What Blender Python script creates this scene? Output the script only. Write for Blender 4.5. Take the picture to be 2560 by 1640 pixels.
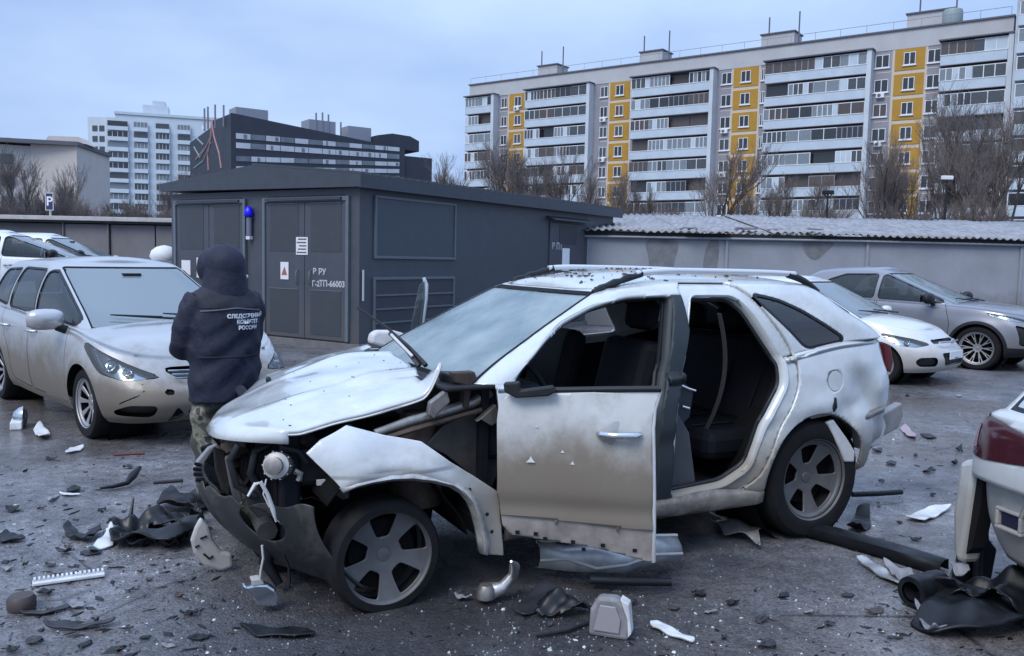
import bpy, bmesh, math, random
import numpy as np
from mathutils import Vector, Matrix
from mathutils.bvhtree import BVHTree
PI = math.pi
S = bpy.context.scene
for o_ in list(bpy.data.objects): bpy.data.objects.remove(o_)
COL = S.collection
# ------------------------------------------------------------ camera
FPX, CAMH, PITCH, ROLL = 2136.0, 1.67, 0.081, 0.021      # focal length in photo pixels (photo 2560 wide), eye height, tilt, roll
_f = np.array([0, math.cos(PITCH), -math.sin(PITCH)]); _r0 = np.array([1, 0, 0.]); _u0 = np.array([0, math.sin(PITCH), math.cos(PITCH)])
_r = math.cos(ROLL)*_r0 + math.sin(ROLL)*_u0; _u = -math.sin(ROLL)*_r0 + math.cos(ROLL)*_u0
cd = bpy.data.cameras.new('camera'); cam = bpy.data.objects.new('camera', cd); COL.objects.link(cam)
cd.sensor_width = 36; cd.lens = FPX/2560*36; cd.clip_end = 3000; cd.clip_start = .05
_m = Matrix(((_r[0], _u[0], -_f[0], 0), (_r[1], _u[1], -_f[1], 0), (_r[2], _u[2], -_f[2], CAMH), (0, 0, 0, 1)))
cam.matrix_world = _m; S.camera = cam
# ------------------------------------------------------------ sky, sun, exposure
SUN_EL, SUN_AZ = math.radians(48), math.radians(215)      # soft sun behind cloud, over the viewer's left shoulder
W = bpy.data.worlds.new('World'); S.world = W; W.use_nodes = True
wt = W.node_tree; wt.nodes.clear()
def wn(t, **k):
    n = wt.nodes.new(t)
    for a, b in k.items(): setattr(n, a, b)
    return n
sky = wn('ShaderNodeTexSky', sky_type='NISHITA', sun_disc=False, sun_elevation=SUN_EL, sun_rotation=SUN_AZ)
sky.air_density = 1.2; sky.dust_density = 2.0; sky.ozone_density = 2.0
skys = wn('ShaderNodeVectorMath', operation='SCALE'); skys.inputs['Scale'].default_value = .11
tc = wn('ShaderNodeTexCoord'); sep = wn('ShaderNodeSeparateXYZ')
mp = wn('ShaderNodeMapping'); mp.inputs['Scale'].default_value = (1.1, 1.1, 2.6)
nz = wn('ShaderNodeTexNoise'); nz.inputs['Scale'].default_value = 2.2; nz.inputs['Detail'].default_value = 5; nz.inputs['Roughness'].default_value = .5
rp = wn('ShaderNodeValToRGB'); rp.color_ramp.elements[0].position = .36; rp.color_ramp.elements[1].position = .66
rp.color_ramp.elements[0].color = (.325, .475, .80, 1); rp.color_ramp.elements[1].color = (.52, .68, .97, 1)
gr = wn('ShaderNodeMapRange'); gr.inputs['From Min'].default_value = .25; gr.inputs['From Max'].default_value = 1.0; gr.inputs['To Min'].default_value = 1.0; gr.inputs['To Max'].default_value = 2.2
mu = wn('ShaderNodeVectorMath', operation='SCALE')
mix = wn('ShaderNodeMix', data_type='RGBA'); mix.inputs['Factor'].default_value = .85
bg = wn('ShaderNodeBackground'); out = wn('ShaderNodeOutputWorld')
L = wt.links.new
L(tc.outputs['Generated'], mp.inputs[0]); L(mp.outputs[0], nz.inputs['Vector']); L(nz.outputs['Fac'], rp.inputs[0])
L(tc.outputs['Generated'], sep.inputs[0]); L(sep.outputs['Z'], gr.inputs['Value'])
L(rp.outputs[0], mu.inputs[0]); L(gr.outputs[0], mu.inputs['Scale'])
L(sky.outputs[0], skys.inputs[0]); L(skys.outputs[0], mix.inputs['A']); L(mu.outputs[0], mix.inputs['B'])
L(mix.outputs['Result'], bg.inputs['Color']); bg.inputs['Strength'].default_value = 1.0; L(bg.outputs[0], out.inputs[0])
sl = bpy.data.lights.new('sun', 'SUN'); sl.energy = 1.9; sl.angle = math.radians(28); sl.color = (1, .96, .88)
sun = bpy.data.objects.new('sun', sl); COL.objects.link(sun)
_sd = Vector((math.sin(SUN_AZ)*math.cos(SUN_EL), math.cos(SUN_AZ)*math.cos(SUN_EL), math.sin(SUN_EL)))
sun.rotation_euler = _sd.to_track_quat('Z', 'Y').to_euler()
S.view_settings.view_transform = 'Standard'; S.view_settings.look = 'None'; S.view_settings.gamma = 1; S.view_settings.exposure = .28
S.view_settings.use_curve_mapping = False
S.render.engine = 'CYCLES'
# ------------------------------------------------------------ pixel helpers (photo pixels as seen at 2404 wide -> directions)
DS = 1.065
CAMP = np.array([0, 0, CAMH])
def ray(x, y): return _f + _r*((x*DS-1280)/FPX) + _u*((820-y*DS)/FPX)
def G(x, y, z=0.): d = ray(x, y); return CAMP + d*((z-CAMH)/d[2])          # on the level z
def PY(x, y, Y): d = ray(x, y); return CAMP + d*(Y/d[1])
def onplane(x, y, p, n): d = ray(x, y); n = np.array(n, float); return CAMP + d*(((np.array(p)-CAMP)@n)/(d@n))
class Frame:
    def __init__(s, x, y, ang, z=0): s.o = np.array([x, y, z], float); s.h = np.array([math.cos(ang), math.sin(ang), 0]); s.l = np.array([-math.sin(ang), math.cos(ang), 0]); s.ang = ang
    def side(s, px, py, yl):                                                   # pixel -> (x, z) on the frame's plane y = yl
        q = onplane(px, py, s.o+s.l*yl, s.l)-s.o; return (q@s.h, q[2])
    def pt(s, px, py, yl): a = s.side(px, py, yl); return (a[0], yl, a[1])
    def ground(s, px, py, z=0): q = G(px, py, z)-s.o; return (q@s.h, q@s.l, z)
# ------------------------------------------------------------ materials
MATS = {}
def nt(name):
    m = bpy.data.materials.new(name); m.use_nodes = True; t = m.node_tree
    return m, t, t.nodes['Principled BSDF']
def mat(name, col, rough=.6, metal=0., noise=.0, scale=6., bump=0., coat=0., spec=.5, dirt=None, grime=None, detail=6, rvar=0., coord='Object', bscale=None, stretch=None):
    """Principled with broken-up colour; dirt = (colour, amount, z0, z1): grime with height in world metres"""
    if name in MATS: return MATS[name]
    m, t, b = nt(name); N = t.nodes.new; K = t.links.new
    b.inputs['Roughness'].default_value = rough; b.inputs['Metallic'].default_value = metal
    b.inputs['Coat Weight'].default_value = coat; b.inputs['Coat Roughness'].default_value = .08; b.inputs['Specular IOR Level'].default_value = spec
    c = N('ShaderNodeRGB'); c.outputs[0].default_value = (*col, 1); cur = c.outputs[0]
    tc = N('ShaderNodeTexCoord'); vec = tc.outputs[coord]
    if stretch:
        mp = N('ShaderNodeMapping'); mp.inputs['Scale'].default_value = stretch; K(vec, mp.inputs[0]); vec = mp.outputs[0]
    nzs = N('ShaderNodeTexNoise'); nzs.inputs['Scale'].default_value = scale; nzs.inputs['Detail'].default_value = detail; nzs.inputs['Roughness'].default_value = .62
    K(vec, nzs.inputs['Vector'])
    if noise:
        mr = N('ShaderNodeMapRange'); mr.inputs['From Min'].default_value = .25; mr.inputs['From Max'].default_value = .75
        mr.inputs['To Min'].default_value = 1-noise; mr.inputs['To Max'].default_value = 1+noise; K(nzs.outputs['Fac'], mr.inputs['Value'])
        vm = N('ShaderNodeVectorMath'); vm.operation = 'SCALE'; K(cur, vm.inputs[0]); K(mr.outputs[0], vm.inputs['Scale']); cur = vm.outputs[0]
    if grime:
        gc, ga = grime; n3 = N('ShaderNodeTexNoise'); n3.inputs['Scale'].default_value = 2.1; n3.inputs['Detail'].default_value = 9; n3.inputs['Roughness'].default_value = .72; n3.inputs['Distortion'].default_value = .6; K(tc.outputs['Object'], n3.inputs['Vector'])
        g1 = N('ShaderNodeMapRange'); g1.inputs['From Min'].default_value = .48; g1.inputs['From Max'].default_value = .68; g1.inputs['To Max'].default_value = ga; K(n3.outputs['Fac'], g1.inputs['Value'])
        gx = N('ShaderNodeMix'); gx.data_type = 'RGBA'; K(g1.outputs[0], gx.inputs['Factor']); K(cur, gx.inputs['A']); gx.inputs['B'].default_value = (*gc, 1); cur = gx.outputs['Result']
    if rvar:
        mr2 = N('ShaderNodeMapRange'); mr2.inputs['To Min'].default_value = max(.02, rough-rvar); mr2.inputs['To Max'].default_value = min(1, rough+rvar); mr2.inputs['From Min'].default_value = .3; mr2.inputs['From Max'].default_value = .7
        K(nzs.outputs['Fac'], mr2.inputs['Value']); K(mr2.outputs[0], b.inputs['Roughness'])
    if dirt:
        dc, am, z0, z1 = dirt
        g = N('ShaderNodeNewGeometry'); sp = N('ShaderNodeSeparateXYZ'); K(g.outputs['Position'], sp.inputs[0])
        m1 = N('ShaderNodeMapRange'); m1.inputs['From Min'].default_value = z0; m1.inputs['From Max'].default_value = z1; m1.inputs['To Min'].default_value = 1; m1.inputs['To Max'].default_value = 0; K(sp.outputs['Z'], m1.inputs['Value'])
        n2 = N('ShaderNodeTexNoise'); n2.inputs['Scale'].default_value = 2.6; n2.inputs['Detail'].default_value = 7; n2.inputs['Roughness'].default_value = .65; K(tc.outputs['Object'], n2.inputs['Vector'])
        m2 = N('ShaderNodeMapRange'); m2.inputs['From Min'].default_value = .3; m2.inputs['From Max'].default_value = .62; m2.inputs['To Min'].default_value = .35; m2.inputs['To Max'].default_value = 1.0; K(n2.outputs['Fac'], m2.inputs['Value'])
        ad = N('ShaderNodeMath'); ad.operation = 'MULTIPLY_ADD'; ad.inputs[1].default_value = .9; K(n2.outputs['Fac'], ad.inputs[0]); ad.inputs[2].default_value = -.45
        sm = N('ShaderNodeMath'); sm.operation = 'ADD'; K(m1.outputs[0], sm.inputs[0]); K(ad.outputs[0], sm.inputs[1]); ml = N('ShaderNodeMapRange'); ml.interpolation_type = 'SMOOTHSTEP'; ml.inputs['From Min'].default_value = .08; ml.inputs['From Max'].default_value = .62; K(sm.outputs[0], ml.inputs['Value'])
        ml2 = N('ShaderNodeMath'); ml2.operation = 'MULTIPLY'; ml2.inputs[1].default_value = am; K(ml.outputs[0], ml2.inputs[0])
        mx = N('ShaderNodeMix'); mx.data_type = 'RGBA'; K(ml2.outputs[0], mx.inputs['Factor']); K(cur, mx.inputs['A']); mx.inputs['B'].default_value = (*dc, 1); cur = mx.outputs['Result']
        mr3 = N('ShaderNodeMapRange'); mr3.inputs['To Min'].default_value = rough; mr3.inputs['To Max'].default_value = .75; K(ml2.outputs[0], mr3.inputs['Value']); K(mr3.outputs[0], b.inputs['Roughness'])
        cm = N('ShaderNodeMath'); cm.operation = 'MULTIPLY_ADD'; cm.inputs[1].default_value = -coat; cm.inputs[2].default_value = coat; K(ml2.outputs[0], cm.inputs[0]); K(cm.outputs[0], b.inputs['Coat Weight'])
    K(cur, b.inputs['Base Color'])
    if bump:
        bp = N('ShaderNodeBump'); bp.inputs['Strength'].default_value = 1; bp.inputs['Distance'].default_value = bump
        src = nzs
        if bscale:
            src = N('ShaderNodeTexNoise'); src.inputs['Scale'].default_value = bscale; src.inputs['Detail'].default_value = 4; K(vec, src.inputs['Vector'])
        K(src.outputs['Fac'], bp.inputs['Height']); K(bp.outputs[0], b.inputs['Normal'])
    MATS[name] = m; return m
def glass(name, tint=(.10, .12, .13), trans=.35, rough=.03):
    """tinted car / window pane: part see-through, part dark body, with a true Fresnel reflection"""
    if name in MATS: return MATS[name]
    m, t, b = nt(name); N = t.nodes.new; K = t.links.new
    b.inputs['Base Color'].default_value = (*tint, 1); b.inputs['Roughness'].default_value = rough; b.inputs['Specular IOR Level'].default_value = .8
    tr = N('ShaderNodeBsdfTransparent'); tr.inputs[0].default_value = (.75, .82, .85, 1)
    fr = N('ShaderNodeFresnel'); fr.inputs[0].default_value = 1.5
    mm = N('ShaderNodeMath'); mm.operation = 'MULTIPLY_ADD'; mm.inputs[1].default_value = -trans; mm.inputs[2].default_value = trans; K(fr.outputs[0], mm.inputs[0])
    mx = N('ShaderNodeMixShader'); K(mm.outputs[0], mx.inputs[0]); K(b.outputs[0], mx.inputs[1]); K(tr.outputs[0], mx.inputs[2])
    K(mx.outputs[0], t.nodes['Material Output'].inputs['Surface']); MATS[name] = m; return m
# ------------------------------------------------------------ mesh helpers
class MB:
    def __init__(s): s.v = []; s.f = []
    def box(s, x0, x1, y0, y1, z0, z1, M=None):
        n = len(s.v); p = [(x0,y0,z0),(x1,y0,z0),(x1,y1,z0),(x0,y1,z0),(x0,y0,z1),(x1,y0,z1),(x1,y1,z1),(x0,y1,z1)]
        if M is not None: p = [tuple(M @ Vector(q)) for q in p]
        s.v += p; s.f += [(n,n+3,n+2,n+1),(n+4,n+5,n+6,n+7),(n,n+1,n+5,n+4),(n+1,n+2,n+6,n+5),(n+2,n+3,n+7,n+6),(n+3,n,n+4,n+7)]; return s
    def add(s, V, Fc, M=None):
        n = len(s.v); s.v += [tuple(M @ Vector(q)) if M is not None else tuple(q) for q in V]; s.f += [tuple(i+n for i in f) for f in Fc]; return s
    def tube(s, pts, r, n=8, cap=True):
        pts = [Vector(p) for p in pts]; k = len(pts); rr = r if hasattr(r, '__len__') else [r]*k; b = len(s.v); up = None
        for i, p in enumerate(pts):
            d = (pts[min(i+1, k-1)]-pts[max(i-1, 0)]).normalized()
            if up is None: up = Vector((0,0,1)) if abs(d.z) < .9 else Vector((1,0,0))
            a = d.cross(up); a = a.normalized() if a.length > 1e-6 else d.orthogonal().normalized(); c = a.cross(d).normalized(); up = c
            for j in range(n):
                t = 2*PI*j/n; s.v.append(tuple(p + (a*math.cos(t)+c*math.sin(t))*rr[i]))
        for i in range(k-1):
            for j in range(n): s.f.append((b+i*n+j, b+i*n+(j+1) % n, b+(i+1)*n+(j+1) % n, b+(i+1)*n+j))
        if cap: s.f.append(tuple(b+j for j in range(n))[::-1]); s.f.append(tuple(b+(k-1)*n+j for j in range(n)))
        return s
    def lathe(s, prof, n=32, axis='y', close=False):
        b = len(s.v); k = len(prof)
        for j in range(n):
            t = 2*PI*j/n; c, sn = math.cos(t), math.sin(t)
            for (r, h) in prof:
                s.v.append((r*c, h, r*sn) if axis == 'y' else ((r*c, r*sn, h) if axis == 'z' else (h, r*c, r*sn)))
        for j in range(n):
            j2 = (j+1) % n
            for i in range(k-1 if not close else k): i2 = (i+1) % k; s.f.append((b+j*k+i, b+j*k+i2, b+j2*k+i2, b+j2*k+i))
        return s
    def prism(s, poly, a, b_, plane='xz'):
        n = len(s.v); k = len(poly)
        for d in (a, b_):
            for (p, q) in poly: s.v.append((p, d, q) if plane == 'xz' else ((p, q, d) if plane == 'xy' else (d, p, q)))
        s.f += [tuple(range(n, n+k)), tuple(range(n+2*k-1, n+k-1, -1))]
        for i in range(k): j = (i+1) % k; s.f.append((n+j, n+i, n+k+i, n+k+j))
        return s
    def grid(s, P):
        P = np.asarray(P); a, b = P.shape[:2]; n = len(s.v); s.v += [tuple(q) for q in P.reshape(-1, 3)]
        for i in range(a-1):
            for j in range(b-1): s.f.append((n+i*b+j, n+i*b+j+1, n+(i+1)*b+j+1, n+(i+1)*b+j))
        return s
def rot(ax, a): return Matrix.Rotation(a, 4, ax)
def T(x, y, z): return Matrix.Translation((x, y, z))
def obj(name, mb, m=None, parent=None, smooth=None, solid=0, off=-1, sub=0, bevel=0, loc=None, rz=None, fix=False):
    """link ONE mesh object; smooth = crease angle in degrees; solid = thickness in metres"""
    v, f = (mb.v, mb.f) if isinstance(mb, MB) else mb
    me = bpy.data.meshes.new(name); me.from_pydata([tuple(map(float, q[:3])) for q in v], [], [tuple(int(i) for i in q) for q in f]); me.validate()
    if fix or solid:
        bm = bmesh.new(); bm.from_mesh(me); bmesh.ops.remove_doubles(bm, verts=bm.verts, dist=1e-4)
        if fix: bmesh.ops.recalc_face_normals(bm, faces=bm.faces)
        bm.to_mesh(me); bm.free()
    if smooth is not None:
        me.shade_smooth()
        if smooth < 180: me.set_sharp_from_angle(angle=math.radians(smooth))
    o = bpy.data.objects.new(name, me); COL.objects.link(o)
    if m: me.materials.append(m)
    if parent: o.parent = parent
    if solid: md = o.modifiers.new('s', 'SOLIDIFY'); md.thickness = solid; md.offset = off
    if sub: md = o.modifiers.new('u', 'SUBSURF'); md.levels = sub; md.render_levels = sub
    if bevel: md = o.modifiers.new('b', 'BEVEL'); md.width = bevel; md.segments = 2; md.limit_method = 'ANGLE'
    if loc is not None: o.location = loc
    if rz is not None: o.rotation_euler[2] = rz
    return o
def tag(o, label=None, cat=None, group=None, kind=None):
    if label: o['label'] = label
    if cat: o['category'] = cat
    if group: o['group'] = group
    if kind: o['kind'] = kind
    return o
def thing(name, label, cat, loc=(0,0,0), rz=0, group=None):
    o = bpy.data.objects.new(name, None); COL.objects.link(o); o.location = loc; o.rotation_euler = (0, 0, rz); o.empty_display_size = .2
    return tag(o, label, cat, group)
def copy_tree(o, parent=None):
    c = o.copy(); COL.objects.link(c); c.parent = parent
    for ch in o.children: copy_tree(ch, c)
    return c
def child(o, parent): o.parent = parent; return o
def curve(pts):
    """smooth monotone interpolation through control points"""
    p = sorted(pts); x = np.array([q[0] for q in p], float); y = np.array([q[1] for q in p], float)
    if len(x) == 1: return lambda t: np.full_like(np.asarray(t, float), y[0])
    h = np.diff(x); d = np.diff(y)/h; m = np.zeros_like(x); m[0] = d[0]; m[-1] = d[-1]
    for i in range(1, len(x)-1): m[i] = 0 if d[i-1]*d[i] <= 0 else 2*d[i-1]*d[i]/(d[i-1]+d[i])
    def f(t):
        t = np.clip(np.asarray(t, float), x[0], x[-1]); i = np.clip(np.searchsorted(x, t)-1, 0, len(h)-1); u = (t-x[i])/h[i]
        return (1+2*u)*(1-u)**2*y[i] + u*(1-u)**2*h[i]*m[i] + u*u*(3-2*u)*y[i+1] + u*u*(u-1)*h[i]*m[i+1]
    return f
def chaikin(poly, n=2, r=.05):
    """polygon with rounded corners: radius about r metres"""
    p = [np.array(a, float) for a in poly]; o = []
    for i in range(len(p)):
        a, b, c = p[i-1], p[i], p[(i+1) % len(p)]; la, lc = np.linalg.norm(a-b), np.linalg.norm(c-b)
        u = b+(a-b)/max(la, 1e-9)*min(r, .45*la); w = b+(c-b)/max(lc, 1e-9)*min(r, .45*lc)
        for t in np.linspace(0, 1, 6): o.append(u*(1-t)**2+2*b*t*(1-t)+w*t*t)
    return np.array(o)
def psdf(poly, P):
    """signed distance of points P (m,2) to polygon, negative inside"""
    poly = np.asarray(poly, float); P = np.asarray(P, float); d = np.full(len(P), 1e9); ins = np.zeros(len(P), bool)
    for i in range(len(poly)):
        a, b = poly[i], poly[(i+1) % len(poly)]; e = b-a; w = P-a
        t = np.clip((w@e)/max(e@e, 1e-12), 0, 1); d = np.minimum(d, np.hypot(*(w-np.outer(t, e)).T))
        c = (a[1] > P[:, 1]) != (b[1] > P[:, 1])
        with np.errstate(divide='ignore', invalid='ignore'): xx = (b[0]-a[0])*(P[:, 1]-a[1])/(b[1]-a[1])+a[0]
        ins ^= c & (P[:, 0] < xx)
    return np.where(ins, -d, d)
def clip(V, Tr, f):
    """split triangle mesh by scalar f at its vertices -> (inside f<0, outside f>=0); V rows carry extra columns along"""
    f = np.where(np.abs(f) < 1e-7, 1e-7, f); neg = f < 0; cnt = neg[Tr].sum(1) if len(Tr) else np.zeros(0, int)
    Tin = [Tr[cnt == 3]]; Tout = [Tr[cnt == 0]]; new = []; cache = {}; n0 = len(V)
    def cut(a, b):
        k = (a, b) if a < b else (b, a)
        if k not in cache:
            t = f[k[0]]/(f[k[0]]-f[k[1]]); new.append(V[k[0]]*(1-t)+V[k[1]]*t); cache[k] = n0+len(new)-1
        return cache[k]
    ti, to = [], []
    for tr, c in zip(Tr[(cnt == 1) | (cnt == 2)], cnt[(cnt == 1) | (cnt == 2)]):
        s_ = neg[tr]; i = int(np.argmax(s_)) if c == 1 else int(np.argmin(s_))
        a, b, d = int(tr[i]), int(tr[(i+1) % 3]), int(tr[(i+2) % 3]); p, q = cut(a, b), cut(a, d)
        (ti if c == 1 else to).append((a, p, q)); (to if c == 1 else ti).extend([(p, b, d), (p, d, q)])
    VV = np.vstack([V]+([np.array(new)] if new else [])) if len(new) else V
    if ti: Tin.append(np.array(ti))
    if to: Tout.append(np.array(to))
    def pack(Ts):
        Tt = np.vstack(Ts) if Ts else np.zeros((0, 3), int)
        if not len(Tt): return np.zeros((0, V.shape[1])), np.zeros((0, 3), int)
        u, inv = np.unique(Tt, return_inverse=True); return VV[u], inv.reshape(-1, 3)
    return pack(Tin), pack(Tout)
def vnormals(V, Tr):
    n = np.zeros((len(V), 3)); a = V[Tr[:, 0], :3]; c = np.cross(V[Tr[:, 1], :3]-a, V[Tr[:, 2], :3]-a)
    for k in range(3): np.add.at(n, Tr[:, k], c)
    return n/np.maximum(np.linalg.norm(n, axis=1, keepdims=True), 1e-9)
def push(mesh, d):
    V, Tr = mesh; V = V.copy(); V[:, :3] += vnormals(V, Tr)*d; return V, Tr
def join(*ms):
    V, Tr, n = [], [], 0
    for v, t in ms:
        if len(t): V.append(v[:, :3]); Tr.append(t+n); n += len(v)
    return (np.vstack(V), np.vstack(Tr)) if V else (np.zeros((0, 3)), np.zeros((0, 3), int))
def gridmesh(P):
    P = np.asarray(P, float); a, b = P.shape[:2]; i, j = np.meshgrid(np.arange(a-1), np.arange(b-1), indexing='ij'); q = (i*b+j).ravel()
    return P.reshape(a*b, -1), np.vstack([np.stack([q, q+b, q+b+1], 1), np.stack([q, q+b+1, q+1], 1)])

def islands(mesh):
    """split a triangle mesh into its connected pieces"""
    V, Tr = mesh
    if not len(Tr): return []
    key = {}; rep = np.zeros(len(V), int)
    for i, v in enumerate(np.round(V[:, :3], 4)): rep[i] = key.setdefault(tuple(v), i)
    par = list(range(len(V)))
    def find(a):
        while par[a] != a: par[a] = par[par[a]]; a = par[a]
        return a
    for t in Tr:
        a, b, c = (find(rep[i]) for i in t); par[b] = a; par[find(c)] = a
    lab = np.array([find(rep[t[0]]) for t in Tr]); out = []
    for l in np.unique(lab):
        tt = Tr[lab == l]; u, inv = np.unique(tt, return_inverse=True); out.append((V[u], inv.reshape(-1, 3)))
    return sorted(out, key=lambda m: -len(m[1]))
R = random.Random(7)
# ============================================================ ground
def asphalt():
    m, t, b = nt('wet_asphalt'); N = t.nodes.new; K = t.links.new
    tc = N('ShaderNodeTexCoord'); P = tc.outputs['Object']
    def noise(sc, det, ro=.6):
        n = N('ShaderNodeTexNoise'); n.inputs['Scale'].default_value = sc; n.inputs['Detail'].default_value = det; n.inputs['Roughness'].default_value = ro; K(P, n.inputs['Vector']); return n.outputs['Fac']
    def ramp(v, a, b_, lo, hi):
        r = N('ShaderNodeMapRange'); r.inputs['From Min'].default_value = a; r.inputs['From Max'].default_value = b_; r.inputs['To Min'].default_value = lo; r.inputs['To Max'].default_value = hi; K(v, r.inputs['Value']); return r.outputs[0]
    def math_(op, a, b_):
        n = N('ShaderNodeMath'); n.operation = op
        for i, v in enumerate((a, b_)):
            if isinstance(v, (int, float)): n.inputs[i].default_value = v
            else: K(v, n.inputs[i])
        return n.outputs[0]
    def vor(sc, feat='F1'):
        v = N('ShaderNodeTexVoronoi'); v.feature = feat; v.inputs['Scale'].default_value = sc; K(P, v.inputs['Vector']); return v
    big, mid, fine, grit = noise(.30, 5), noise(1.3, 8, .68), noise(9, 8, .7), noise(120, 4, .7)
    st = vor(85); stone = ramp(st.outputs['Distance'], .15, .6, 1, 0); sc_ = N('ShaderNodeSeparateColor'); K(st.outputs['Color'], sc_.inputs[0]); tone = ramp(sc_.outputs[0], 0, 1, .68, 1.38)
    crack = ramp(vor(.9, 'DISTANCE_TO_EDGE').outputs['Distance'], 0, .012, 1, 0); crack = math_('MULTIPLY', crack, ramp(noise(.8, 3), .5, .6, 0, 1))
    c1 = N('ShaderNodeMix'); c1.data_type = 'RGBA'; c1.inputs['A'].default_value = (.050, .052, .060, 1); c1.inputs['B'].default_value = (.155, .152, .160, 1); K(ramp(mid, .36, .66, 0, 1), c1.inputs['Factor'])
    c2 = N('ShaderNodeMix'); c2.data_type = 'RGBA'; c2.inputs['B'].default_value = (.115, .095, .084, 1); K(ramp(big, .48, .66, 0, .75), c2.inputs['Factor']); K(c1.outputs['Result'], c2.inputs['A'])
    c3 = N('ShaderNodeMix'); c3.data_type = 'RGBA'; c3.inputs['B'].default_value = (.215, .215, .235, 1); K(math_('MULTIPLY', ramp(noise(.55, 6, .65), .50, .66, 0, 1), ramp(fine, .35, .6, .35, .9)), c3.inputs['Factor']); K(c2.outputs['Result'], c3.inputs['A']); c2 = c3      # wet sky sheen painted in as paler bluish patches
    k = math_('MULTIPLY', ramp(fine, .3, .7, .66, 1.34), tone); k = math_('MULTIPLY', k, ramp(grit, .3, .7, .7, 1.3)); k = math_('MULTIPLY', k, math_('SUBTRACT', 1.0, math_('MULTIPLY', crack, .75)))
    sc = N('ShaderNodeVectorMath'); sc.operation = 'SCALE'; K(c2.outputs['Result'], sc.inputs[0]); K(k, sc.inputs['Scale']); K(sc.outputs[0], b.inputs['Base Color'])
    pv = N('ShaderNodeVectorMath'); pv.operation = 'DISTANCE'; K(P, pv.inputs[0]); pv.inputs[1].default_value = (-.2, 3.5, 0)       # oil and coolant spilt round the wreck's nose
    oil = ramp(math_('ADD', pv.outputs['Value'], ramp(mid, .2, .8, 1.1, -1.1)), .7, 1.5, 1, 0)
    oc = N('ShaderNodeMix'); oc.data_type = 'RGBA'; oc.inputs['B'].default_value = (.016, .016, .019, 1); K(math_('MULTIPLY', oil, .72), oc.inputs['Factor']); K(sc.outputs[0], oc.inputs['A']); K(oc.outputs['Result'], b.inputs['Base Color'])
    wetm = ramp(math_('ADD', math_('MULTIPLY', big, .6), math_('MULTIPLY', mid, .4)), .42, .54, 0, 1)          # 1 = film of water
    K(ramp(wetm, 0, 1, .55, .15), b.inputs['Roughness'])
    b.inputs['Specular IOR Level'].default_value = .5
    dry = ramp(wetm, 0, 1, 1.0, .30)
    def bump(h, d, nrm=None):
        n = N('ShaderNodeBump'); K(dry, n.inputs['Strength']); n.inputs['Distance'].default_value = d; K(h, n.inputs['Height'])
        if nrm: K(nrm, n.inputs['Normal'])
        return n.outputs[0]
    n1 = bump(stone, .003); n2 = bump(fine, .014, n1); n3 = bump(mid, .05, n2); K(n3, b.inputs['Normal'])
    return m
def sstep(t): t = min(max(t, 0), 1); return t*t*(3-2*t)
def ground_z(x, y): return .42*sstep((-x-4.6)/2.4)*sstep((y-12.2)/2.6)       # the yard rises a little towards the sheds
gm = MB(); gm.grid([[(x, y, ground_z(x, y)) for x in [-900, -200, -60, -25]+[-16+.8*i for i in range(36)]+[25, 60, 200, 900]] for y in [-60, -8, 0, 3]+[5+.8*i for i in range(26)]+[40, 60, 120, 300, 1500]])
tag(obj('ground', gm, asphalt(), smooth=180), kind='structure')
# ============================================================ transformer kiosk
M_kio = mat('kiosk_paint', (.052, .060, .077), .5, noise=.14, scale=3, dirt=((.075, .072, .07), .5, 0, 1.0))
M_kiov = mat('kiosk_vent', (.038, .044, .055), .55, noise=.1)
M_kioe = mat('kiosk_edge', (.10, .12, .145), .45, noise=.1)
M_kior = mat('kiosk_roof', (.036, .045, .060), .5, noise=.15, scale=5)
M_white = mat('white_label', (.62, .63, .66), .6, noise=.12, scale=30)
KA = 1.0; KF = Frame(-2.68, 14.9, KA)
kio = thing('transformer_kiosk', 'dark grey metal transformer kiosk with louvred double doors behind the hooded person', 'kiosk', (KF.o[0], KF.o[1], 0), KA)
KL, KW, KH = 9.9, 5.2, 2.84
obj('wall', MB().box(0, KL, 0, KW, .12, KH), M_kio, kio)
obj('plinth', MB().box(-.05, KL+.05, -.05, KW+.05, 0, .115), mat('plinth_conc', (.12, .12, .125), .8, noise=.2), kio)
# gable roof with ribbed sheets: ridge along the long side
rm = MB(); ov = .16
rm.prism([(-ov, KH+.0), (KW+ov, KH+.05), (KW+ov, KH+.20), (KW/2, KH+.47), (-ov, KH+.21)], -ov, KL+ov, 'yz')
roof = obj('roof', rm, M_kior, kio)
for i in range(46):
    x = -.1+i*(KL+.2)/45
    r_ = obj('rib', MB().prism([(-ov-.02, KH+.215), (KW/2, KH+.475), (KW/2, KH+.515), (-ov-.02, KH+.255)], x-.03, x+.03, 'yz'), M_kior, roof)
obj('fascia', MB().box(-ov-.03, KL+ov+.03, -ov-.035, -ov-.004, KH-.015, KH+.20), M_kior, roof)
def gface(name, y0, y1, z0, z1, d0, d1, m, par): return obj(name, MB().box(-d1, -d0, y0, y1, z0, z1), m, par, bevel=.006)
def louvres(mb, y0, y1, z0, z1, d):
    n = int((z1-z0)/.055)
    for i in range(n):
        z = z0+(i+.5)*(z1-z0)/n
        mb.add([(-d, y0, z-.022), (-d, y1, z-.022), (-d-.018, y1, z-.030), (-d-.018, y0, z-.030), (-d, y0, z+.015), (-d, y1, z+.015)], [(0,1,2,3), (3,2,5,4)])
    return mb
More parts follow.
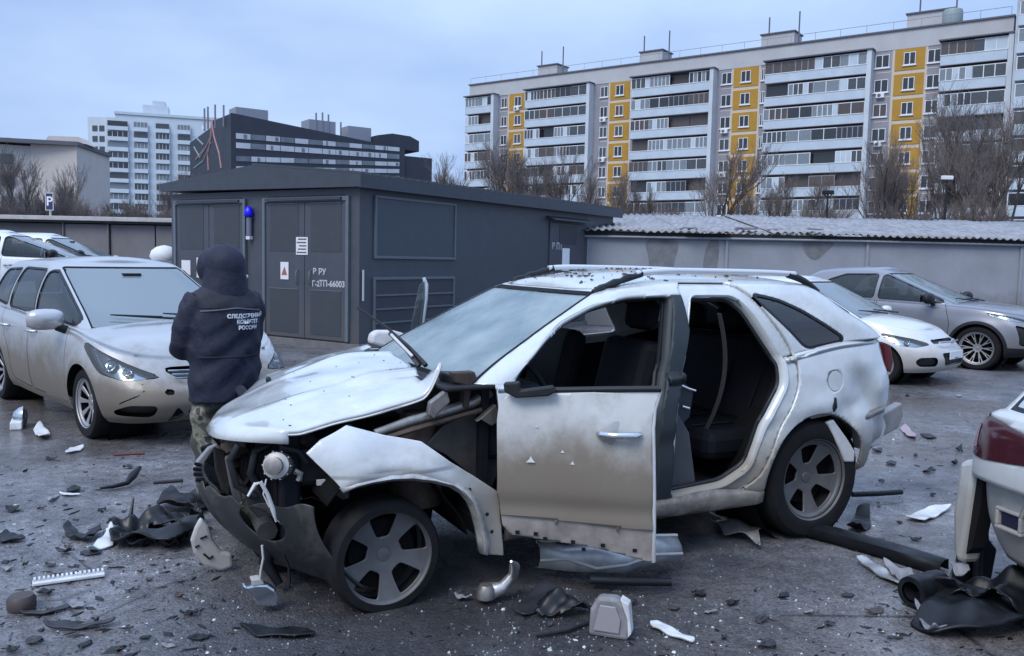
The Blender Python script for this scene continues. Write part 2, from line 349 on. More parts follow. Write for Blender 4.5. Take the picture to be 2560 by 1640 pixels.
def ddoor(ya, yb):
    d = obj('double_door', MB().box(-.03, -.002, ya, yb, .14, 2.62), M_kio, kio, bevel=.008)
    fr = MB()
    for (a, b_, c, e) in ((ya-.07, ya, .14, 2.70), (yb, yb+.07, .14, 2.70), (ya, yb, 2.62, 2.70)): fr.box(-.06, -.003, a, b_, c, e)
    obj('door_frame', fr, M_kioe, d, bevel=.006)
    ym = (ya+yb)/2
    obj('rain_hood', MB().prism([(0, 2.70), (-.11, 2.64), (-.11, 2.66), (0, 2.73)], ya+.08, yb-.05, 'xz'), M_kior, d)
    for (a, b_) in ((ya+.12, ym-.16), (ym+.16, yb-.12)):
        for (z0, z1) in ((1.72, 2.58), (.22, 1.02)):
            f = obj('vent_panel', MB().box(-.036, -.031, a, b_, z0, z1), M_kiov, d); obj('vent_rim', MB().box(-.042, -.031, a-.012, b_+.012, z1+.002, z1+.016), M_kioe, f)
    obj('seam', MB().box(-.0335, -.0305, ym-.006, ym+.006, .14, 2.62), mat('black_gap', (.008, .008, .01), .8), d)
    return d, ym
d1, ym1 = ddoor(.28, 2.34); d2, ym2 = ddoor(2.96, 5.0)
for y in (ym1-.17, ym1+.17): obj('handle', MB().tube([(-.03, y, 1.12), (-.075, y, 1.14), (-.085, y, 1.2), (-.085, y, 1.3), (-.07, y, 1.36), (-.03, y, 1.38)], .011), M_kioe, d1, smooth=60)
def txt(s, size, name, m, parent, M, ext=.001, bold=0.):
    c = bpy.data.curves.new(name, 'FONT'); c.body = s; c.size = size; c.align_x = 'CENTER'; c.align_y = 'CENTER'; c.extrude = ext; c.offset = bold; c.space_line = .85
    o = bpy.data.objects.new('tmp', c); COL.objects.link(o); dg = bpy.context.evaluated_depsgraph_get(); me = bpy.data.meshes.new_from_object(o.evaluated_get(dg)); bpy.data.objects.remove(o)
    n = bpy.data.objects.new(name, me); COL.objects.link(n); me.materials.clear(); me.materials.append(m); me.transform(M); n.parent = parent; return n
# text on the gable: its right is -y, its normal -x
MG = Matrix(((0, 0, -1, 0), (-1, 0, 0, 0), (0, 1, 0, 0), (0, 0, 0, 1)))
M_ltr = mat('painted_letters', (.42, .44, .48), .6, noise=.3, scale=60)
def wl(s, size, y, z, d=.034): return txt(s, size, 'painted_letters', M_ltr, d1, T(-d, y, z) @ MG, .0008, .004)
wl('В РУ', .15, .93, 1.36); wl('Г-2', .14, 1.02, 1.14); wl('ТП-66003', .15, .62, 1.15)
obj('warning_plate', MB().box(-.040, -.032, 1.72, 1.93, 1.20, 1.52), M_white, d1)
obj('warning_triangle', MB().prism([(1.75, 1.28), (1.90, 1.28), (1.825, 1.44)], -.043, -.0405, 'yz'), mat('warn_red', (.30, .10, .09), .6), d1)
nb = obj('notice_sheet', MB().box(-.040, -.0345, 1.22, 1.52, 1.66, 1.98), M_white, d1)
lm_ = MB()
for i in range(5): lm_.box(-.0425, -.0402, 1.25+.01*(i % 2), 1.50-.03*(i % 3), 1.69+i*.06, 1.715+i*.06)
obj('print_line', lm_, mat('print_dark', (.09, .09, .1), .7), nb)
obj('warning_plate', MB().box(-.040, -.032, 4.56, 4.84, 1.20, 1.50), M_white, d2); obj('notice_sheet', MB().box(-.040, -.032, 4.20, 4.36, 1.16, 1.56), M_white, d2)
# blue-capped tube fixed between the doors
ind = obj('wall_conduit', MB().tube([(-.06, 2.76, 2.00), (-.06, 2.76, 2.34)], .055, 12), mat('conduit_grey', (.13, .14, .20), .4), kio, smooth=60)
obj('blue_cap', MB().lathe([(.001, .20), (.05, .18), (.085, .10), (.09, .02), (.07, 0), (.001, 0)], 16, 'z'), mat('vivid_blue', (.004, .004, .75), .35), ind, smooth=60, loc=(-.07, 2.76, 2.36))
obj('end_fitting', MB().box(-.10, -.02, 2.71, 2.81, 1.93, 1.995), M_white, ind)
# long face (y = 0, outward -y)
def frame_rect(mb, x0, x1, z0, z1, w, d0, d1):
    for (a, b_, c, e) in ((x0, x1, z0, z0+w), (x0, x1, z1-w, z1), (x0, x0+w, z0+w, z1-w), (x1-w, x1, z0+w, z1-w)): mb.box(a, b_, -d1, -d0, c, e)
    return mb
for (x0, x1, z0, z1) in ((.36, 2.76, 1.62, 2.74), (.34, 2.74, .20, 1.29)):
    g = obj('grille_panel', MB().box(x0+.05, x1-.05, -.022, -.004, z0+.05, z1-.05), M_kiov if z0 < 1 else mat('kiosk_panel', (.048, .062, .08), .5, noise=.08), kio)
    obj('panel_frame', frame_rect(MB(), x0, x1, z0, z1, .05, .002, .045), M_kioe, g, bevel=.006)
    if z0 < 1:
        for z in (.45, .70, .95): obj('slat', MB().box(x0+.06, x1-.06, -.05, -.024, z, z+.03), M_kioe, g)
dd = obj('service_door', MB().box(6.5, 8.2, -.03, -.003, .14, 2.55), mat('kiosk_door', (.060, .068, .083), .5, noise=.1), kio, bevel=.006)
obj('rain_hood', MB().prism([(0, 2.62), (-.24, 2.55), (-.24, 2.575), (0, 2.66)], 6.4, 8.35, 'yz') if False else MB().add([(6.35, 0, 2.70), (8.4, 0, 2.70), (8.4, -.25, 2.62), (6.35, -.25, 2.62), (6.35, 0, 2.67), (8.4, 0, 2.67), (8.4, -.25, 2.595), (6.35, -.25, 2.595)], [(0,3,2,1), (4,5,6,7), (3,7,6,2), (0,1,5,4), (0,4,7,3), (1,2,6,5)]), M_kior, dd)
obj('vent_panel', MB().box(6.95, 7.8, -.038, -.031, 2.05, 2.5), M_kiov, dd)
obj('notice_sheet', MB().box(7.1, 7.45, -.042, -.031, 1.40, 1.95), mat('sheet_white', (.75, .77, .8), .6), dd)
ML = Matrix(((1, 0, 0, 0), (0, 0, -1, 0), (0, 1, 0, 0), (0, 0, 0, 1)))
txt('В ПТ', .22, 'painted_letters', M_ltr, dd, T(6.85, -.034, 1.98) @ ML, .0008, .006)
obj('lock_bar', MB().tube([(.06, -.04, .88), (.06, -.04, 1.42)], .02), mat('galv', (.55, .57, .6), .35, metal=.6), kio, smooth=60)
# ============================================================ garages
M_conc = mat('garage_concrete', (.235, .25, .285), .8, noise=.16, scale=1.1, bump=.004, bscale=30, dirt=((.12, .115, .11), .7, .1, 1.3))
M_slate = mat('slate_roof', (.225, .23, .25), .8, noise=.42, scale=2.6, bump=.006)
M_dark = mat('dark_gap_metal', (.028, .03, .036), .7, noise=.2)
M_stain = mat('concrete_stain', (.15, .158, .172), .85, noise=.3, scale=4)
GY = 22.0; M_eave_shade = mat('eave_shade', (.010, .010, .012), .8)  # near-black paints the shade under the eave onto the lintel
gar = thing('garage_row', 'long low concrete garage row with corrugated slate roof behind the right-hand parked cars', 'garage', (0, GY, 0))
xs = [1.2, 5.45, 9.05, 13.0, 17.0]
for a, b_ in zip(xs[:-1], xs[1:]): obj('wall_panel', MB().box(a+.02, b_-.02, 0, .25, 0, 2.30), M_conc, gar, bevel=.01)
obj('wall_core', MB().box(1.2, 17, .26, 5.0, 0, 2.28), M_dark, gar)
for x in xs[1:-1]: obj('joint_post', MB().box(x-.035, x+.035, -.05, .02, 0, 2.3), M_conc, gar)
obj('lintel', MB().box(1.1, 17.1, -.10, .28, 2.302, 2.415), M_eave_shade, gar); obj('pipe', MB().tube([(1.1, -.10, 2.28), (9.0, -.10, 2.30), (17, -.10, 2.27)], .03), M_conc, gar, smooth=60)
# wall stains: thin damp patches with an outline of their own
def stain(poly): return obj('damp_stain', MB().prism([tuple(q) for q in chaikin(poly, 2, .5)], -.0045, -.001, 'xz'), M_stain, gar)
stain([(3.3, 2.29), (4.3, 2.29), (4.1, 1.6), (4.05, .8), (3.45, .8), (3.5, 1.7)]); stain([(5.0, 2.29), (5.3, 2.29), (5.2, 1.2), (4.9, .9), (4.85, 1.7)]); stain([(7.3, 2.29), (8.3, 2.29), (8.0, 2.0), (7.75, 1.75), (7.5, 1.9)])
# corrugated roof sheets, ragged at the eave, rising away from the viewer
def slate(x0, x1, seed, yo, zt):
    r_ = random.Random(seed); nx = int((x1-x0)/.035)
    P = []
    for j in range(6):
        row = []
        for i in range(nx+1):
            x = x0+(x1-x0)*i/nx; t = j/5; y = -.22+yo+t*5.2
            row.append((x, y, 2.43+zt+t*.70+.028*math.sin(2*PI*x/.19)+.01*math.sin(x*3+seed)))
        P.append(row)
    return obj('roof_sheet', MB().grid(P), M_slate, gar, smooth=180, solid=.012)
x = 1.2; k = 0
while x < 17:
    w = R.uniform(1.0, 1.25); slate(x, x+w+.06, k, R.uniform(-.10, .14) if x < 8 else R.uniform(-.03, .03), (k % 2)*.016+(R.uniform(0, .03) if x < 8 else 0)); x += w; k += 1
M_rub = mat('roof_rubble', (.20, .20, .22), .85, noise=.4, scale=8)
for i in range(9):
    x = R.uniform(2, 8); obj('roof_rubble', MB().box(-.18, .18, -.1, .1, -.015, .015, rot('Z', R.uniform(-.6, .6)) @ rot('Y', R.uniform(-.12, .12))), M_rub, gar, loc=(x, R.uniform(-.15, .9), 2.55+R.uniform(0, .04)))
# left garages: metal sheds
M_shed = mat('shed_metal', (.155, .15, .16), .65, noise=.18, scale=1.3, dirt=((.09, .08, .075), .7, 0, 1.4)); M_shed2 = mat('shed_metal_dark', (.085, .082, .09), .65, noise=.2, scale=1.5); M_cap = mat('shed_cap', (.40, .38, .38), .7, noise=.2)
shed = thing('metal_shed_row', 'row of low grey metal sheds with pale roof edge left of the kiosk', 'shed', (0, 22.5, 0))
sx = [-19, -16.4, -13.6, -11.85, -10.6, -9.4, -7.0]
for i, (a, b_) in enumerate(zip(sx[:-1], sx[1:])): obj('shed_panel', MB().box(a+.02, b_-.02, 0 if i % 2 else .02, .2, 0, 2.34), M_shed2 if i in (0, 2) else M_shed, shed, bevel=.008)
obj('shed_core', MB().box(-19, -7, .21, 4, 0, 2.36), M_dark, shed); obj('roof_edge', MB().box(-19.1, -6.9, -.22, 4.1, 2.42, 2.53), M_cap, shed, bevel=.01); obj('soffit', MB().box(-19.05, -6.95, -.15, .3, 2.365, 2.418), M_dark, shed)
for x in (-11.8, -10.62): obj('joint_post', MB().tube([(x, -.03, 0), (x, -.03, 2.4)], .03), M_shed, shed, smooth=60)
# a parking sign behind the sheds
sg = thing('parking_sign', 'dark blue parking sign with a white P above the sheds', 'sign', (*PY(117, 500, 24)[:2], 0))
sgz = PY(117, 475, 24)[2]
obj('post', MB().tube([(0, .03, 0), (0, .03, sgz+.2)], .03), M_cap, sg, smooth=60)
pl_ = obj('plate', MB().box(-.11, .11, -.012, .012, sgz-.22, sgz+.26), mat('sign_blue', (.022, .024, .075), .4), sg, bevel=.004)
obj('plate_border', frame_rect(MB(), -.112, .112, sgz-.222, sgz+.262, .014, .012, .016), M_white, pl_)
txt('P', .36, 'letter', M_white, pl_, T(0, -.0135, sgz+.02) @ ML, .0008, .006)
sk = thing('rubbish_skip', 'open dark metal skip with a white bag beside the kiosk corner', 'skip', (*PY(368, 600, 18.4)[:2], .42))
skm = MB(); skm.add([(-.7,-.5,0),(.7,-.5,0),(.7,.5,0),(-.7,.5,0),(-.9,-.6,1.02),(.9,-.6,1.02),(.9,.6,1.02),(-.9,.6,1.02)], [(0,1,5,4),(1,2,6,5),(2,3,7,6),(3,0,4,7),(0,3,2,1)])
obj('tub', skm, M_shed2, sk, solid=.03); obj('rim', MB().box(-.95, .95, -.66, -.58, .98, 1.06), M_shed, sk)

wb = [PY(386, 580, 18.3)]; bg_ = MB(); bg_.lathe([(.001, 0), (.20, .01), (.24, .10), (.21, .22), (.13, .30), (.05, .33), (.001, .34)], 16, 'z')
bo_ = obj('white_bag', bg_, M_white, None, smooth=60, loc=(wb[0][0], wb[0][1], 1.46)); bo_.scale = (1.3, 1, 1); tag(bo_, 'white bag lying on top of the dark skip beside the kiosk', 'bag')
# ============================================================ apartment block (nine storeys, yellow stripes)
M_apw = mat('block_white', (.46, .50, .55), .75, noise=.10, scale=.5); M_apg = mat('block_grey', (.235, .235, .27), .8, noise=.10, scale=.5)
M_apy = mat('block_yellow', (.36, .195, .022), .75, noise=.12, scale=.8); M_apj = mat('block_joint', (.50, .43, .36), .8, noise=.1)
M_fasc = mat('block_fascia', (.38, .385, .40), .8, noise=.10, scale=.4); M_wfr = mat('window_frame_white', (.62, .64, .68), .5)
M_bal = mat('balcony_white', (.40, .475, .55), .7, noise=.10, scale=.7); M_bal2 = mat('balcony_grey', (.33, .36, .42), .7, noise=.12, scale=.7)
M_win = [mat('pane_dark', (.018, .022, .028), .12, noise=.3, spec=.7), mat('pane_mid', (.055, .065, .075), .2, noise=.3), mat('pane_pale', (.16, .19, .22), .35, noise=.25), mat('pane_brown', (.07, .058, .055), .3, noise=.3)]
M_roofd = mat('roof_dark', (.10, .10, .12), .8, noise=.2)
AA = math.radians(-35.5); AF = Frame(0.0, 131.5, AA)
apt = thing('apartment_block', 'long pale nine-storey apartment block with yellow stripes and white balconies', 'building', (AF.o[0], AF.o[1], 0), AA)
FH, ZT = 2.8, 28.7
def ax(px): return AF.side(px, 250, 0)[0]
cols = [ax(p) for p in (1103, 1170, 1196, 1238, 1242, 1386, 1410, 1432, 1478, 1490, 1672, 1690, 1720, 1778, 1800, 2035, 2052, 2095, 2165, 2205, 2360)]
A0, A1 = cols[0], cols[20]
obj('wall', MB().box(A0, A1+14, 0, 13, 0, ZT-2.2), M_apg, apt)
obj('fascia', MB().box(A0-.05, A1+.3, -.06, 13, ZT-2.198, ZT-.12), M_fasc, apt)
obj('roof_edge', MB().box(A0-.2, A1+.4, -.25, 13.2, ZT-.118, ZT+.06), M_roofd, apt)
fl = [25.4-FH*(8-k) for k in range(9)]                       # window centres, ground floor first
def window(par, x, z, w, h, y0=0., tone=None, sill=True, mull=(.5,)):
    o = obj('window', frame_rect(MB(), x-w/2, x+w/2, z-h/2, z+h/2, .07, -y0+.002, -y0+.07), M_wfr, par)
    fm = MB()
    for q in mull: fm.box(x-w/2+w*q-.045, x-w/2+w*q+.045, y0-.075, y0-.012, z-h/2, z+h/2)
    if sill: fm.box(x-w/2-.12, x+w/2+.12, y0-.16, y0-.01, z-h/2-.14, z-h/2-.01)
    if len(fm.v): obj('mullion', fm, M_wfr, o)
    obj('pane', MB().box(x-w/2+.07, x+w/2-.07, y0-.02, y0-.006, z-h/2+.07, z+h/2-.07), tone or M_win[R.choice((0, 0, 0, 1, 3))], o); return o
for (c0, c1) in ((2, 3), (7, 8), (12, 13), (17, 18)):           # yellow stripes: one panel for each storey
    x0, x1 = cols[c0], cols[c1]
    obj('stripe_border', MB().box(x0-.28, x1+.28, -.03, -.002, 0, fl[8]+1.15), M_apj, apt)
    for z in fl:
        pn = obj('yellow_panel', MB().box(x0, x1, -.09, -.032, z-1.32, z+1.06), M_apy, apt)
        window(pn, (x0+x1)/2, z-.05, 1.25, 1.4, y0=-.09)
def col_windows(px, w):
    x = ax(px)
    for z in fl: window(apt, x, z-.05, w, 1.45)
for px, w in ((1184, 1.1), (1418, 1.2), (1704, 1.35), (2066, 1.5), (2187, 1.4), (1790, .6)): col_windows(px, w)
def balcony(x0, x1, z, open_, seed, par=None, ydep=1.15):
    r_ = random.Random(seed); par = par or apt
    b_ = obj('balcony', MB().box(x0, x1, -ydep, 0, z-1.42, z-.42), M_bal if r_.random() < .85 else M_bal2, par)
    obj('rail', MB().box(x0-.03, x1+.03, -ydep-.05, -ydep+.1, z-.42, z-.34), M_wfr, b_)
    obj('slab', MB().box(x0-.02, x1+.02, -ydep-.03, -.002, z-1.50, z-1.425), M_apg, b_)
    n = max(2, round((x1-x0)/2.7)); w = (x1-x0)/n
    for i in range(n):
        a, c = x0+i*w, x0+(i+1)*w; q = r_.random()
        if q < .20:                                              # unglazed bay: deep dark opening
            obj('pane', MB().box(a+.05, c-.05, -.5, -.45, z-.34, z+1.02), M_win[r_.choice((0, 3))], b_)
        else:
            k = r_.choice((2, 3, 4, 5)); fm = MB(); ww = (c-a)/k
            for j in range(k+1): fm.box(a+j*ww-.045, a+j*ww+.045, -ydep, -ydep+.06, z-.34, z+1.0)
            fm.box(a, c, -ydep+.005, -ydep+.055, z+.93, z+1.01)
            white = r_.random()
            obj('glazing_frame', fm, M_wfr if white < .7 else M_apg, b_)
            t = r_.choice((0, 1, 1, 2, 2, 3) if white < .7 else (0, 3, 3))
            obj('pane', MB().box(a, c, -ydep+.02, -ydep+.035, z-.34, z+.93), M_win[t], b_)
            if k > 2 and white < .6:
                for j in range(k):
                    if r_.random() < .35: obj('curtain', MB().box(a+j*ww+.05, a+(j+1)*ww-.05, -ydep+.012, -ydep+.018, z-.33, z+.92), M_win[2] if r_.random() < .5 else M_bal, b_)
    return b_
stacks = [(cols[0], cols[1]-.5, 3), (cols[4], cols[5], 5), (cols[9], cols[10], 7), (cols[14], cols[15], 9), (cols[19], cols[20], 11)]
for (x0, x1, sd) in stacks:
    for i, z in enumerate(fl): balcony(x0, x1, z, 0, sd*100+i)
    obj('end_wall', MB().box(x1+.05, x1+.55, -1.35, 0, 0, fl[8]+1.35), M_apw, apt)
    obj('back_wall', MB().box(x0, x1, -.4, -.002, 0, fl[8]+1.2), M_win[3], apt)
    obj('canopy', MB().box(x0-.2, x1+.7, -1.5, 0, fl[8]+1.18, fl[8]+1.32), M_roofd, apt)
for (x0, x1) in ((cols[1], cols[2]), (cols[6], cols[7]), (cols[11], cols[12]), (cols[16], cols[17]), (cols[18], cols[19])):
    for z in fl: obj('panel_joint', MB().box(x0+.1, x1-.3, -.025, -.002, z-1.40, z-1.30), M_apj, apt)
# air conditioners under some windows
for px, k in ((1418, 7), (1418, 5), (1704, 6), (1704, 4), (2066, 7), (2066, 5), (1215, 8)):
    a_ = obj('air_conditioner', MB().box(ax(px)-.45, ax(px)+.45, -.42, -.02, fl[k]-1.45, fl[k]-.9), M_wfr, apt, bevel=.03)
    obj('fan_disc', MB().lathe([(.001, 0), (.2, 0), (.2, .02), (.001, .02)], 12), M_roofd, a_, loc=(ax(px)-.1, -.435, fl[k]-1.17))
for px, hh, w in ((1268, 1.0, 3.4), (1512, 1.0, 3.4), (1810, 1.1, 4.2), (2170, 1.2, 5.0)):
    x = AF.side(px, 150, 0)[0]; hut = obj('roof_hut', MB().box(x-w/2, x+w/2, 2, 5, ZT+.06, ZT+hh+.9), M_fasc, apt)
    obj('hut_cap', MB().box(x-w/2-.15, x+w/2+.15, 1.8, 5.2, ZT+hh+.902, ZT+hh+1.05), M_roofd, hut)
    for dx, h2 in ((-1.2, 4.2), (2.6, 4.4)): obj('aerial', MB().tube([(x+dx, 2.2, ZT), (x+dx, 2.2, ZT+h2)], .09, 6), M_roofd, apt)
xv = AF.side(2225, 60, 0)[0]; obj('vent_drum', MB().lathe([(.001, 0), (1.0, 0), (1.1, .3), (1.1, 1.7), (1.0, 2.0), (.001, 2.05)], 20, 'z'), mat('drum', (.22, .28, .30), .6), apt, smooth=40, loc=(xv, 2.5, ZT+.06))
rl = MB()
for i in range(26):
    x = A0+(A1-A0)*i/25; rl.tube([(x, .15, ZT), (x, .15, ZT+1.0)], .025, 4)
rl.tube([(A0, .15, ZT+1.0), (A1, .15, ZT+1.0)], .03, 4)
obj('roof_railing', rl, M_apg, apt)
# taller section at the right end
tw = obj('tower_wall', MB().box(A1+.7, A1+16, -2.2, 9, 0, ZT+6.5), M_apw, apt)
for i, z in enumerate(fl+[fl[8]+FH, fl[8]+2*FH]):
    b_ = obj('balcony', MB().box(A1+1.0, A1+9, -3.3, -2.202, z-1.42, z-.42), M_bal, apt)
    for j in range(4):
        a = A1+1.1+j*1.9
        obj('glazing_frame', frame_rect(MB(), a, a+1.85, z-.38, z+1.05, .08, 3.22, 3.3), M_wfr, b_); obj('pane', MB().box(a+.08, a+1.77, -3.24, -3.222, z-.3, z+.97), M_win[R.choice((0, 1, 1, 2))], b_)
# ============================================================ dark office block with pale window bands
M_off = mat('office_dark', (.022, .027, .042), .6, noise=.15, scale=.4); M_band = mat('office_band', (.42, .45, .50), .55, noise=.18, scale=.35); M_hut = mat('plant_grey', (.21, .23, .28), .7, noise=.1); M_bandd = mat('office_glass', (.13, .15, .18), .3, noise=.3, scale=.6)
p0 = PY(545, 265, 190); OA = math.radians(35); OFr = Frame(p0[0], p0[1], OA)
off = thing('office_block', 'dark low office block with pale window bands and roof masts beyond the kiosk', 'building', (p0[0], p0[1], 0), OA)
zt = p0[2]; xr_ = OFr.side(1017, 337, 0)[0]
# sloping skyline: the long front drops in two steps to the right
obj('wall', MB().prism([(0, 0), (xr_-8, 0), (xr_-8, zt-4.0), (0, zt)], 0, 16, 'xz'), M_off, off)
obj('end_wing', MB().box(xr_-7.99, xr_, .5, 15, 0, zt-5.6), M_off, off)
obj('gable_wall', MB().prism([(0, 0), (34, 0), (34, zt-3.2), (0, zt-.05)], -.3, -.002, 'yz'), M_off, off)
obj('stair_tower', MB().prism([(xr_-15, zt-3.6), (xr_-3.5, zt-4.2), (xr_-3.5, zt-1.6), (xr_-6, zt-.6), (xr_-11, zt-.4), (xr_-15, zt-1.2)], 1, 10, 'xz'), M_off, off)
def bandrow(y0, y1):          # pixel rows at the left end and the right end of one strip
    zl0, zr0 = OFr.side(552, y0[0], -.1)[1], OFr.side(995, y1[0], -.1)[1]; zl1, zr1 = OFr.side(552, y0[1], -.1)[1], OFr.side(995, y1[1], -.1)[1]
    n = 12
    for i in range(n):
        a, c = i/n, (i+1)/n-.004; X0, X1 = .8+a*(xr_-10.2), .8+c*(xr_-10.2)
        A_, B_ = zl0*(1-a)+zr0*a, zl0*(1-c)+zr0*c; C_, D_ = zl1*(1-c)+zr1*c, zl1*(1-a)+zr1*a
        w = obj('window_band', MB().prism([(X0, D_), (X1, C_), (X1, B_), (X0, A_)], -.12, -.002, 'xz'), M_band if R.random() < .75 else M_bandd, off)
        if R.random() < .8:
            q = R.uniform(.2, .7); w2 = R.uniform(.10, .25); xa = X0+(X1-X0)*q; xb = X0+(X1-X0)*(q+w2); zc = (A_+D_)/2
            obj('pane', MB().box(xa, xb, -.15, -.121, zc-.45, zc+.45), M_bandd, w)
for r0, r1 in (((312, 325), (352, 361)), ((334, 347), (368, 379)), ((366, 378), (386, 395)), ((390, 402), (402, 411)), ((412, 422), (418, 426))): bandrow(r0, r1)
for px, py0, py1, w in ((592, 275, 255, 11), (757, 300, 283, 10), (845, 312, 298, 9)):
    a = OFr.side(px, py0, 4); b_ = OFr.side(px, py1, 4); obj('plant_room', MB().box(a[0]-w/3, a[0]+w/3, 4, 9, a[1]-2, b_[1]), M_hut, off)
for px, py, h_ in ((480, 275, 4.2), (488, 270, 4), (505, 268, 4.6), (525, 265, 3.8), (742, 283, 4), (757, 283, 4.2), (771, 285, 3.6), (800, 300, 3)):
    a = OFr.side(px, py, 4); obj('mast', MB().tube([(a[0], 4, a[1]-3), (a[0], 4, a[1]+h_*.45)], .20, 6), mat('mast_grey', (.16, .17, .21), .6), off)
# the mural lines on the dark gable (pink and pale strands)
M_pink = mat('mural_pink', (.34, .19, .19), .7); M_pale = mat('mural_pale', (.20, .24, .28), .7)
def gpt(px, py): q = onplane(px, py, OFr.o+OFr.h*(-.32), OFr.h)-OFr.o; return (q@OFr.l, q[2])
for pts, m_ in (([(497, 282), (496, 320), (485, 345), (460, 375)], M_pink), ([(497, 282), (503, 320), (515, 360), (520, 395)], M_pink), ([(496, 320), (488, 365), (490, 400)], M_pink), ([(456, 318), (478, 340)], M_pale), ([(456, 345), (470, 370), (492, 330)], M_pale), ([(456, 395), (478, 378), (495, 335)], M_pale)):
    m2 = MB(); pp = [gpt(*q) for q in pts]; m2.tube([(-.34, a, z) for a, z in pp], .22, 6); obj('mural_strand', m2, m_, off)
obj('sign_panel', MB().box(-.36, -.302, *sorted((gpt(474, 300)[0], gpt(479, 300)[0])), gpt(476, 303)[1], gpt(476, 295)[1]), M_white, off)
# ============================================================ white tower block and beige block at the left
def slabblock(name, label, pa, pb, Y, ang, ztop, m_wall, depth):
    a = PY(*pa, Y); fr = Frame(a[0], a[1], ang); o = thing(name, label, 'building', (a[0], a[1], 0), ang); return o, fr
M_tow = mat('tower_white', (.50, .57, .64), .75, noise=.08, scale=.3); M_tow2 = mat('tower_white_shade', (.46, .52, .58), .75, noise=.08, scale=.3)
tow, TF = slabblock('tower_block', 'white tower block with loggia columns left of the dark office block', (270, 265), None, 235, math.radians(18), 0, M_tow, 14)
tz = TF.side(270, 267, 0)[1]; tw_ = TF.side(450, 290, 0)[0]
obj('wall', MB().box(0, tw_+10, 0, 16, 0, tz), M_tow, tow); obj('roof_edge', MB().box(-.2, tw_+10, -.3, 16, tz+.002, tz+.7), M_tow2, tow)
g0 = onplane(207, 270, TF.o, TF.h)-TF.o; wl_ = abs(g0@TF.l)
ed = PY(206, 300, 235); eq = ed-TF.o; ex, ey = eq@TF.h, eq@TF.l
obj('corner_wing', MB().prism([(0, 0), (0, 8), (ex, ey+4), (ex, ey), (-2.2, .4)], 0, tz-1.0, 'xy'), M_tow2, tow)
TFH = 2.8
for px, w, tones in ((277, 5.2, (0, 1, 2)), (331, 3.6, (1, 2, 2)), (382, 3.6, (1, 2, 1)), (432, 3.4, (1, 2, 2))):
    x = TF.side(px, 330, 0)[0]
    for k in range(12):
        z = tz-3.0-k*TFH
        lg = obj('loggia', MB().box(x-w/2, x+w/2, -.9, -.002, z-1.4, z-.35), M_tow, tow)
        obj('pane', MB().box(x-w/2+.1, x+w/2-.1, -.5, -.4, z-.34, z+1.1), M_win[R.choice(tones)], lg)
        fm = MB()
        for j in range(5): fm.box(x-w/2+j*w/4-.05, x-w/2+j*w/4+.05, -.62, -.52, z-.34, z+1.1)
        if R.random() < .8: obj('mullion', fm, M_wfr, lg)
for t in (.25, .62):
    for k in range(12):
        z = tz-4.0-k*TFH; px_, py_ = -2.2+(ex+2.2)*t, .4+(ey-.4)*t
        obj('window', MB().box(-.7, .7, -.25, .1, -.75, .75), M_win[1], tow, loc=(px_, py_, z), rz=math.atan2(ey-.4, ex+2.2))
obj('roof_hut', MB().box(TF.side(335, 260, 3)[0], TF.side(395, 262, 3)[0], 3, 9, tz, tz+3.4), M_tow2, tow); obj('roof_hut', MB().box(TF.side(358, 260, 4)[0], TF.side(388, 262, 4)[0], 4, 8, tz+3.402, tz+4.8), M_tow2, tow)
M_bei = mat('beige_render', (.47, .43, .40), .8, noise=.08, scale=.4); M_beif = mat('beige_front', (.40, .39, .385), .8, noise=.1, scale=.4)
bei, BF = slabblock('beige_block', 'low beige block with a blank gable and flat roof at far left', (72, 350), None, 120, math.radians(8), 0, M_bei, 12)
bz = BF.side(110, 340, 0)[1]; bw = BF.side(180, 352, 0)[0]
obj('wall', MB().box(0, bw, 0, 14, 0, bz), M_bei, bei); obj('front_wall', MB().prism([(0-.002, 0), (-.02, 3), (-11, 6), (-11, -3.0), (-.02, -.02)], 0, bz-.25, 'xy'), M_beif, bei)
obj('roof_edge', MB().prism([(-11.3, -3.3), (bw+.3, -.4), (bw+.3, 14), (-11.3, 14)], bz+.002, bz+.55, 'xy'), M_roofd, bei)
obj('roof_hut', MB().prism([(1.0, bz+.55), (1.6, bz+1.5), (5.6, bz+1.5), (6.6, bz+.55)], 2, 6, 'xz'), M_bei, bei)
for k in range(4):
    for t in (.25, .55, .85):
        obj('window', MB().box(-.8, .8, -.12, .05, -.7, .7), M_win[1], bei, loc=(-.02-10.98*t, -.02-2.98*t-.02, bz-2.2-2.9*k), rz=math.atan2(2.98, 10.98))
sl2 = thing('narrow_block', 'narrow white block squeezed between the beige block and the white tower', 'building', (*PY(178, 360, 200)[:2], 0), math.radians(10))
n_w = abs(PY(205, 360, 200)[0]-PY(178, 360, 200)[0]); n_z = PY(185, 360, 200)[2]
obj('wall', MB().box(0, n_w, 0, 8, 0, n_z), M_tow2, sl2)
for k in range(5): obj('window', MB().box(n_w*.35, n_w*.6, -.1, -.002, n_z-3-3*k, n_z-1.4-3*k), M_win[0], sl2)
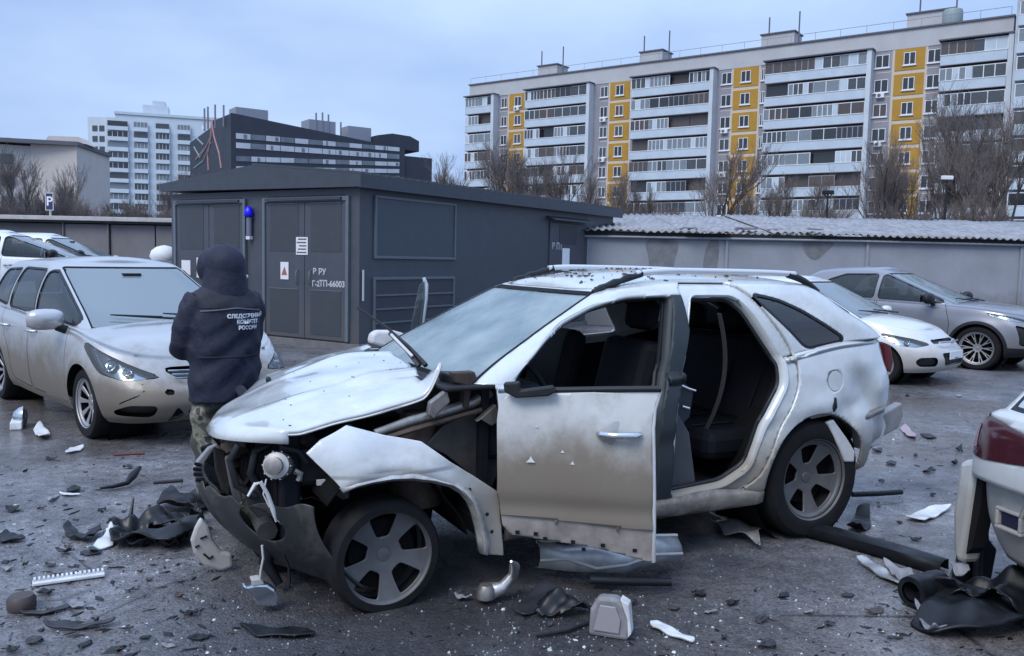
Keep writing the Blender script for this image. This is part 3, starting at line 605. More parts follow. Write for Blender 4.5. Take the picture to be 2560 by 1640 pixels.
# ============================================================ car builder
M_rub_t = mat('tyre_rubber', (.0085, .0085, .010), .8, noise=.4, scale=12, spec=.25); M_alloy = mat('alloy', (.42, .42, .44), .35, metal=.7, noise=.1, dirt=((.11, .10, .09), .35, 0, .7))
M_blackp = mat('black_plastic', (.010, .011, .013), .5, spec=.35, noise=.2, scale=20); M_gap = mat('panel_gap', (.007, .007, .009), .8, spec=.2); M_chrome = mat('chrome', (.62, .64, .67), .12, metal=1.)
M_well = mat('wheel_well', (.005, .005, .006), .9, spec=.15); M_int = mat('cabin_dark', (.035, .036, .04), .8, noise=.2); M_refl = mat('lamp_reflector', (.50, .53, .57), .18, metal=.9); M_plate = mat('number_plate', (.68, .69, .70), .5, noise=.12, scale=40)
M_glass = glass('car_glass', (.035, .045, .05), .40); M_lens = glass('lamp_lens', (.35, .38, .42), .88, .02); M_screen = glass('windscreen', (.19, .235, .26), .20, .06)  # windscreen tint is pale: blue-grey reflection painted into its base colour
def wheel(parent, x, y, z, R_=.33, rim=.225, w=.21, style='five', m_rim=None, steer=0, cut=0.):
    """a tyre with its rim (child) and brake disc; outer side faces away from the car's middle"""
    sgn = 1 if y > 0 else -1; m_rim = m_rim or M_alloy; e = w/2
    tp = [(rim*.98, -e*.9), (rim*1.04, -e), (R_*.93, -e*1.02), (R_*.985, -e*.82), (R_, -e*.5), (R_, e*.5), (R_*.985, e*.82), (R_*.93, e*1.02), (R_*.80, e*1.05), (rim*1.04, e), (rim*.98, e*.9), (rim*.94, e*.3), (rim*.94, -e*.3)]
    mb = MB().lathe(tp, 56, close=True)
    o = obj('wheel', mb, M_rub_t, parent, smooth=35); o.location = (x, y, z); o.rotation_euler = (0, 0, steer+(0 if sgn > 0 else PI))
    # rim face with windows cut out
    nr, na = 26, 180; P = np.zeros((nr, na+1, 3)); rr = np.linspace(.02, rim*.985, nr)
    for i, r_ in enumerate(rr):
        t = r_/rim; yy = e*(.30+.42*t**1.6-(.10 if t < .16 else 0)*(1-t/.16))
        if t > .93: yy = e*(.30+.42*.93**1.6)+(t-.93)/.055*e*.18
        for j in range(na+1): a = 2*PI*j/na; P[i, j] = (r_*math.cos(a), yy, r_*math.sin(a))
    V, Tr = gridmesh(P); r_ = np.hypot(V[:, 0], V[:, 2])/rim; a = np.arctan2(V[:, 2], V[:, 0])
    def holes(n, r0, r1, wd, ph=0., taper=1.0):
        s_ = (a+ph)*n/(2*PI); s_ = (s_-np.floor(s_)-.5)*2*PI/n; arc = np.abs(s_)*r_; half = wd*(.35+.65*np.clip((r_-r0)/(r1-r0), 0, 1)**taper)
        d = np.maximum(arc-half, np.maximum(r0-r_, r_-r1)); q = np.maximum(arc-half+.05, 0)**2+np.maximum(np.maximum(r0-r_, r_-r1)+.05, 0)**2
        return np.where((arc-half > -.05) & (np.maximum(r0-r_, r_-r1) > -.05), np.sqrt(q)-.05, d)
    f = {'five': lambda: holes(5, .34, .86, .30), 'fivewide': lambda: holes(5, .37, .86, .30, .4, .8), 'ten': lambda: holes(9, .30, .90, .20), 'multi': lambda: np.minimum(holes(10, .26, .90, .17), holes(10, .62, .93, .06, PI/10)), 'steel': lambda: holes(8, .55, .80, .11)}[style]()
    _, keep = clip(V, Tr, f)
    ro = obj('rim', keep, m_rim, o, smooth=50, solid=.014, off=0)
    lip = MB().lathe([(rim*.93, e*.70), (rim*1.0, e*.95), (rim*1.03, e*1.0), (rim*1.03, e*.85), (rim*.96, e*.1), (rim*.93, -e*.8)], 56); obj('rim_lip', lip, m_rim, o, smooth=40)
    obj('brake_disc', MB().lathe([(.03, e*.12), (rim*.68, e*.12), (rim*.70, e*.05), (rim*.70, 0), (.03, 0)], 32), M_well, o, smooth=30)
    obj('hub_cap', MB().lathe([(.001, e*.44), (rim*.13, e*.42), (rim*.16, e*.28)], 20), m_rim, o, smooth=40)
    nu = MB()
    for k in range(5):
        t = 2*PI*k/5+.3; nu.lathe([(.001, e*.40), (.010, e*.40), (.010, e*.30)], 8); 
        for q in range(len(nu.v)-24, len(nu.v)): p = nu.v[q]; nu.v[q] = (p[0]+rim*.26*math.cos(t), p[1], p[2]+rim*.26*math.sin(t))
    obj('wheel_nut', nu, M_well, o)
    return o
class Car:
    """lofted body: loops round the car at rising levels; regions are carved out of it as panels, panes and lamps"""
    def __init__(s, sp):
        s.sp = sp; N = sp.get('N', 220); s.parts = {}
        s.lower = s.loft(sp['xf'], sp['xr'], sp['W'], sp['zbot'], sp['zsh'], sp.get('taper', [(-3, 1), (3, 1)]), sp['levels'], sp['nf'], sp['Lf'], sp['nr'], sp['Lr'], N, sp.get('flare'))
        rim = s._last; s.deck = s.cap(rim, sp['crown'])
        if 'gxf' in sp:
            s.green = s.loft(sp['gxf'], sp['gxr'], sp['gW'], sp['zbelt'], sp['zroof'], sp.get('gtaper', [(-3, 1), (3, 1)]), sp['glevels'], sp['gnf'], sp['gLf'], sp['gnr'], sp['gLr'], N)
            s.roof = s.cap(s._last, sp['gcrown'])
    def loft(s, xf, xr, W, zb, zt, taper, levels, nf, Lf, nr, Lr, N, flare=None):
        xf, xr, W, zb, zt, tp = map(curve, (xf, xr, W, zb, zt, taper)); rows = []
        for lv in levels:
            t, ins = lv if isinstance(lv, tuple) else (lv, 0.)
            a, b, w = float(xf(t))-ins, float(xr(t))+ins, float(W(t))-ins
            ph = np.linspace(0, PI/2, 400); fx = a-Lf+Lf*np.cos(ph)**(2/nf); fy = w*np.sin(ph)**(2/nf)
            ph = np.linspace(PI/2, 0, 400); bx = b+Lr-Lr*np.cos(ph)**(2/nr); by = w*np.sin(ph)**(2/nr)
            X = np.concatenate([fx, np.linspace(fx[-1], bx[0], 200)[1:-1], bx]); Y = np.concatenate([fy, np.full(198, w), by])
            d = np.concatenate([[0], np.cumsum(np.hypot(np.diff(X), np.diff(Y)))]); h = N//2
            u = np.linspace(0, d[-1], h+1); hx, hy = np.interp(u, d, X), np.interp(u, d, Y)
            hy = hy*tp(hx); z = zb(hx)+(zt(hx)-zb(hx))*t
            if flare:
                for (cx, cz, R_, am, sg_) in flare:
                    dd = np.hypot(hx-cx, z-cz); hy = hy+np.where(hy > .3, am*np.exp(-np.maximum(dd-R_, 0)**2/(sg_*sg_)), 0)
            L_ = np.stack([hx, hy, z, u], 1); Rr = L_[1:-1][::-1]*np.array([1, -1, 1, -1]); rows.append(np.vstack([L_, Rr, L_[:1]*np.array([1, -1, 1, 1])]))
        s._last = rows[-1]
        V, Tr = gridmesh(rows); return V, Tr[:, ::-1]
    def cap(s, rim, crown):
        n = len(rim)-1; h = n//2; cr = curve(crown); K = 26; rows = []
        for i in range(h+1):
            a = rim[i]; b = rim[(n-i) % n]; u = np.linspace(0, 1, K); p = a[None]*(1-u[:, None])+b[None]*u[:, None]
            w = abs(a[1]); k = 1-(2*u-1)**2; p[:, 2] += float(cr(a[0]))*k*min(1., w/.5)**1.0; rows.append(p)
        V, Tr = gridmesh(rows); return V, Tr
    def carve(s, key, f):
        V, Tr = getattr(s, key); i, o = clip(V, Tr, f(V)); setattr(s, key, o); return i
    def drop(s, key, f): s.carve(key, f)
def side_poly(poly, sgn, rnd=2):
    p = chaikin(poly, rnd) if rnd else np.array(poly); return lambda V: np.maximum(psdf(p, V[:, [0, 2]]), -sgn*V[:, 1]+.25)
def band(f, w): return lambda V: np.abs(f(V))-w
def grow(f, d): return lambda V: f(V)-d
def sz_poly(poly, rnd=2, xmin=-9):
    p = chaikin(poly, rnd) if rnd else np.array(poly); return lambda V: np.maximum(psdf(p, V[:, [3, 2]]), xmin-V[:, 0])
def yz_poly(poly, xmin, rnd=2):
    p = chaikin(poly, rnd) if rnd else np.array(poly); return lambda V: np.maximum(psdf(p, V[:, [1, 2]]), xmin-V[:, 0])
def xy_poly(poly, zmin, rnd=1):
    p = chaikin(poly, rnd) if rnd else np.array(poly); return lambda V: np.maximum(psdf(p, V[:, [0, 1]]), zmin-V[:, 2])
def circ(cx, cz, r, sgn=0): return lambda V: np.maximum(np.hypot(V[:, 0]-cx, V[:, 2]-cz)-r, .35-(np.abs(V[:, 1]) if sgn == 0 else sgn*V[:, 1]))
def mirror_pod(parent, x, y, z, m, sgn, sc=1.):
    """door mirror: stalk, shell, glass"""
    P = []
    for i in range(11):
        t = i/10; r_ = 0. if i in (0, 10) else math.sin(PI*min(max(t, .04), .97))**.45; row = []
        for j in range(21):
            a = 2*PI*j/20; cz, cy = math.cos(a), math.sin(a)
            row.append((x+sc*(.07-.15*t), y+sgn*sc*(.115+.125*r_*np.sign(cy)*abs(cy)**.7), z+sc*(.075*r_*np.sign(cz)*abs(cz)**.7)))
        P.append(row)
    o = obj('mirror', gridmesh(P), m, parent, smooth=180, fix=True)
    obj('mirror_glass', MB().box(x-.084*sc, x-.080*sc, y+sgn*sc*.115-.10*sc, y+sgn*sc*.115+.10*sc, z-.055*sc, z+.055*sc), M_chrome, o)
    obj('mirror_stalk', MB().tube([(x+.02, y-sgn*.05, z-.09*sc), (x+.02, y+sgn*.05*sc, z-.05*sc)], .03*sc, 8), M_blackp, o, smooth=60); return o
def handle(parent, x, y, z, sgn, m, L_=.2):
    return obj('handle', MB().tube([(x+L_/2, y-sgn*.01, z), (x+L_/2-.02, y+sgn*.03, z+.002), (x, y+sgn*.037, z+.004), (x-L_/2+.02, y+sgn*.03, z+.002), (x-L_/2, y-sgn*.01, z)], [.012, .015, .016, .015, .012], 8), m, parent, smooth=60)
def wiper(parent, x0, y0, z0, x1, y1, z1, lift=.012):
    m = MB().tube([(x0, y0, z0), (x1, y1, z1)], [.014, .008], 6); b = Vector((x1-x0, y1-y0, z1-z0)); m.tube([Vector((x0, y0, z0))+b*.35+Vector((.01, 0, .012)), Vector((x0, y0, z0))+b*1.05], .007, 6); return obj('wiper', m, M_blackp, parent)
def seats(parent, xs_, z, w=.5, m=None):
    for x in xs_:
        for y in (-.36, .36):
            o = obj('seat', MB().box(x-.5, x+.02, y-w/2, y+w/2, z-.12, z+.05).box(x-.62, x-.44, y-w/2, y+w/2, z, z+.62, T(0, 0, 0)), m or M_int, parent, bevel=.05)
            obj('headrest', MB().box(x-.62, x-.50, y-.13, y+.13, z+.64, z+.84), m or M_int, o, bevel=.04)
def headlamp(s, root, f, depth=.05, bulbs=(), key='lower', rim=.012):
    """carve a lamp out of the body: reflector bucket, bowls, clear lens and a dark edge"""
    edge = s.carve(key, grow(f, rim*.5)); i, o = clip(edge[0], edge[1], f(edge[0]))
    l_ = obj('headlight', push(i, .002), M_lens, root, smooth=180)
    obj('lamp_edge', push(o, -.006), M_gap, l_, smooth=180)
    obj('reflector', push(i, -depth), M_refl, l_, smooth=180)
    nv = vnormals(*i)
    for (bs, bz, r_) in bulbs:                                   # (arc position, height, radius): seated in the bucket behind the lens
        k = int(np.argmin((i[0][:, 3]-bs)**2+(i[0][:, 2]-bz)**2)); n = Vector(nv[k]); c = Vector(i[0][k, :3])-n*(depth*.75)
        Mx = n.to_track_quat('Y', 'Z').to_matrix().to_4x4(); Mx.translation = c
        b = obj('lamp_bowl', MB().lathe([(r_, .012), (r_*.92, .020), (r_*.86, .0), (r_*.6, -.015), (r_*.5, .008), (r_*.3, .02), (.001, .024)], 28), M_chrome, l_, smooth=50); b.matrix_local = Mx
    return l_
# ============================================================ parked cars
def stdlevels(n, top): return [i/n for i in range(n)] + top
def build_car(root, sp, paint):
    c = Car(sp); wx0, wx1 = sp['axles']; wr, wtrack, wz = sp['wr'], sp['track'], sp['wr']; seam = []; ar = sp.get('arch', wr+.04)
    for w in (wx0, wx1): c.drop('lower', circ(w, wz, ar))
    c.drop('deck', lambda V: np.maximum(V[:, 0]-sp['cowl'], sp.get('rear_deck', -9)-V[:, 0]))
    wy = lambda V: sp['scr_w'][0]+(sp['scr_w'][1]-sp['scr_w'][0])*(V[:, 2]-sp['scr_z'][0])/(sp['scr_z'][1]-sp['scr_z'][0])
    sc = lambda V: np.maximum(np.maximum(np.abs(V[:, 1])-wy(V), sp['scr_z'][0]-V[:, 2]), np.maximum(V[:, 2]-sp['scr_z'][1], sp.get('scr_x', -.4)-V[:, 0]))
    pill = lambda V: np.where(V[:, 0] > sp.get('scr_x', -.4), wy(V)+sp.get('pillar', .05)-np.abs(V[:, 1]), -9)
    panes = []
    for sg in (-1, 1):
        trim = []
        for w_ in sp['windows']:
            w0 = side_poly(w_, sg, 2); w = (lambda V, w0=w0: np.maximum(w0(V), pill(V)))
            g = c.carve('green', grow(w, .02)); i, o = clip(g[0], g[1], w(g[0])); panes.append(i); trim.append(push(o, .003))
        [obj('window_trim', q_, M_blackp, root, smooth=180) for q_ in trim if len(q_[1])]
    for i in panes: obj('side_window', push(i, -.008), M_glass, root, smooth=180)
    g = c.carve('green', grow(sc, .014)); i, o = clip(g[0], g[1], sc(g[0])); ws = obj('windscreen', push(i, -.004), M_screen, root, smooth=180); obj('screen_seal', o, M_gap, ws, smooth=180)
    zz = sp['scr_z']; rwf = lambda V: np.maximum(np.maximum(np.abs(V[:, 1])-wy(V)+.02, zz[0]+.06-V[:, 2]), np.maximum(V[:, 2]-zz[1]+.03, V[:, 0]-sp.get('rear_x', -1.5)))
    i = c.carve('green', rwf); obj('rear_window', push(i, -.004), M_glass, root, smooth=180)
    obj('mirror_mount', MB().box(sp['scr_hx']-.16, sp['scr_hx']-.08, -.09, .09, zz[1]-.10, zz[1]-.05), M_blackp, ws)
    for lp in sp.get('lamps', ()):
        for sg in (-1, 1): headlamp(c, root, sz_poly([(sg*a, b) for a, b in lp['poly']], 2, .6), lp.get('depth', .05), [(sg*p, n, r_) for p, n, r_ in lp.get('bulbs', ())])
    for nm, poly, dep, m_ in sp.get('recess', ()):
        for sg in (-1, 1):
            i = c.carve('lower', sz_poly([(sg*a, b) for a, b in poly], 1, .6)); obj(nm, push(i, -dep), m_, root, smooth=180)
    gr_o = None
    for nm, poly, dep, m_ in sp.get('front', ()):
        i = c.carve('lower', sz_poly(poly, 1, .6)); o_ = obj(nm, push(i, -dep), m_, root, smooth=180); gr_o = gr_o or o_
    for zb_, hw, xb, bow, m_ in sp.get('bars', ()): obj('grille_bar', MB().tube([(xb-bow*q*q, q, zb_) for q in np.linspace(-hw, hw, 15)], sp.get('bar_r', .008), 6), m_, gr_o, smooth=60)
    for line in sp.get('cracks', ()):
        cr = np.array(line)
        seam.append(push(c.carve('lower', lambda V: np.maximum(np.min([np.hypot(*(V[:, [3, 2]]-(a+(b-a)*np.clip(((V[:, [3, 2]]-a)@(b-a))/((b-a)@(b-a)), 0, 1)[:, None])).T) for a, b in zip(cr[:-1], cr[1:])], axis=0)-.0055, .6-V[:, 0])), -.01))
    if 'hood' in sp:
        hx, hb = sp['hood']; seam.append(push(c.carve('deck', lambda V: np.abs(V[:, 0]-(hx-hb*V[:, 1]**2))-.004), -.008))
    for cl in sp.get('clad', ()):       # dark plastic cladding along the sill and arches
        i = c.carve('lower', cl); [obj('cladding', push(q_, .004), M_blackp, root, smooth=180) for q_ in islands(i) if len(q_[1]) > 12]
    for sg in (-1, 1):
        for d_, hx in sp['doors']:
            f = side_poly(d_, sg, 1); i = c.carve('lower', grow(f, -.004)); p = obj('door', i, paint, root, smooth=180); seam.append(push(c.carve('lower', grow(f, .004)), -.012)); handle(p, hx, sg*sp['hy'], sp['hz'], sg, sp.get('hm', paint))
    if seam: tag(obj('panel_seams', join(*seam), M_gap, root, smooth=180), kind='stuff')
    obj('body', join(c.lower, c.green), paint, root, smooth=180); obj('bonnet', c.deck, paint, root, smooth=180); obj('roof_skin', c.roof, paint, root, smooth=180)
    for w in (wx0, wx1):
        for sg in (-1, 1):
            wheel(root, w, sg*wtrack, wz, wr, sp['rim'], sp.get('ww', .2), sp['style'], sp.get('m_rim'), steer=sp.get('steer', 0) if w > 0 else 0)
            obj('wheel_well', MB().lathe([(.05, -.24*sg), (ar+.012, -.24*sg), (ar+.012, .03*sg)], 30), M_well, root, loc=(w, sg*(wtrack-.05), wz), smooth=30)
    for sg in (-1, 1): mirror_pod(root, sp['mir'][0], sg*sp['mir'][1], sp['mir'][2], sp.get('m_mir', paint), sg, sp.get('mir_s', 1.1))
    zb_ = sp['zbot'][len(sp['zbot'])//2][1]
    obj('underbody', MB().box(wx1-.5, wx0+.4, -.62, .62, zb_+.01, zb_+.1), M_well, root); obj('cabin_floor', MB().box(wx1-.2, sp['cowl']-.25, -.68, .68, zb_+.11, zb_+.5), M_int, root)  # underbody: plain dark box added to block light under the car
    obj('dashboard', MB().box(sp['cowl']-.45, sp['cowl']-.02, -.66, .66, zz[0]-.22, zz[0]-.03), M_int, root, bevel=.04); seats(root, sp['seats'], zz[0]-.42)
    x_, z_ = sp['wip']; wiper(root, x_, .12, z_, x_-.16, -.50, z_+.05); wiper(root, x_-.02, .58, z_, x_-.14, -.02, z_+.05)
    return c
TOP = [.965, (.985, .012), (.996, .03), (1.0, .055)]; GL = [i/22 for i in range(21)]+[.955, (.98, .01), (.995, .03), (1, .05)]
SILVER = dict(xf=[(0, 2.04), (.12, 2.14), (.35, 2.19), (.55, 2.17), (.75, 2.07), (.9, 1.94), (1, 1.84)], xr=[(0, -2.1), (.2, -2.22), (.5, -2.22), (1, -2.12)], W=[(0, .80), (.10, .845), (.35, .885), (.6, .895), (.85, .875), (1, .835)],
    zbot=[(-2.2, .30), (-1.8, .22), (0, .19), (1.7, .19), (2.2, .23)], zsh=[(-2.2, 1.08), (-1, 1.05), (.4, .985), (.95, .965), (1.4, .90), (1.75, .80), (2.0, .72), (2.2, .68)], taper=[(-2.3, .90), (-1.4, .98), (0, 1), (1.2, 1.0), (2.2, .975)], levels=stdlevels(30, TOP), nf=3.3, Lf=1.0, nr=5, Lr=.7, crown=[(-2, .04), (.9, .05), (1.5, .07), (2.1, .03)],
    flare=[(1.26, .32, .36, .02, .09), (-1.42, .32, .36, .02, .09)], gxf=[(0, 1.28), (.25, .93), (.5, .58), (.75, .22), (.92, -.02), (1, -.16)], gxr=[(0, -2.05), (.5, -1.95), (1, -1.72)], gW=[(0, .82), (.3, .80), (.6, .755), (.85, .69), (1, .62)],
    zbelt=[(-2.1, 1.04), (-.5, 1.0), (.6, .955), (1.3, .90)], zroof=[(-2.1, 1.49), (-1.2, 1.545), (-.4, 1.55), (.1, 1.515), (.6, 1.47)], glevels=GL, gnf=4.2, gLf=.5, gnr=5, gLr=.4, gcrown=[(-2, .03), (-.5, .055), (.2, .03)], N=300,
    axles=(1.26, -1.42), wr=.315, track=.765, rim=.215, style='ten', cowl=1.0, scr_z=(.965, 1.485), scr_w=(.715, .585), scr_x=-.3, scr_hx=.22, pillar=.055,
    windows=[[(.93, .99), (.42, 1.33), (.15, 1.43), (-.16, 1.45), (-.22, 1.02)], [(-.30, 1.02), (-.25, 1.455), (-.95, 1.46), (-1.12, 1.06)], [(-1.22, 1.07), (-1.05, 1.45), (-1.55, 1.43), (-1.75, 1.12)]],
    lamps=[dict(poly=[(.50, .60), (.84, .580), (1.12, .625), (1.30, .83), (1.20, .86), (.85, .745)], depth=.055, bulbs=[(.98, .69, .062), (.78, .645, .045)])],
    recess=[('fog_recess', [(.60, .27), (.95, .275), (1.00, .31), (.82, .375), (.58, .375)], .045, M_blackp), ('intake_notch', [(.33, .26), (.47, .20), (.43, .37)], .03, M_gap)],
    front=[('grille', [(-.47, .655), (-.36, .575), (.36, .575), (.47, .655), (.42, .675), (-.42, .675)], .04, M_blackp), ('lower_intake', [(-.34, .28), (.34, .28), (.28, .42), (-.28, .42)], .04, M_blackp), ('tow_hole', [(-.53, .465), (-.45, .455), (-.44, .505), (-.52, .515)], .02, M_gap)],
    bars=[(.595, .40, 2.175, .55, M_chrome), (.625, .42, 2.155, .55, M_chrome), (.655, .44, 2.13, .55, M_chrome)], cracks=[[(-.72, .60), (-.66, .52), (-.74, .46), (-.84, .42), (-.92, .385)], [(.7, .6), (.8, .45), (.95, .4)]], hood=(2.0, .75),
    doors=[([(.82, .30), (.84, .62), (.86, .96), (.78, 1.06), (-.24, 1.06), (-.26, .27), (.80, .26)], -.10), ([(-.28, .27), (-.27, 1.07), (-1.22, 1.09), (-1.24, .90), (-.98, .62), (-.92, .30)], -1.02)], hy=.893, hz=.86, mir=(.74, .86, 1.03), mir_s=1.3, seats=(.1, -.8), wip=(1.15, 1.02))
def variant(base, **k): d = dict(base); d.update(k); return d
silver = thing('people_carrier', 'silver people carrier with a cracked front bumper standing left of the hooded person', 'car', (-4.05, 8.98, 0), math.radians(-45))
build_car(silver, SILVER, M_silver := mat('silver_paint', (.43, .43, .43), .28, metal=.5, noise=.05, scale=2, coat=.7, dirt=((.165, .135, .10), .85, .15, 1.0)))
obj('badge', MB().lathe([(.001, .0), (.05, .0), (.06, -.01)], 20, 'x'), M_chrome, silver, loc=(2.15, 0, .66)) 
# small white hatchback behind the wreck
M_lada = mat('white_paint', (.56, .57, .58), .3, noise=.04, scale=2, coat=.7, dirt=((.22, .19, .16), .6, .1, .8))
LADA = variant(SILVER, xf=[(0, 1.90), (.15, 1.97), (.35, 1.99), (.55, 1.96), (.75, 1.86), (.9, 1.74), (1, 1.66)], xr=[(0, -1.9), (.3, -2.0), (1, -1.9)], W=[(0, .76), (.10, .80), (.35, .835), (.6, .845), (.85, .825), (1, .785)],
    zbot=[(-2, .26), (0, .19), (1.5, .19), (2.0, .22)], zsh=[(-2.0, .98), (-1, .96), (.4, .92), (.85, .905), (1.2, .86), (1.55, .78), (1.85, .71), (2.0, .68)], levels=stdlevels(28, TOP), nf=3.2, Lf=.9, flare=[(1.235, .29, .33, .018, .08), (-1.235, .29, .33, .018, .08)],
    gxf=[(0, 1.05), (.25, .77), (.5, .49), (.75, .20), (.92, 0), (1, -.12)], gxr=[(0, -1.85), (.5, -1.78), (1, -1.55)], gW=[(0, .765), (.3, .735), (.6, .69), (.85, .62), (1, .55)], zbelt=[(-2, .95), (0, .92), (1.1, .86)], zroof=[(-2, 1.38), (-1, 1.44), (-.3, 1.45), (.1, 1.425), (.6, 1.39)], gnf=3.8, gLf=.42,
    axles=(1.235, -1.235), wr=.285, track=.70, rim=.195, style='steel', cowl=.80, scr_z=(.915, 1.40), scr_w=(.66, .52), scr_hx=.15, windows=[[(.74, .94), (.30, 1.24), (.05, 1.34), (-.20, 1.36), (-.24, .96)], [(-.31, .96), (-.28, 1.365), (-.85, 1.36), (-1.02, .98)], [(-1.10, .99), (-.95, 1.35), (-1.35, 1.32), (-1.45, 1.04)]],
    lamps=[dict(poly=[(.50, .60), (.80, .56), (1.02, .575), (1.18, .70), (1.12, .73), (.70, .665)], depth=.05, bulbs=[(.86, .625, .04)])],
    recess=[('fog_recess', [(.52, .30), (.78, .29), (.86, .36), (.80, .42), (.54, .43)], .04, M_blackp)], front=[('lower_grille', [(-.36, .30), (.36, .30), (.42, .48), (-.42, .48)], .04, M_blackp), ('grille', [(-.44, .60), (.44, .60), (.40, .655), (-.40, .655)], .03, M_blackp)],
    bars=[(.625, .38, 1.93, .35, M_chrome), (.40, .40, 1.985, .35, M_blackp)], bar_r=.014, cracks=[], hood=(1.80, .7), doors=[([(.85, .30), (.88, .55), (.80, .90), (.74, .98), (-.26, .98), (-.28, .27)], -.12), ([(-.30, .27), (-.29, .99), (-1.05, 1.0), (-1.06, .80), (-.85, .55), (-.80, .30)], -.9)], hy=.845, hz=.80, mir=(.62, .80, .97), mir_s=1.05, seats=(.0, -.75), wip=(.95, .965))
lada = thing('small_hatchback', 'small white hatchback with chrome fog lamp trims parked behind the wrecked white car', 'car', (4.92, 13.5, 0), math.radians(-45))
build_car(lada, LADA, M_lada)
obj('number_plate', MB().box(1.985, 1.995, -.26, .26, .385, .50), M_plate, lada, bevel=.006)
for sg in (-1, 1): obj('fog_trim', MB().tube([(1.76, sg*.66, .425), (1.84, sg*.56, .435), (1.89, sg*.47, .425)], .013, 6), M_chrome, lada, smooth=60)
em = obj('badge', MB().lathe([(.001, .012), (.05, .01), (.06, 0)], 20, 'x'), M_chrome, lada, loc=(1.93, 0, .63)); em.scale = (1, 1.3, .7)
# grey sport utility at the right
M_grey = mat('grey_paint', (.20, .205, .235), .3, metal=.35, noise=.05, scale=2, coat=.7, dirt=((.13, .12, .11), .5, .1, .8))
GREY = variant(SILVER, xf=[(0, 2.16), (.15, 2.24), (.4, 2.27), (.65, 2.24), (.85, 2.14), (1, 2.04)], xr=[(0, -2.2), (.3, -2.3), (1, -2.15)], W=[(0, .86), (.10, .90), (.35, .925), (.6, .935), (.85, .915), (1, .88)],
    zbot=[(-2.3, .34), (0, .24), (1.7, .24), (2.3, .30)], zsh=[(-2.3, 1.16), (-1, 1.12), (.4, 1.07), (.95, 1.06), (1.4, 1.03), (1.9, .96), (2.3, .88)], nf=3.8, Lf=.95, crown=[(-2, .04), (.9, .04), (1.5, .05), (2.1, .03)], flare=[(1.36, .36, .40, .025, .10), (-1.36, .36, .40, .025, .10)],
    gxf=[(0, 1.15), (.25, .80), (.5, .44), (.75, .08), (.92, -.16), (1, -.30)], gxr=[(0, -2.1), (.5, -1.95), (1, -1.55)], gW=[(0, .845), (.3, .815), (.6, .76), (.85, .69), (1, .61)], zbelt=[(-2.1, 1.14), (-.5, 1.09), (.6, 1.05), (1.3, 1.0)], zroof=[(-2.1, 1.52), (-1.2, 1.60), (-.5, 1.615), (0, 1.575), (.6, 1.52)], gnf=4.0, gLf=.5,
    axles=(1.36, -1.36), wr=.36, track=.81, rim=.262, style='multi', ww=.23, cowl=.92, scr_z=(1.06, 1.54), scr_w=(.735, .58), scr_x=-.45, scr_hx=.05, windows=[[(.80, 1.085), (.28, 1.40), (0, 1.50), (-.26, 1.52), (-.30, 1.115)], [(-.40, 1.12), (-.36, 1.525), (-.95, 1.51), (-1.25, 1.40), (-1.45, 1.18)]],
    lamps=[dict(poly=[(.62, .82), (1.02, .83), (1.28, .90), (1.32, .95), (.95, .90)], depth=.03)], recess=[('air_duct', [(.70, .42), (.98, .45), (1.02, .78), (.78, .72)], .04, M_blackp)], front=[('grille', [(-.55, .50), (.55, .50), (.62, .82), (-.62, .82)], .04, M_blackp), ('lower_intake', [(-.5, .34), (.5, .34), (.5, .44), (-.5, .44)], .04, M_blackp)],
    bars=[(z, .52, 2.25, .3, M_chrome) for z in (.56, .63, .70, .77)], cracks=[], hood=(2.12, .5), arch=.40, clad=[lambda V: np.maximum(V[:, 2]-.40, np.abs(V[:, 1])*-1+.3), lambda V: np.maximum(np.minimum(np.hypot(V[:, 0]-1.36, V[:, 2]-.36), np.hypot(V[:, 0]+1.36, V[:, 2]-.36))-.45, .35-np.abs(V[:, 1]))],
    doors=[([(.90, .44), (.92, .75), (.84, 1.05), (.78, 1.14), (-.30, 1.14), (-.34, .42)], -.15), ([(-.36, .42), (-.34, 1.15), (-1.3, 1.16), (-1.25, .95), (-.98, .70), (-.92, .44)], -1.0)], hy=.935, hz=.93, hm=M_grey, mir=(.62, .90, 1.15), m_mir=M_blackp, mir_s=1.25, seats=(0, -.9), wip=(1.05, 1.10), trim=M_blackp)
grey = thing('sport_utility', 'dark grey sport utility with many-spoked wheels parked at the right before the garages', 'car', (7.30, 15.6, 0), math.radians(-44))
build_car(grey, GREY, M_grey)
# two cars on the rise at the left, by the sheds
M_wht2 = mat('white_paint_clean', (.64, .66, .68), .28, noise=.03, coat=.7, dirt=((.25, .22, .19), .5, .4, 1.1)); M_blk = mat('dark_car_paint', (.62, .64, .67), .3, noise=.03, coat=.7)
q = PY(125, 585, 16.2)
WCAR = variant(GREY, style='five', zroof=[(-2.1, 1.46), (-1.2, 1.53), (-.5, 1.55), (0, 1.52), (.6, 1.47)], scr_z=(1.06, 1.485), windows=[[(.80, 1.085), (.28, 1.36), (0, 1.45), (-.26, 1.465), (-.30, 1.115)], [(-.40, 1.12), (-.36, 1.47), (-.95, 1.455), (-1.25, 1.36), (-1.45, 1.18)]], m_rim=M_alloy, N=200, levels=stdlevels(20, TOP))
aw = math.radians(14)
wc = thing('white_crossover', 'white crossover with black door mirror behind the silver people carrier', 'car', (q[0]-.62*math.cos(aw)-1.0*math.sin(aw), q[1]-.62*math.sin(aw)+1.0*math.cos(aw), .42), aw)
build_car(wc, WCAR, M_wht2)
DCAR = variant(SILVER, N=200, levels=stdlevels(20, TOP), cracks=[])
q = PY(228, 578, 18.6); aw = math.radians(8)
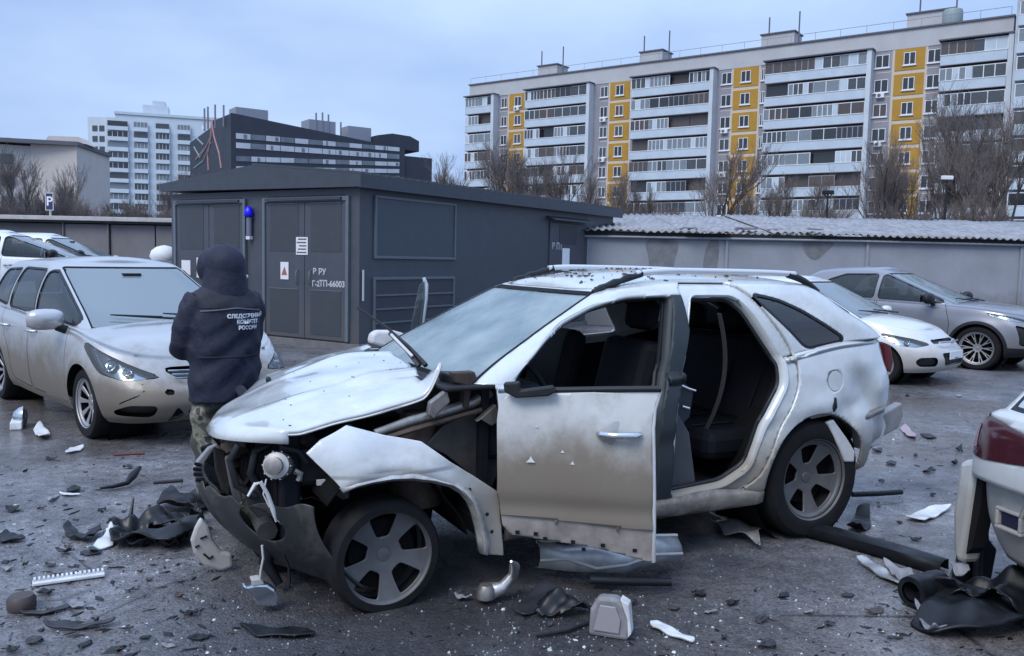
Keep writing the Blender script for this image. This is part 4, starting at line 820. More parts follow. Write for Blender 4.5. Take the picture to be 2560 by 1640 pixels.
dc = thing('pale_saloon', 'pale car with dark side glass half hidden behind the white crossover by the sheds', 'car', (q[0]-.9*math.cos(aw)-.8*math.sin(aw), q[1]-.9*math.sin(aw)+.8*math.cos(aw), .42), aw)
build_car(dc, DCAR, M_blk)
# ============================================================ the wrecked white sport utility
SF = Frame(.248, 5.334, -2.676)
suv = thing('wrecked_car', 'wrecked white sport utility with crumpled front, torn doors and buckled bonnet', 'car', (SF.o[0], SF.o[1], 0), SF.ang)
M_sw = mat('wreck_white', (.50, .53, .545), .22, noise=.10, scale=5, coat=1.0, grime=((.24, .225, .20), .38), bump=.004, bscale=3.0, dirt=((.20, .168, .13), .85, .2, .92))
M_swd = mat('wreck_white_door', (.48, .495, .50), .42, noise=.12, scale=5, coat=.2, grime=((.20, .175, .145), .6), dirt=((.155, .127, .095), .95, .30, 1.10))
M_soot = mat('soot_plastic', (.012, .013, .016), .6, spec=.3, noise=.35, scale=9, dirt=((.11, .10, .085), .5, 0, .7)); M_eng = mat('engine_dark', (.006, .007, .011), .65, spec=.25, noise=.5, scale=14)
M_bare = mat('bare_metal', (.24, .225, .21), .42, metal=.7, noise=.35, scale=18); M_rust = mat('rusty_steel', (.060, .042, .034), .7, metal=.3, noise=.5, scale=14); M_alum = mat('cast_aluminium', (.45, .44, .43), .4, metal=.75, noise=.2, scale=25)
M_pal = mat('pale_plastic', (.52, .52, .52), .5, noise=.15, scale=8, dirt=((.2, .17, .14), .5, 0, .5)); M_trim = mat('cabin_trim', (.007, .008, .012), .8, spec=.2, noise=.2); M_seat = mat('seat_leather', (.0045, .0055, .010), .7, spec=.25, noise=.25, scale=12, bump=.003); M_gt = mat('pillar_trim', (.016, .024, .030), .6, noise=.2)
M_srim = mat('dusty_rim', (.125, .125, .13), .5, metal=.4, noise=.2, grime=((.075, .068, .06), .6))
def rnoise(P, sc, seed=0):
    P = np.asarray(P)*sc+seed*7.3
    return (np.sin(P[..., 0]*1.7+P[..., 1]*2.3+.5)*np.sin(P[..., 1]*1.3-P[..., 2]*2.1+1.2)+.5*np.sin(P[..., 0]*4.1-P[..., 2]*3.3)*np.sin(P[..., 1]*3.7+2))/1.5
sv = Car(dict(xf=[(0, 2.1), (1, 2.1)], xr=[(0, -2.14), (.25, -2.22), (.5, -2.22), (.8, -2.17), (1, -2.12)], W=[(0, .86), (.08, .90), (.35, .93), (.5, .925), (.62, .94), (.80, .93), (.92, .91), (1, .885)], zbot=[(-2.2, .50), (-1.7, .36), (-.9, .30), (.9, .30), (2, .30)],
    zsh=[(-2.2, 1.23), (-1.6, 1.205), (-1.25, 1.155), (-.9, 1.09), (0, 1.045), (.8, 1.045), (2, 1.0)], taper=[(-2.3, .93), (-1.6, .985), (-.8, 1), (2, 1)], levels=stdlevels(46, [.975, (.99, .006), (1., .016)]), nf=6, Lf=.4, nr=4.6, Lr=.7, crown=[(-2, .0), (2, .0)], flare=[(-1.35, .37, .41, .03, .10)],
    gxf=[(0, .98), (.25, .82), (.5, .63), (.75, .42), (.92, .24), (1, .12)], gxr=[(0, -2.11), (.25, -2.02), (.6, -1.81), (.85, -1.68), (1, -1.58)], gW=[(0, .872), (.3, .855), (.6, .81), (.85, .745), (1, .67)], zbelt=[(-2.2, 1.225), (-1.6, 1.20), (-1.25, 1.15), (-.9, 1.085), (0, 1.04), (.8, 1.04), (2, 1.0)],
    zroof=[(-1.9, 1.50), (-1.5, 1.555), (-.5, 1.56), (0, 1.515), (.3, 1.46), (.8, 1.41)], glevels=[i/34 for i in range(33)]+[.955, (.98, .008), (.995, .025), (1, .045)], gnf=4.2, gLf=.36, gnr=4.2, gLr=.5, gcrown=[(-1.6, .02), (-.8, .06), (0, .05), (.3, .02)], N=460))
_all = join(sv.lower, sv.green, sv.roof); SBV = BVHTree.FromPolygons([Vector(v) for v in _all[0]], [tuple(map(int, t)) for t in _all[1]])
def ysurf(x, z, sg=1):
    h_ = SBV.ray_cast(Vector((x, sg*2, z)), Vector((0, -sg, 0)))[0]; return h_.y if h_ else sg*.9
def ztop(x, y):
    h_ = SBV.ray_cast(Vector((x, y, 3)), Vector((0, 0, -1)))[0]; return h_.z if h_ else 1.5
roofmesh = sv.roof
trimR = [push(clip(*sv.lower, np.maximum(sv.lower[0][:, 1]+.3, sv.lower[0][:, 0]-.8))[0], -.055)]
headl = push(sv.roof, -.045)
sv.drop('lower', lambda V: np.where(V[:, 1] > -.5, .80, .95)-V[:, 0]); sv.drop('lower', circ(-1.35, .37, .41)); sv.drop('lower', circ(1.35, .30, .44))
i = sv.carve('deck', lambda V: np.maximum(.80-V[:, 0], V[:, 0]-1.06)); cowl = i; sv.deck = (np.zeros((0, 4)), np.zeros((0, 3), int))
P_front = [(.72, .40), (.745, .98), (.66, 1.105), (.50, 1.24), (.36, 1.335), (.15, 1.43), (-.07, 1.475), (-.36, 1.485), (-.26, 1.1), (-.17, .85), (-.16, .38)]
P_rear = [(-.48, 1.485), (-.80, 1.485), (-.88, 1.42), (-1.10, 1.10), (-1.095, .96), (-.94, .73), (-.82, .47), (-.66, .385), (-.27, .365), (-.27, .85), (-.36, 1.1)]
P_quar = [(-.935, 1.485), (-1.12, 1.45), (-1.28, 1.385), (-1.59, 1.215), (-1.275, 1.175)]
fF, fR, fQ = side_poly(P_front, 1, 2), side_poly(P_rear, 1, 2), side_poly(P_quar, 1, 2)
for k in ('lower', 'green'):
    sv.drop(k, fF); sv.drop(k, fR)
shut = [push(sv.carve(k, lambda V: np.maximum(fR(V)-.085, V[:, 0]+.42)), -.016) for k in ('lower', 'green')]
shut = [q_ for q_ in shut if len(q_[1])]
# quarter window and right-hand glass
g = sv.carve('green', grow(fQ, .016)); i, o = clip(*g, fQ(g[0])); qw = obj('quarter_window', push(i, -.006), glass('tinted_glass', (.02, .022, .026), .12), suv, smooth=180); obj('window_seal', push(o, .002), M_blackp, qw, smooth=180)
sv.drop('green', side_poly([(.60, 1.10), (.36, 1.32), (.10, 1.43), (-.30, 1.47), (-.22, 1.08)], -1, 2)); sv.drop('green', side_poly([(-.38, 1.09), (-.42, 1.47), (-.82, 1.47), (-1.05, 1.13)], -1, 2))
i = sv.carve('green', side_poly([(-.97, 1.47), (-1.25, 1.40), (-1.6, 1.23), (-1.28, 1.18)], -1, 2)); obj('side_window', push(i, -.006), M_glass, suv, smooth=180)
# windscreen: crazed, pale
def crazed():
    m, t, b = nt('crazed_glass'); N = t.nodes.new; K = t.links.new
    tc = N('ShaderNodeTexCoord'); v = N('ShaderNodeTexVoronoi'); v.feature = 'DISTANCE_TO_EDGE'; v.inputs['Scale'].default_value = 60; K(tc.outputs['Object'], v.inputs['Vector'])
    n = N('ShaderNodeTexNoise'); n.inputs['Scale'].default_value = 3; n.inputs['Detail'].default_value = 5; K(tc.outputs['Object'], n.inputs['Vector'])
    r_ = N('ShaderNodeMapRange'); r_.inputs['From Min'].default_value = .35; r_.inputs['From Max'].default_value = .65; r_.inputs['To Min'].default_value = .0; r_.inputs['To Max'].default_value = .8; K(n.outputs['Fac'], r_.inputs['Value'])
    mx = N('ShaderNodeMix'); mx.data_type = 'RGBA'; mx.inputs['A'].default_value = (.13, .185, .205, 1); mx.inputs['B'].default_value = (.31, .37, .375, 1); K(r_.outputs[0], mx.inputs['Factor']); K(mx.outputs['Result'], b.inputs['Base Color'])
    b.inputs['Roughness'].default_value = .22; bp = N('ShaderNodeBump'); bp.inputs['Distance'].default_value = .0015; K(v.outputs['Distance'], bp.inputs['Height']); K(bp.outputs[0], b.inputs['Normal'])
    tr = N('ShaderNodeBsdfTransparent'); ms = N('ShaderNodeMixShader'); ms.inputs[0].default_value = .10; K(b.outputs[0], ms.inputs[1]); K(tr.outputs[0], ms.inputs[2]); K(ms.outputs[0], t.nodes['Material Output'].inputs['Surface']); return m
sc = lambda V: np.maximum(np.maximum(np.abs(V[:, 1])-(.765-.15*(V[:, 2]-1.08)/.37), 1.06-V[:, 2]), np.maximum(V[:, 2]-1.478, -.05-V[:, 0]))
g = sv.carve('green', grow(sc, .018)); i, o = clip(*g, sc(g[0])); wsn = obj('windscreen', push(i, -.006), crazed(), suv, smooth=180); obj('screen_seal', o, M_gap, wsn, smooth=180)
rw = lambda V: np.maximum(np.maximum(np.abs(V[:, 1])-.68, 1.24-V[:, 2]), np.maximum(V[:, 2]-1.49, V[:, 0]+1.5)); i = sv.carve('green', rw); obj('rear_window', push(i, -.006), M_glass, suv, smooth=180)
# dark B-pillar lining, then the shell
bp_ = lambda V: np.maximum(psdf(np.array([(-.14, .36), (-.15, .85), (-.24, 1.1), (-.34, 1.485), (-.50, 1.485), (-.38, 1.1), (-.29, .85), (-.29, .36)]), V[:, [0, 2]]), .3-V[:, 1])
obj('door_pillar', join(sv.carve('lower', bp_), sv.carve('green', bp_)), M_gt, suv, smooth=180, solid=.04)
flap = circ(-1.466, .97, .062, 1); fi = sv.carve('lower', grow(flap, .004)); i, o = clip(*fi, flap(fi[0])); fc = obj('fuel_flap', push(i, .004), M_sw, suv, smooth=180); obj('flap_gap', push(o, -.012), M_gap, fc, smooth=180)
# dents in the rear quarter
def dent(mesh, amp):
    V, Tr = mesh; V = V.copy(); n = rnoise(V[:, :3], 5.0, 2); w = np.clip((-1.15-V[:, 0])/.5, 0, 1)*np.clip((1.15-V[:, 2])/.3, 0, 1)*(V[:, 1] > .2); V[:, 1] -= amp*np.clip(n, -.3, 1)*w; return V, Tr
lowr = dent(sv.lower, .05)
lowL = clip(*lowr, -lowr[0][:, 1]); 
obj('body_side', lowL[0], M_sw, suv, smooth=180, solid=.02); obj('body_side', lowL[1], M_sw, suv, smooth=180, solid=.02); obj('pillars', sv.green, M_sw, suv, smooth=180, solid=.025); rf = obj('roof_skin', sv.roof, M_sw, suv, smooth=180, solid=.012)
obj('headliner', headl, mat('headliner', (.025, .027, .03), .9), suv, smooth=180); obj('cabin_lining', join(*trimR), M_trim, suv, smooth=180); obj('cowl_panel', cowl, M_soot, suv, smooth=180, solid=.02)
# door jambs: lip that turns inward round each opening, and rubber seal
def jamb(poly, name, m, d=.075, inset=.035, closed=True):
    p = chaikin(poly, 2); c0 = p.mean(0); P = []
    for q in list(p)+[p[0]]:
        y = ysurf(*q); u = (c0-q)/np.linalg.norm(c0-q); q2 = q+u*inset; P.append([(q[0], y-.004, q[1]), (q[0]+u[0]*inset*.3, y-d*.55, q[1]+u[1]*inset*.3), (q2[0], y-d, q2[1])])
    return obj(name, gridmesh(P), m, suv, smooth=50, solid=.008, off=0)
[obj('shut_face', q_, M_sw, suv, smooth=180, solid=.02) for q_ in shut]; jamb(P_rear, 'door_jamb', M_sw); jamb(P_front, 'door_jamb', M_gt)
for pl in (P_rear, P_front):
    p = chaikin(pl, 2); c0 = p.mean(0); pts = []
    for q in list(p)+[p[0]]: u = (c0-q)/np.linalg.norm(c0-q); pts.append((q[0]+u[0]*.034, ysurf(*q)-.062, q[1]+u[1]*.034))
    obj('rubber_seal', MB().tube(pts, .013, 6, False), M_blackp, suv, smooth=60)
# sill, floor and cabin
sl_ = MB(); P = []
for x in np.linspace(-.95, .75, 40): P.append([(x, .90, .37+.012*math.sin(x*9)), (x, .915, .33), (x, .905, .27+.01*math.sin(x*23)), (x, .86, .24)])
obj('sill', gridmesh(P), mat('scraped_sill', (.24, .215, .19), .55, metal=.3, noise=.5, scale=9, grime=((.05, .035, .028), .85)), suv, smooth=60, solid=.01)
obj('floor_pan', MB().box(-.92, .85, -.82, .82, .26, .34).box(-1.9, -.921, -.60, .60, .30, .38), M_trim, suv); obj('tunnel', MB().box(-.9, .8, -.13, .13, .341, .52), M_trim, suv, bevel=.04); obj('firewall', MB().box(.80, .84, -.82, .80, .30, 1.03), M_eng, suv)
obj('rear_bulkhead', MB().box(-1.62, -1.50, -.80, .80, .34, 1.02), M_trim, suv)
db = MB().prism([(.80, 1.04), (.52, 1.03), (.38, .95), (.36, .82), (.48, .66), (.80, .64)], -.80, .78, 'xz'); obj('dashboard', db, M_seat, suv, bevel=.03)
def seat(x, y, w, m=M_seat, rec=.25, name='front_seat', hr=True):
    P = []
    s_ = obj(name, MB().box(-.25, .27, -w/2, w/2, -.09, .10), m, suv, bevel=.06, loc=(x, y, .56))
    b = obj('backrest', MB().box(-.07, .09, -w/2, w/2, 0, .62), m, s_, bevel=.06, loc=(-.24, 0, .04)); b.rotation_euler = (0, -rec, 0)
    if hr: hh = obj('headrest', MB().box(-.05, .06, -.13, .13, 0, .19), m, s_, bevel=.05, loc=(-.41, 0, .70)); hh.rotation_euler = (0, -.15, 0)
    return s_
seat(.02, .40, .50); seat(.06, -.42, .50)
rs = seat(-.98, .0, 1.36, rec=.35, name='rear_bench', hr=False)
for y in (-.45, 0, .45): hh = obj('headrest', MB().box(-.05, .06, -.14, .14, 0, .17), M_seat, rs, bevel=.05, loc=(-.48, y, .64))
for y in (.22, .52): obj('seat_seam', MB().tube([(.275, y, .11), (-.14, y, .115), (-.37, y, .62)], .008, 6), M_trim, rs)
obj('seat_belt', gridmesh([[(-.66-.10*t-.05*math.sin(t*3), .79-.20*t*t+d_, 1.38-.72*t) for d_ in (-.018, .018)] for t in np.linspace(0, 1, 14)]), mat('belt_grey', (.035, .036, .042), .8), suv, solid=.003)
stw = obj('steering_wheel', MB().lathe([(.185+.016*math.cos(t), .016*math.sin(t)) for t in np.linspace(0, 2*PI, 9)[:-1]], 32, 'x', True), M_seat, suv, smooth=60, loc=(.34, .40, .93)); stw.rotation_euler = (0, .45, 0)
obj('wheel_hub', MB().lathe([(.001, -.02), (.07, -.02), (.08, .03), (.001, .05)], 16, 'x').box(-.01, .01, -.18, .18, -.02, .02), M_trim, stw)
obj('loose_trim_panel', MB().prism([(-.30, .36), (-.52, .40), (-.46, .70), (-.33, .88), (-.27, .80)], .80, .815, 'xz'), mat('grey_trim', (.055, .058, .066), .6, noise=.15), suv, bevel=.006)
obj('loose_lining', MB().prism([(-.22, .98), (-.42, 1.02), (-.52, .92), (-.50, .78), (-.40, .70), (-.28, .66), (-.20, .62)], .75, .765, 'xz'), M_gt, suv, bevel=.01)
obj('bright_strip', MB().tube([(-.42, .78, .97), (-.47, .78, .95), (-.52, .78, .935)], .006, 6), M_chrome, suv); obj('bright_strip', MB().tube([(-.43, .78, .85), (-.48, .78, .835)], .006, 6), M_chrome, suv)
# roof rails with torn front mount
for sg, xa in ((1, -.02), (-1, -.12)):
    pts = [(x, sg*.60, ztop(x, sg*.60)+.055) for x in np.linspace(xa-.18, -1.42, 16)]; r_ = obj('roof_rail', MB().tube(pts, .019, 10), mat('rail_satin', (.60, .61, .63), .3, metal=.5), suv, smooth=60)
    for x0, x1 in ((xa+.10, xa-.22), (-1.36, -1.62)):
        n = 8; mp_ = [(x0+(x1-x0)*k/(n-1), sg*(.60+(.008*math.sin(k*2.3) if x0 > -1 else 0)), ztop(x0+(x1-x0)*k/(n-1), sg*.60)+(.05*k/(n-1) if x0 > -1 else .05*(1-k/(n-1)))+(.010*math.sin(k*3.1) if x0 > -1 else 0)) for k in range(n)]
        obj('rail_mount', MB().tube(mp_, [.016+(.008 if k % 2 and x0 > -1 else 0) for k in range(n)] if x0 > -1 else .022, 8), M_blackp, r_, smooth=40)
# wheels
wheel(suv, -1.35, .80, .365, .365, .245, .235, 'fivewide', M_srim); wheel(suv, -1.35, -.80, .365, .365, .245, .235, 'fivewide', M_srim)
fw = wheel(suv, 1.36, .80, .250, .275, .243, .20, 'fivewide', M_srim, steer=.06); fw2 = wheel(suv, 1.36, -.78, .30, .33, .243, .22, 'fivewide', M_srim)
for x in (-1.35,): 
    for sg in (1, -1): obj('wheel_well', MB().lathe([(.05, -.26*sg), (.43, -.26*sg), (.425, .07*sg)], 32), M_well, suv, smooth=30, loc=(x, sg*.78, .37))
lin = []
for t in np.linspace(.15, 2.3, 16): lin.append([(-1.35+.405*math.cos(t)+.012*math.sin(9*t), yy+.02*math.sin(5*t), .37+.40*math.sin(t)) for yy in (.60, .75, .90)])
obj('arch_liner', gridmesh(lin), M_soot, suv, smooth=60, solid=.006)
lf = SF.pt; obj('torn_liner', MB().prism([SF.side(*q, .93) for q in ((1942, 992), (1958, 985), (1990, 1030), (2008, 1060), (2006, 1085), (1985, 1085), (1975, 1060))], .90, .93, 'xz'), M_pal, suv, bevel=.01)
# torn rear corner: bumper bracket, ragged skin, tail lamp stub
for pts, y, m_, nm in (([(2012, 985), (2070, 965), (2082, 1000), (2070, 1045), (2018, 1055)], .80, M_pal, 'bumper_bracket'), ([(2068, 975), (2118, 945), (2122, 975), (2110, 1005), (2075, 1025)], .70, mat('bent_beam', (.30, .29, .28), .5, metal=.3, noise=.3), 'bumper_beam'), ([(1900, 972), (1960, 960), (2010, 985), (2080, 955), (2078, 968), (2010, 1000), (1955, 975), (1905, 985)], .93, M_bare, 'torn_edge')):
    obj(nm, MB().prism([SF.side(*q, y) for q in pts], y-.06, y, 'xz'), m_, suv, bevel=.012)
obj('tail_lamp_stub', MB().prism([SF.side(*q, .80) for q in ((2080, 805), (2092, 810), (2098, 850), (2092, 875), (2083, 870))], .72, .80, 'xz'), mat('dark_red_lens', (.10, .012, .016), .25), suv, bevel=.01)
obj('filler_hose', MB().tube([SF.pt(1955, 935, .93), SF.pt(1957, 955, .95), SF.pt(1950, 965, .93)], .022, 8), M_blackp, suv, smooth=60)
# ------------------------------------------------------------ bonnet: one buckled sheet thrown up off its hinges
near = [SF.pt(*q, .72) for q in ((562, 1028), (690, 1016), (830, 976), (950, 946), (1035, 912))]; far = [SF.pt(*q, -.60) for q in ((505, 958), (592, 902), (690, 859), (790, 829), (868, 809))]
tip = SF.pt(487, 992, .15); rear = SF.pt(955, 860, .10)
K_ = 5; mid = []
for k in range(K_): a, b = np.array(near[k]), np.array(far[k]); m_ = (a*.5+b*.5); m_[2] += .065; mid.append(m_)
mid[0] = np.array(tip); mid[4] = np.array(rear)*.5+mid[4]*.5; mid[4][2] = rear[2]+.01
tt = np.linspace(0, 1, K_); U, Vn = 48, 40; HP = np.zeros((U, Vn, 3))
cn = [[curve(list(zip(tt, [p[c] for p in row]))) for c in range(3)] for row in (near, mid, far)]
for i_, u in enumerate(np.linspace(0, 1, U)):
    a, m_, b = (np.array([float(cn[r_][c](u)) for c in range(3)]) for r_ in range(3))
    for j, v in enumerate(np.linspace(0, 1, Vn)):
        q = a*(1-v)*(1-2*v)+m_*4*v*(1-v)+b*v*(2*v-1)
        ed = min(u*3, 1)
        q = q.copy(); q[2] += .010*rnoise(q, 4, 1)+.020*math.exp(-((v-.30)/.025)**2)*u**.5+.020*math.exp(-((v-.70)/.03)**2)*u**.5-.010*math.exp(-((v-.15-.3*u)/.03)**2)*u-.05*max(0, (.06-u)/.06)**2*1
        HP[i_, j] = q
# rounded front corners and raised rear corner
for j in range(Vn):
    v = j/(Vn-1); e = abs(2*v-1)**3
    for i_ in range(U): u = i_/(U-1); HP[i_, j, 0] -= e*.22*max(0, 1-u*3.2)**1.5; HP[i_, j, 2] += (.13*max(0, (u-.86)/.14)**2*max(0, (.16-v)/.16)); HP[i_, j, 0] += .05*max(0, (u-.86)/.14)**2*math.sin(v*9)*.6
hm = gridmesh(HP); notch = np.minimum(np.hypot(hm[0][:, 0]-far[4][0]+.02, (hm[0][:, 1]+.36))-.13, 9); _, hm = clip(*hm, notch)
bon = obj('bonnet', hm, M_sw, suv, smooth=180, solid=.012, off=0)
edge = [tuple(HP[i_, 0]-np.array([0, -.002, .012])) for i_ in range(U)]; obj('bonnet_lip', MB().tube(edge[3:], .006, 6), M_pal, bon, smooth=60)
ins = push(clip(*gridmesh(HP[4:40, 4:36]), np.full(36*32, -1.))[0], 0); ins[0][:, 2] -= .035; obj('bonnet_insulation', ins, mat('insulation', (.010, .012, .03), .9), bon, smooth=180)
# ------------------------------------------------------------ left front wing: torn sheet over the wheel
wp = np.array([SF.side(*q, .95) for q in ((726, 1071), (760, 1040), (825, 1007), (911, 1027), (991, 1038), (1050, 1080), (1108, 1115), (1163, 1151), (1169, 1177), (1178, 1301), (1130, 1296), (1121, 1232), (1101, 1173), (1057, 1133), (962, 1116), (870, 1125), (801, 1147), (779, 1122))])
xs_ = np.linspace(wp[:, 0].min()-.02, wp[:, 0].max()+.02, 110); zs_ = np.linspace(wp[:, 1].min()-.02, wp[:, 1].max()+.02, 80); WP = np.zeros((110, 80, 3))
for i_, x in enumerate(xs_):
    for j, z in enumerate(zs_):
        y = .965-.9*max(0, z-.70)**2*3.2-.05*max(0, (x-1.5)/.25)**2; y += .008*rnoise(np.array([x, 0, z]), 9, 4)+.010*math.sin(14*x+6*z)*(z > .68)
        d = math.hypot(x-1.36, z-.27); y += .03*math.exp(-((d-.43)/.05)**2); WP[i_, j] = (x, y, z)
wm = gridmesh(WP); wm, _ = clip(*wm, psdf(wp, wm[0][:, [0, 2]])); wing = obj('front_wing', wm, M_sw, suv, smooth=180, solid=.006, off=0)
arch = [SF.side(*q, .95) for q in ((801, 1150), (835, 1136), (870, 1128), (915, 1120), (962, 1119), (1012, 1124), (1057, 1136), (1082, 1152), (1101, 1175), (1113, 1203), (1121, 1234), (1127, 1266), (1131, 1296))]
P = []
for k, (x, z) in enumerate(arch):
    t = np.array([x-1.36, z-.25]); t = t/np.linalg.norm(t); o_ = .02+.012*math.sin(k*2.7); P.append([(x+t[0]*.028, .985+.006*math.sin(k*1.9), z+t[1]*.028), (x+t[0]*.004, .99+o_*.3, z+t[1]*.004), (x-t[0]*.014, .955+o_*.3, z-t[1]*.014), (x-t[0]*.004, .91, z-t[1]*.004)])
obj('wing_flange', gridmesh(P), mat('flange_metal', (.46, .45, .435), .42, metal=.45, noise=.4, scale=20), wing, smooth=40, solid=.004, off=0)
hl = MB()
for px in ((867, 1121), (960, 1112), (836, 1010), (852, 1018), (1100, 1148), (1140, 1205), (1150, 1245)): q = SF.side(*px, .97); obj('bolt_hole', MB().lathe([(.001, .0), (.010, .0)], 10), M_gap, wing, loc=(q[0], ysurf(q[0], .7)+.0+.075 if False else float(np.interp(q[1], [.2, .7, .9], [1.0, .975, .86])), q[1]))
# inner arch: dark liner behind the wing
P = []
for t in np.linspace(.75, PI*.95, 20): P.append([(1.36+(.40+.02*math.sin(t*7))*math.cos(t), y, .24+(.42)*math.sin(t)) for y in (.25, .55, .80, .88)])
obj('arch_liner', gridmesh(P), M_well, suv, smooth=60, solid=.006)
for yb_ in (.22,): obj('wheel_well', MB().lathe([(.02, 0), (.5, 0)], 24), M_well, suv, loc=(1.36, yb_, .30))
# ------------------------------------------------------------ engine bay and torn front
obj('engine_block', MB().box(1.02, 1.55, -.42, .30, .32, .80), M_eng, suv, bevel=.05); obj('radiator', MB().box(1.70, 1.80, -.66, .62, .30, .82), M_eng, suv, bevel=.02)
ft = MB()
for k in range(26): ft.box(1.801, 1.812, -.62+k*.047, -.60+k*.047, .34, .76)
tag(obj('radiator_fins', ft, M_gap, suv), kind='stuff')
obj('strut_tower', MB().lathe([(.001, .28), (.07, .27), (.10, .2), (.13, 0), (.13, -.2)], 20, 'z'), M_rust, suv, smooth=40, loc=(1.12, .62, .62))
obj('battery', MB().box(1.22, 1.50, .34, .56, .50, .72), M_soot, suv, bevel=.012); obj('air_box', MB().box(1.52, 1.72, .20, .60, .55, .74), M_soot, suv, bevel=.03)
apr = MB().prism([SF.side(*q, .74) for q in ((1000, 1045), (1040, 1000), (1130, 960), (1168, 985), (1165, 1120), (1140, 1180), (1100, 1110), (1050, 1070))], .72, .74, 'xz'); obj('inner_wing', apr, mat('sooty_steel', (.045, .041, .040), .6, metal=.2, noise=.5, scale=8), suv, bevel=.006)
obj('frame_rail', MB().tube([SF.pt(*q, .76) for q in ((880, 1018), (960, 990), (1040, 968), (1110, 945), (1150, 920))], [.022, .026, .026, .03, .03], 8), M_bare, suv, smooth=50)
obj('brace_bar', MB().tube([SF.pt(*q, .80) for q in ((900, 1030), (1000, 1000), (1130, 962))], .014, 6), M_rust, suv, smooth=50)
hb = MB().prism([SF.side(*q, .80) for q in ((1062, 875), (1115, 872), (1122, 890), (1108, 905), (1102, 960), (1088, 958), (1092, 905), (1070, 900))], .74, .80, 'xz'); obj('hinge_bracket', hb, M_rust, suv, bevel=.008)
obj('cowl_box', MB().prism([SF.side(*q, .78) for q in ((1058, 880), (1108, 882), (1106, 905), (1062, 908))], .60, .77, 'xz'), M_blackp, suv, bevel=.01)
for pts in (((1010, 945), (1050, 915), (1058, 945), (1035, 965), (1020, 985), (1005, 975)), ((1120, 990), (1165, 950), (1175, 985), (1155, 1000), (1130, 985))):
    obj('torn_bracket', MB().prism([SF.side(*q, .84) for q in pts], .80, .84, 'xz'), M_bare, suv, bevel=.008)
# alternator with ribs
al = obj('alternator', MB().lathe([(.001, .05), (.032, .05), (.036, .035), (.062, .03), (.068, .01), (.066, -.05), (.03, -.07), (.001, -.07)], 24), M_alum, suv, smooth=35, loc=SF.pt(652, 1092, .62)); al.rotation_euler = (.2, 0, -.5)
for t in np.linspace(0, 2*PI, 11)[:-1]: obj('fin', MB().box(.060, .070, -.05, .02, -.004, .004, rot('Y', t)), M_alum, al)
obj('pulley', MB().lathe([(.03, .05), (.042, .055), (.042, .075), (.02, .08), (.001, .08)], 20), M_bare, al, smooth=30)
obj('bracket_arm', MB().tube([SF.pt(690, 1105, .62), SF.pt(705, 1112, .62), SF.pt(700, 1128, .62)], .016, 6), M_alum, suv, smooth=50); obj('label_plate', MB().prism([SF.side(*q, .66) for q in ((745, 1208-80), (792, 1205-80), (792, 1216-80), (745, 1220-80))], .64, .66, 'xz'), M_pal, suv)
# crossmember and hoses
obj('cross_member', MB().tube([(1.86, y, .36+.02*math.sin(y*5)) for y in np.linspace(-.62, .62, 10)], .05, 8), M_soot, suv, smooth=50); obj('upper_tie', MB().tube([(1.78, y, .83+.015*math.sin(y*7)) for y in np.linspace(-.66, .60, 10)], .03, 8), M_soot, suv, smooth=50)
for k, pts in enumerate((((700, 1040), (660, 1030), (600, 1060), (590, 1110), (620, 1160)), ((560, 1045), (540, 1080), (555, 1140), (600, 1165)), ((720, 1085), (700, 1060), (660, 1050)))): obj('hose', MB().tube([SF.pt(*q, .45+.1*k) for q in pts], .022-.004*k, 8), M_blackp, suv, smooth=60)
wr = obj('bent_trim', MB().tube([SF.pt(*q, .80) for q in ((582, 1165), (600, 1135), (612, 1132), (628, 1160), (640, 1195), (648, 1225))], [.006, .01, .010, .010, .012, .004], 6), M_pal, suv, smooth=60)
# bumper cover: a dark plastic shell, ragged on top
BP = np.zeros((90, 28, 3))
for i_, y in enumerate(np.linspace(-.80, .90, 90)):
    for j, z in enumerate(np.linspace(.11, .60, 28)):
        t = (z-.11)/.49; BP[i_, j] = (2.08-.44*abs(y+.05)**2.3-.22*(1-t)**2.2+.03*math.sin(t*3)+.008*math.sin(y*17+z*9), y, z+.02*math.sin(3*y))
bm_ = gridmesh(BP); _y, _z = bm_[0][:, 1], bm_[0][:, 2]
_, bm_ = clip(*bm_, .47+.05*np.clip((_y-.15)/.3, 0, 1)+.035*np.sin(_y*7+1)*np.sin(_y*3)+.012*np.sin(_y*31)-_z)
_, bm_ = clip(*bm_, np.hypot(bm_[0][:, 1]-.62, (bm_[0][:, 2]-.40)*1.6)-.13)
obj('bumper_cover', bm_, mat('bumper_grey', (.022, .023, .026), .5, noise=.4, scale=6, spec=.4, grime=((.11, .10, .085), .7)), suv, smooth=50, solid=.006)
lowp = obj('skid_plate', MB().prism([SF.side(*q, .10) for q in ((472, 1215), (490, 1235), (500, 1268), (520, 1295), (545, 1300), (548, 1332), (520, 1342), (480, 1330), (455, 1300), (448, 1270), (458, 1240))], .06, .10, 'xz'), M_pal, suv, bevel=.015)
for a, b in (((470, 1265), (486, 1258)), ((458, 1285), (468, 1280)), ((478, 1300), (492, 1312)), ((492, 1312), (500, 1305))): obj('slot', MB().tube([SF.pt(*a, .105), SF.pt(*b, .105)], .005, 6), M_gap, lowp)
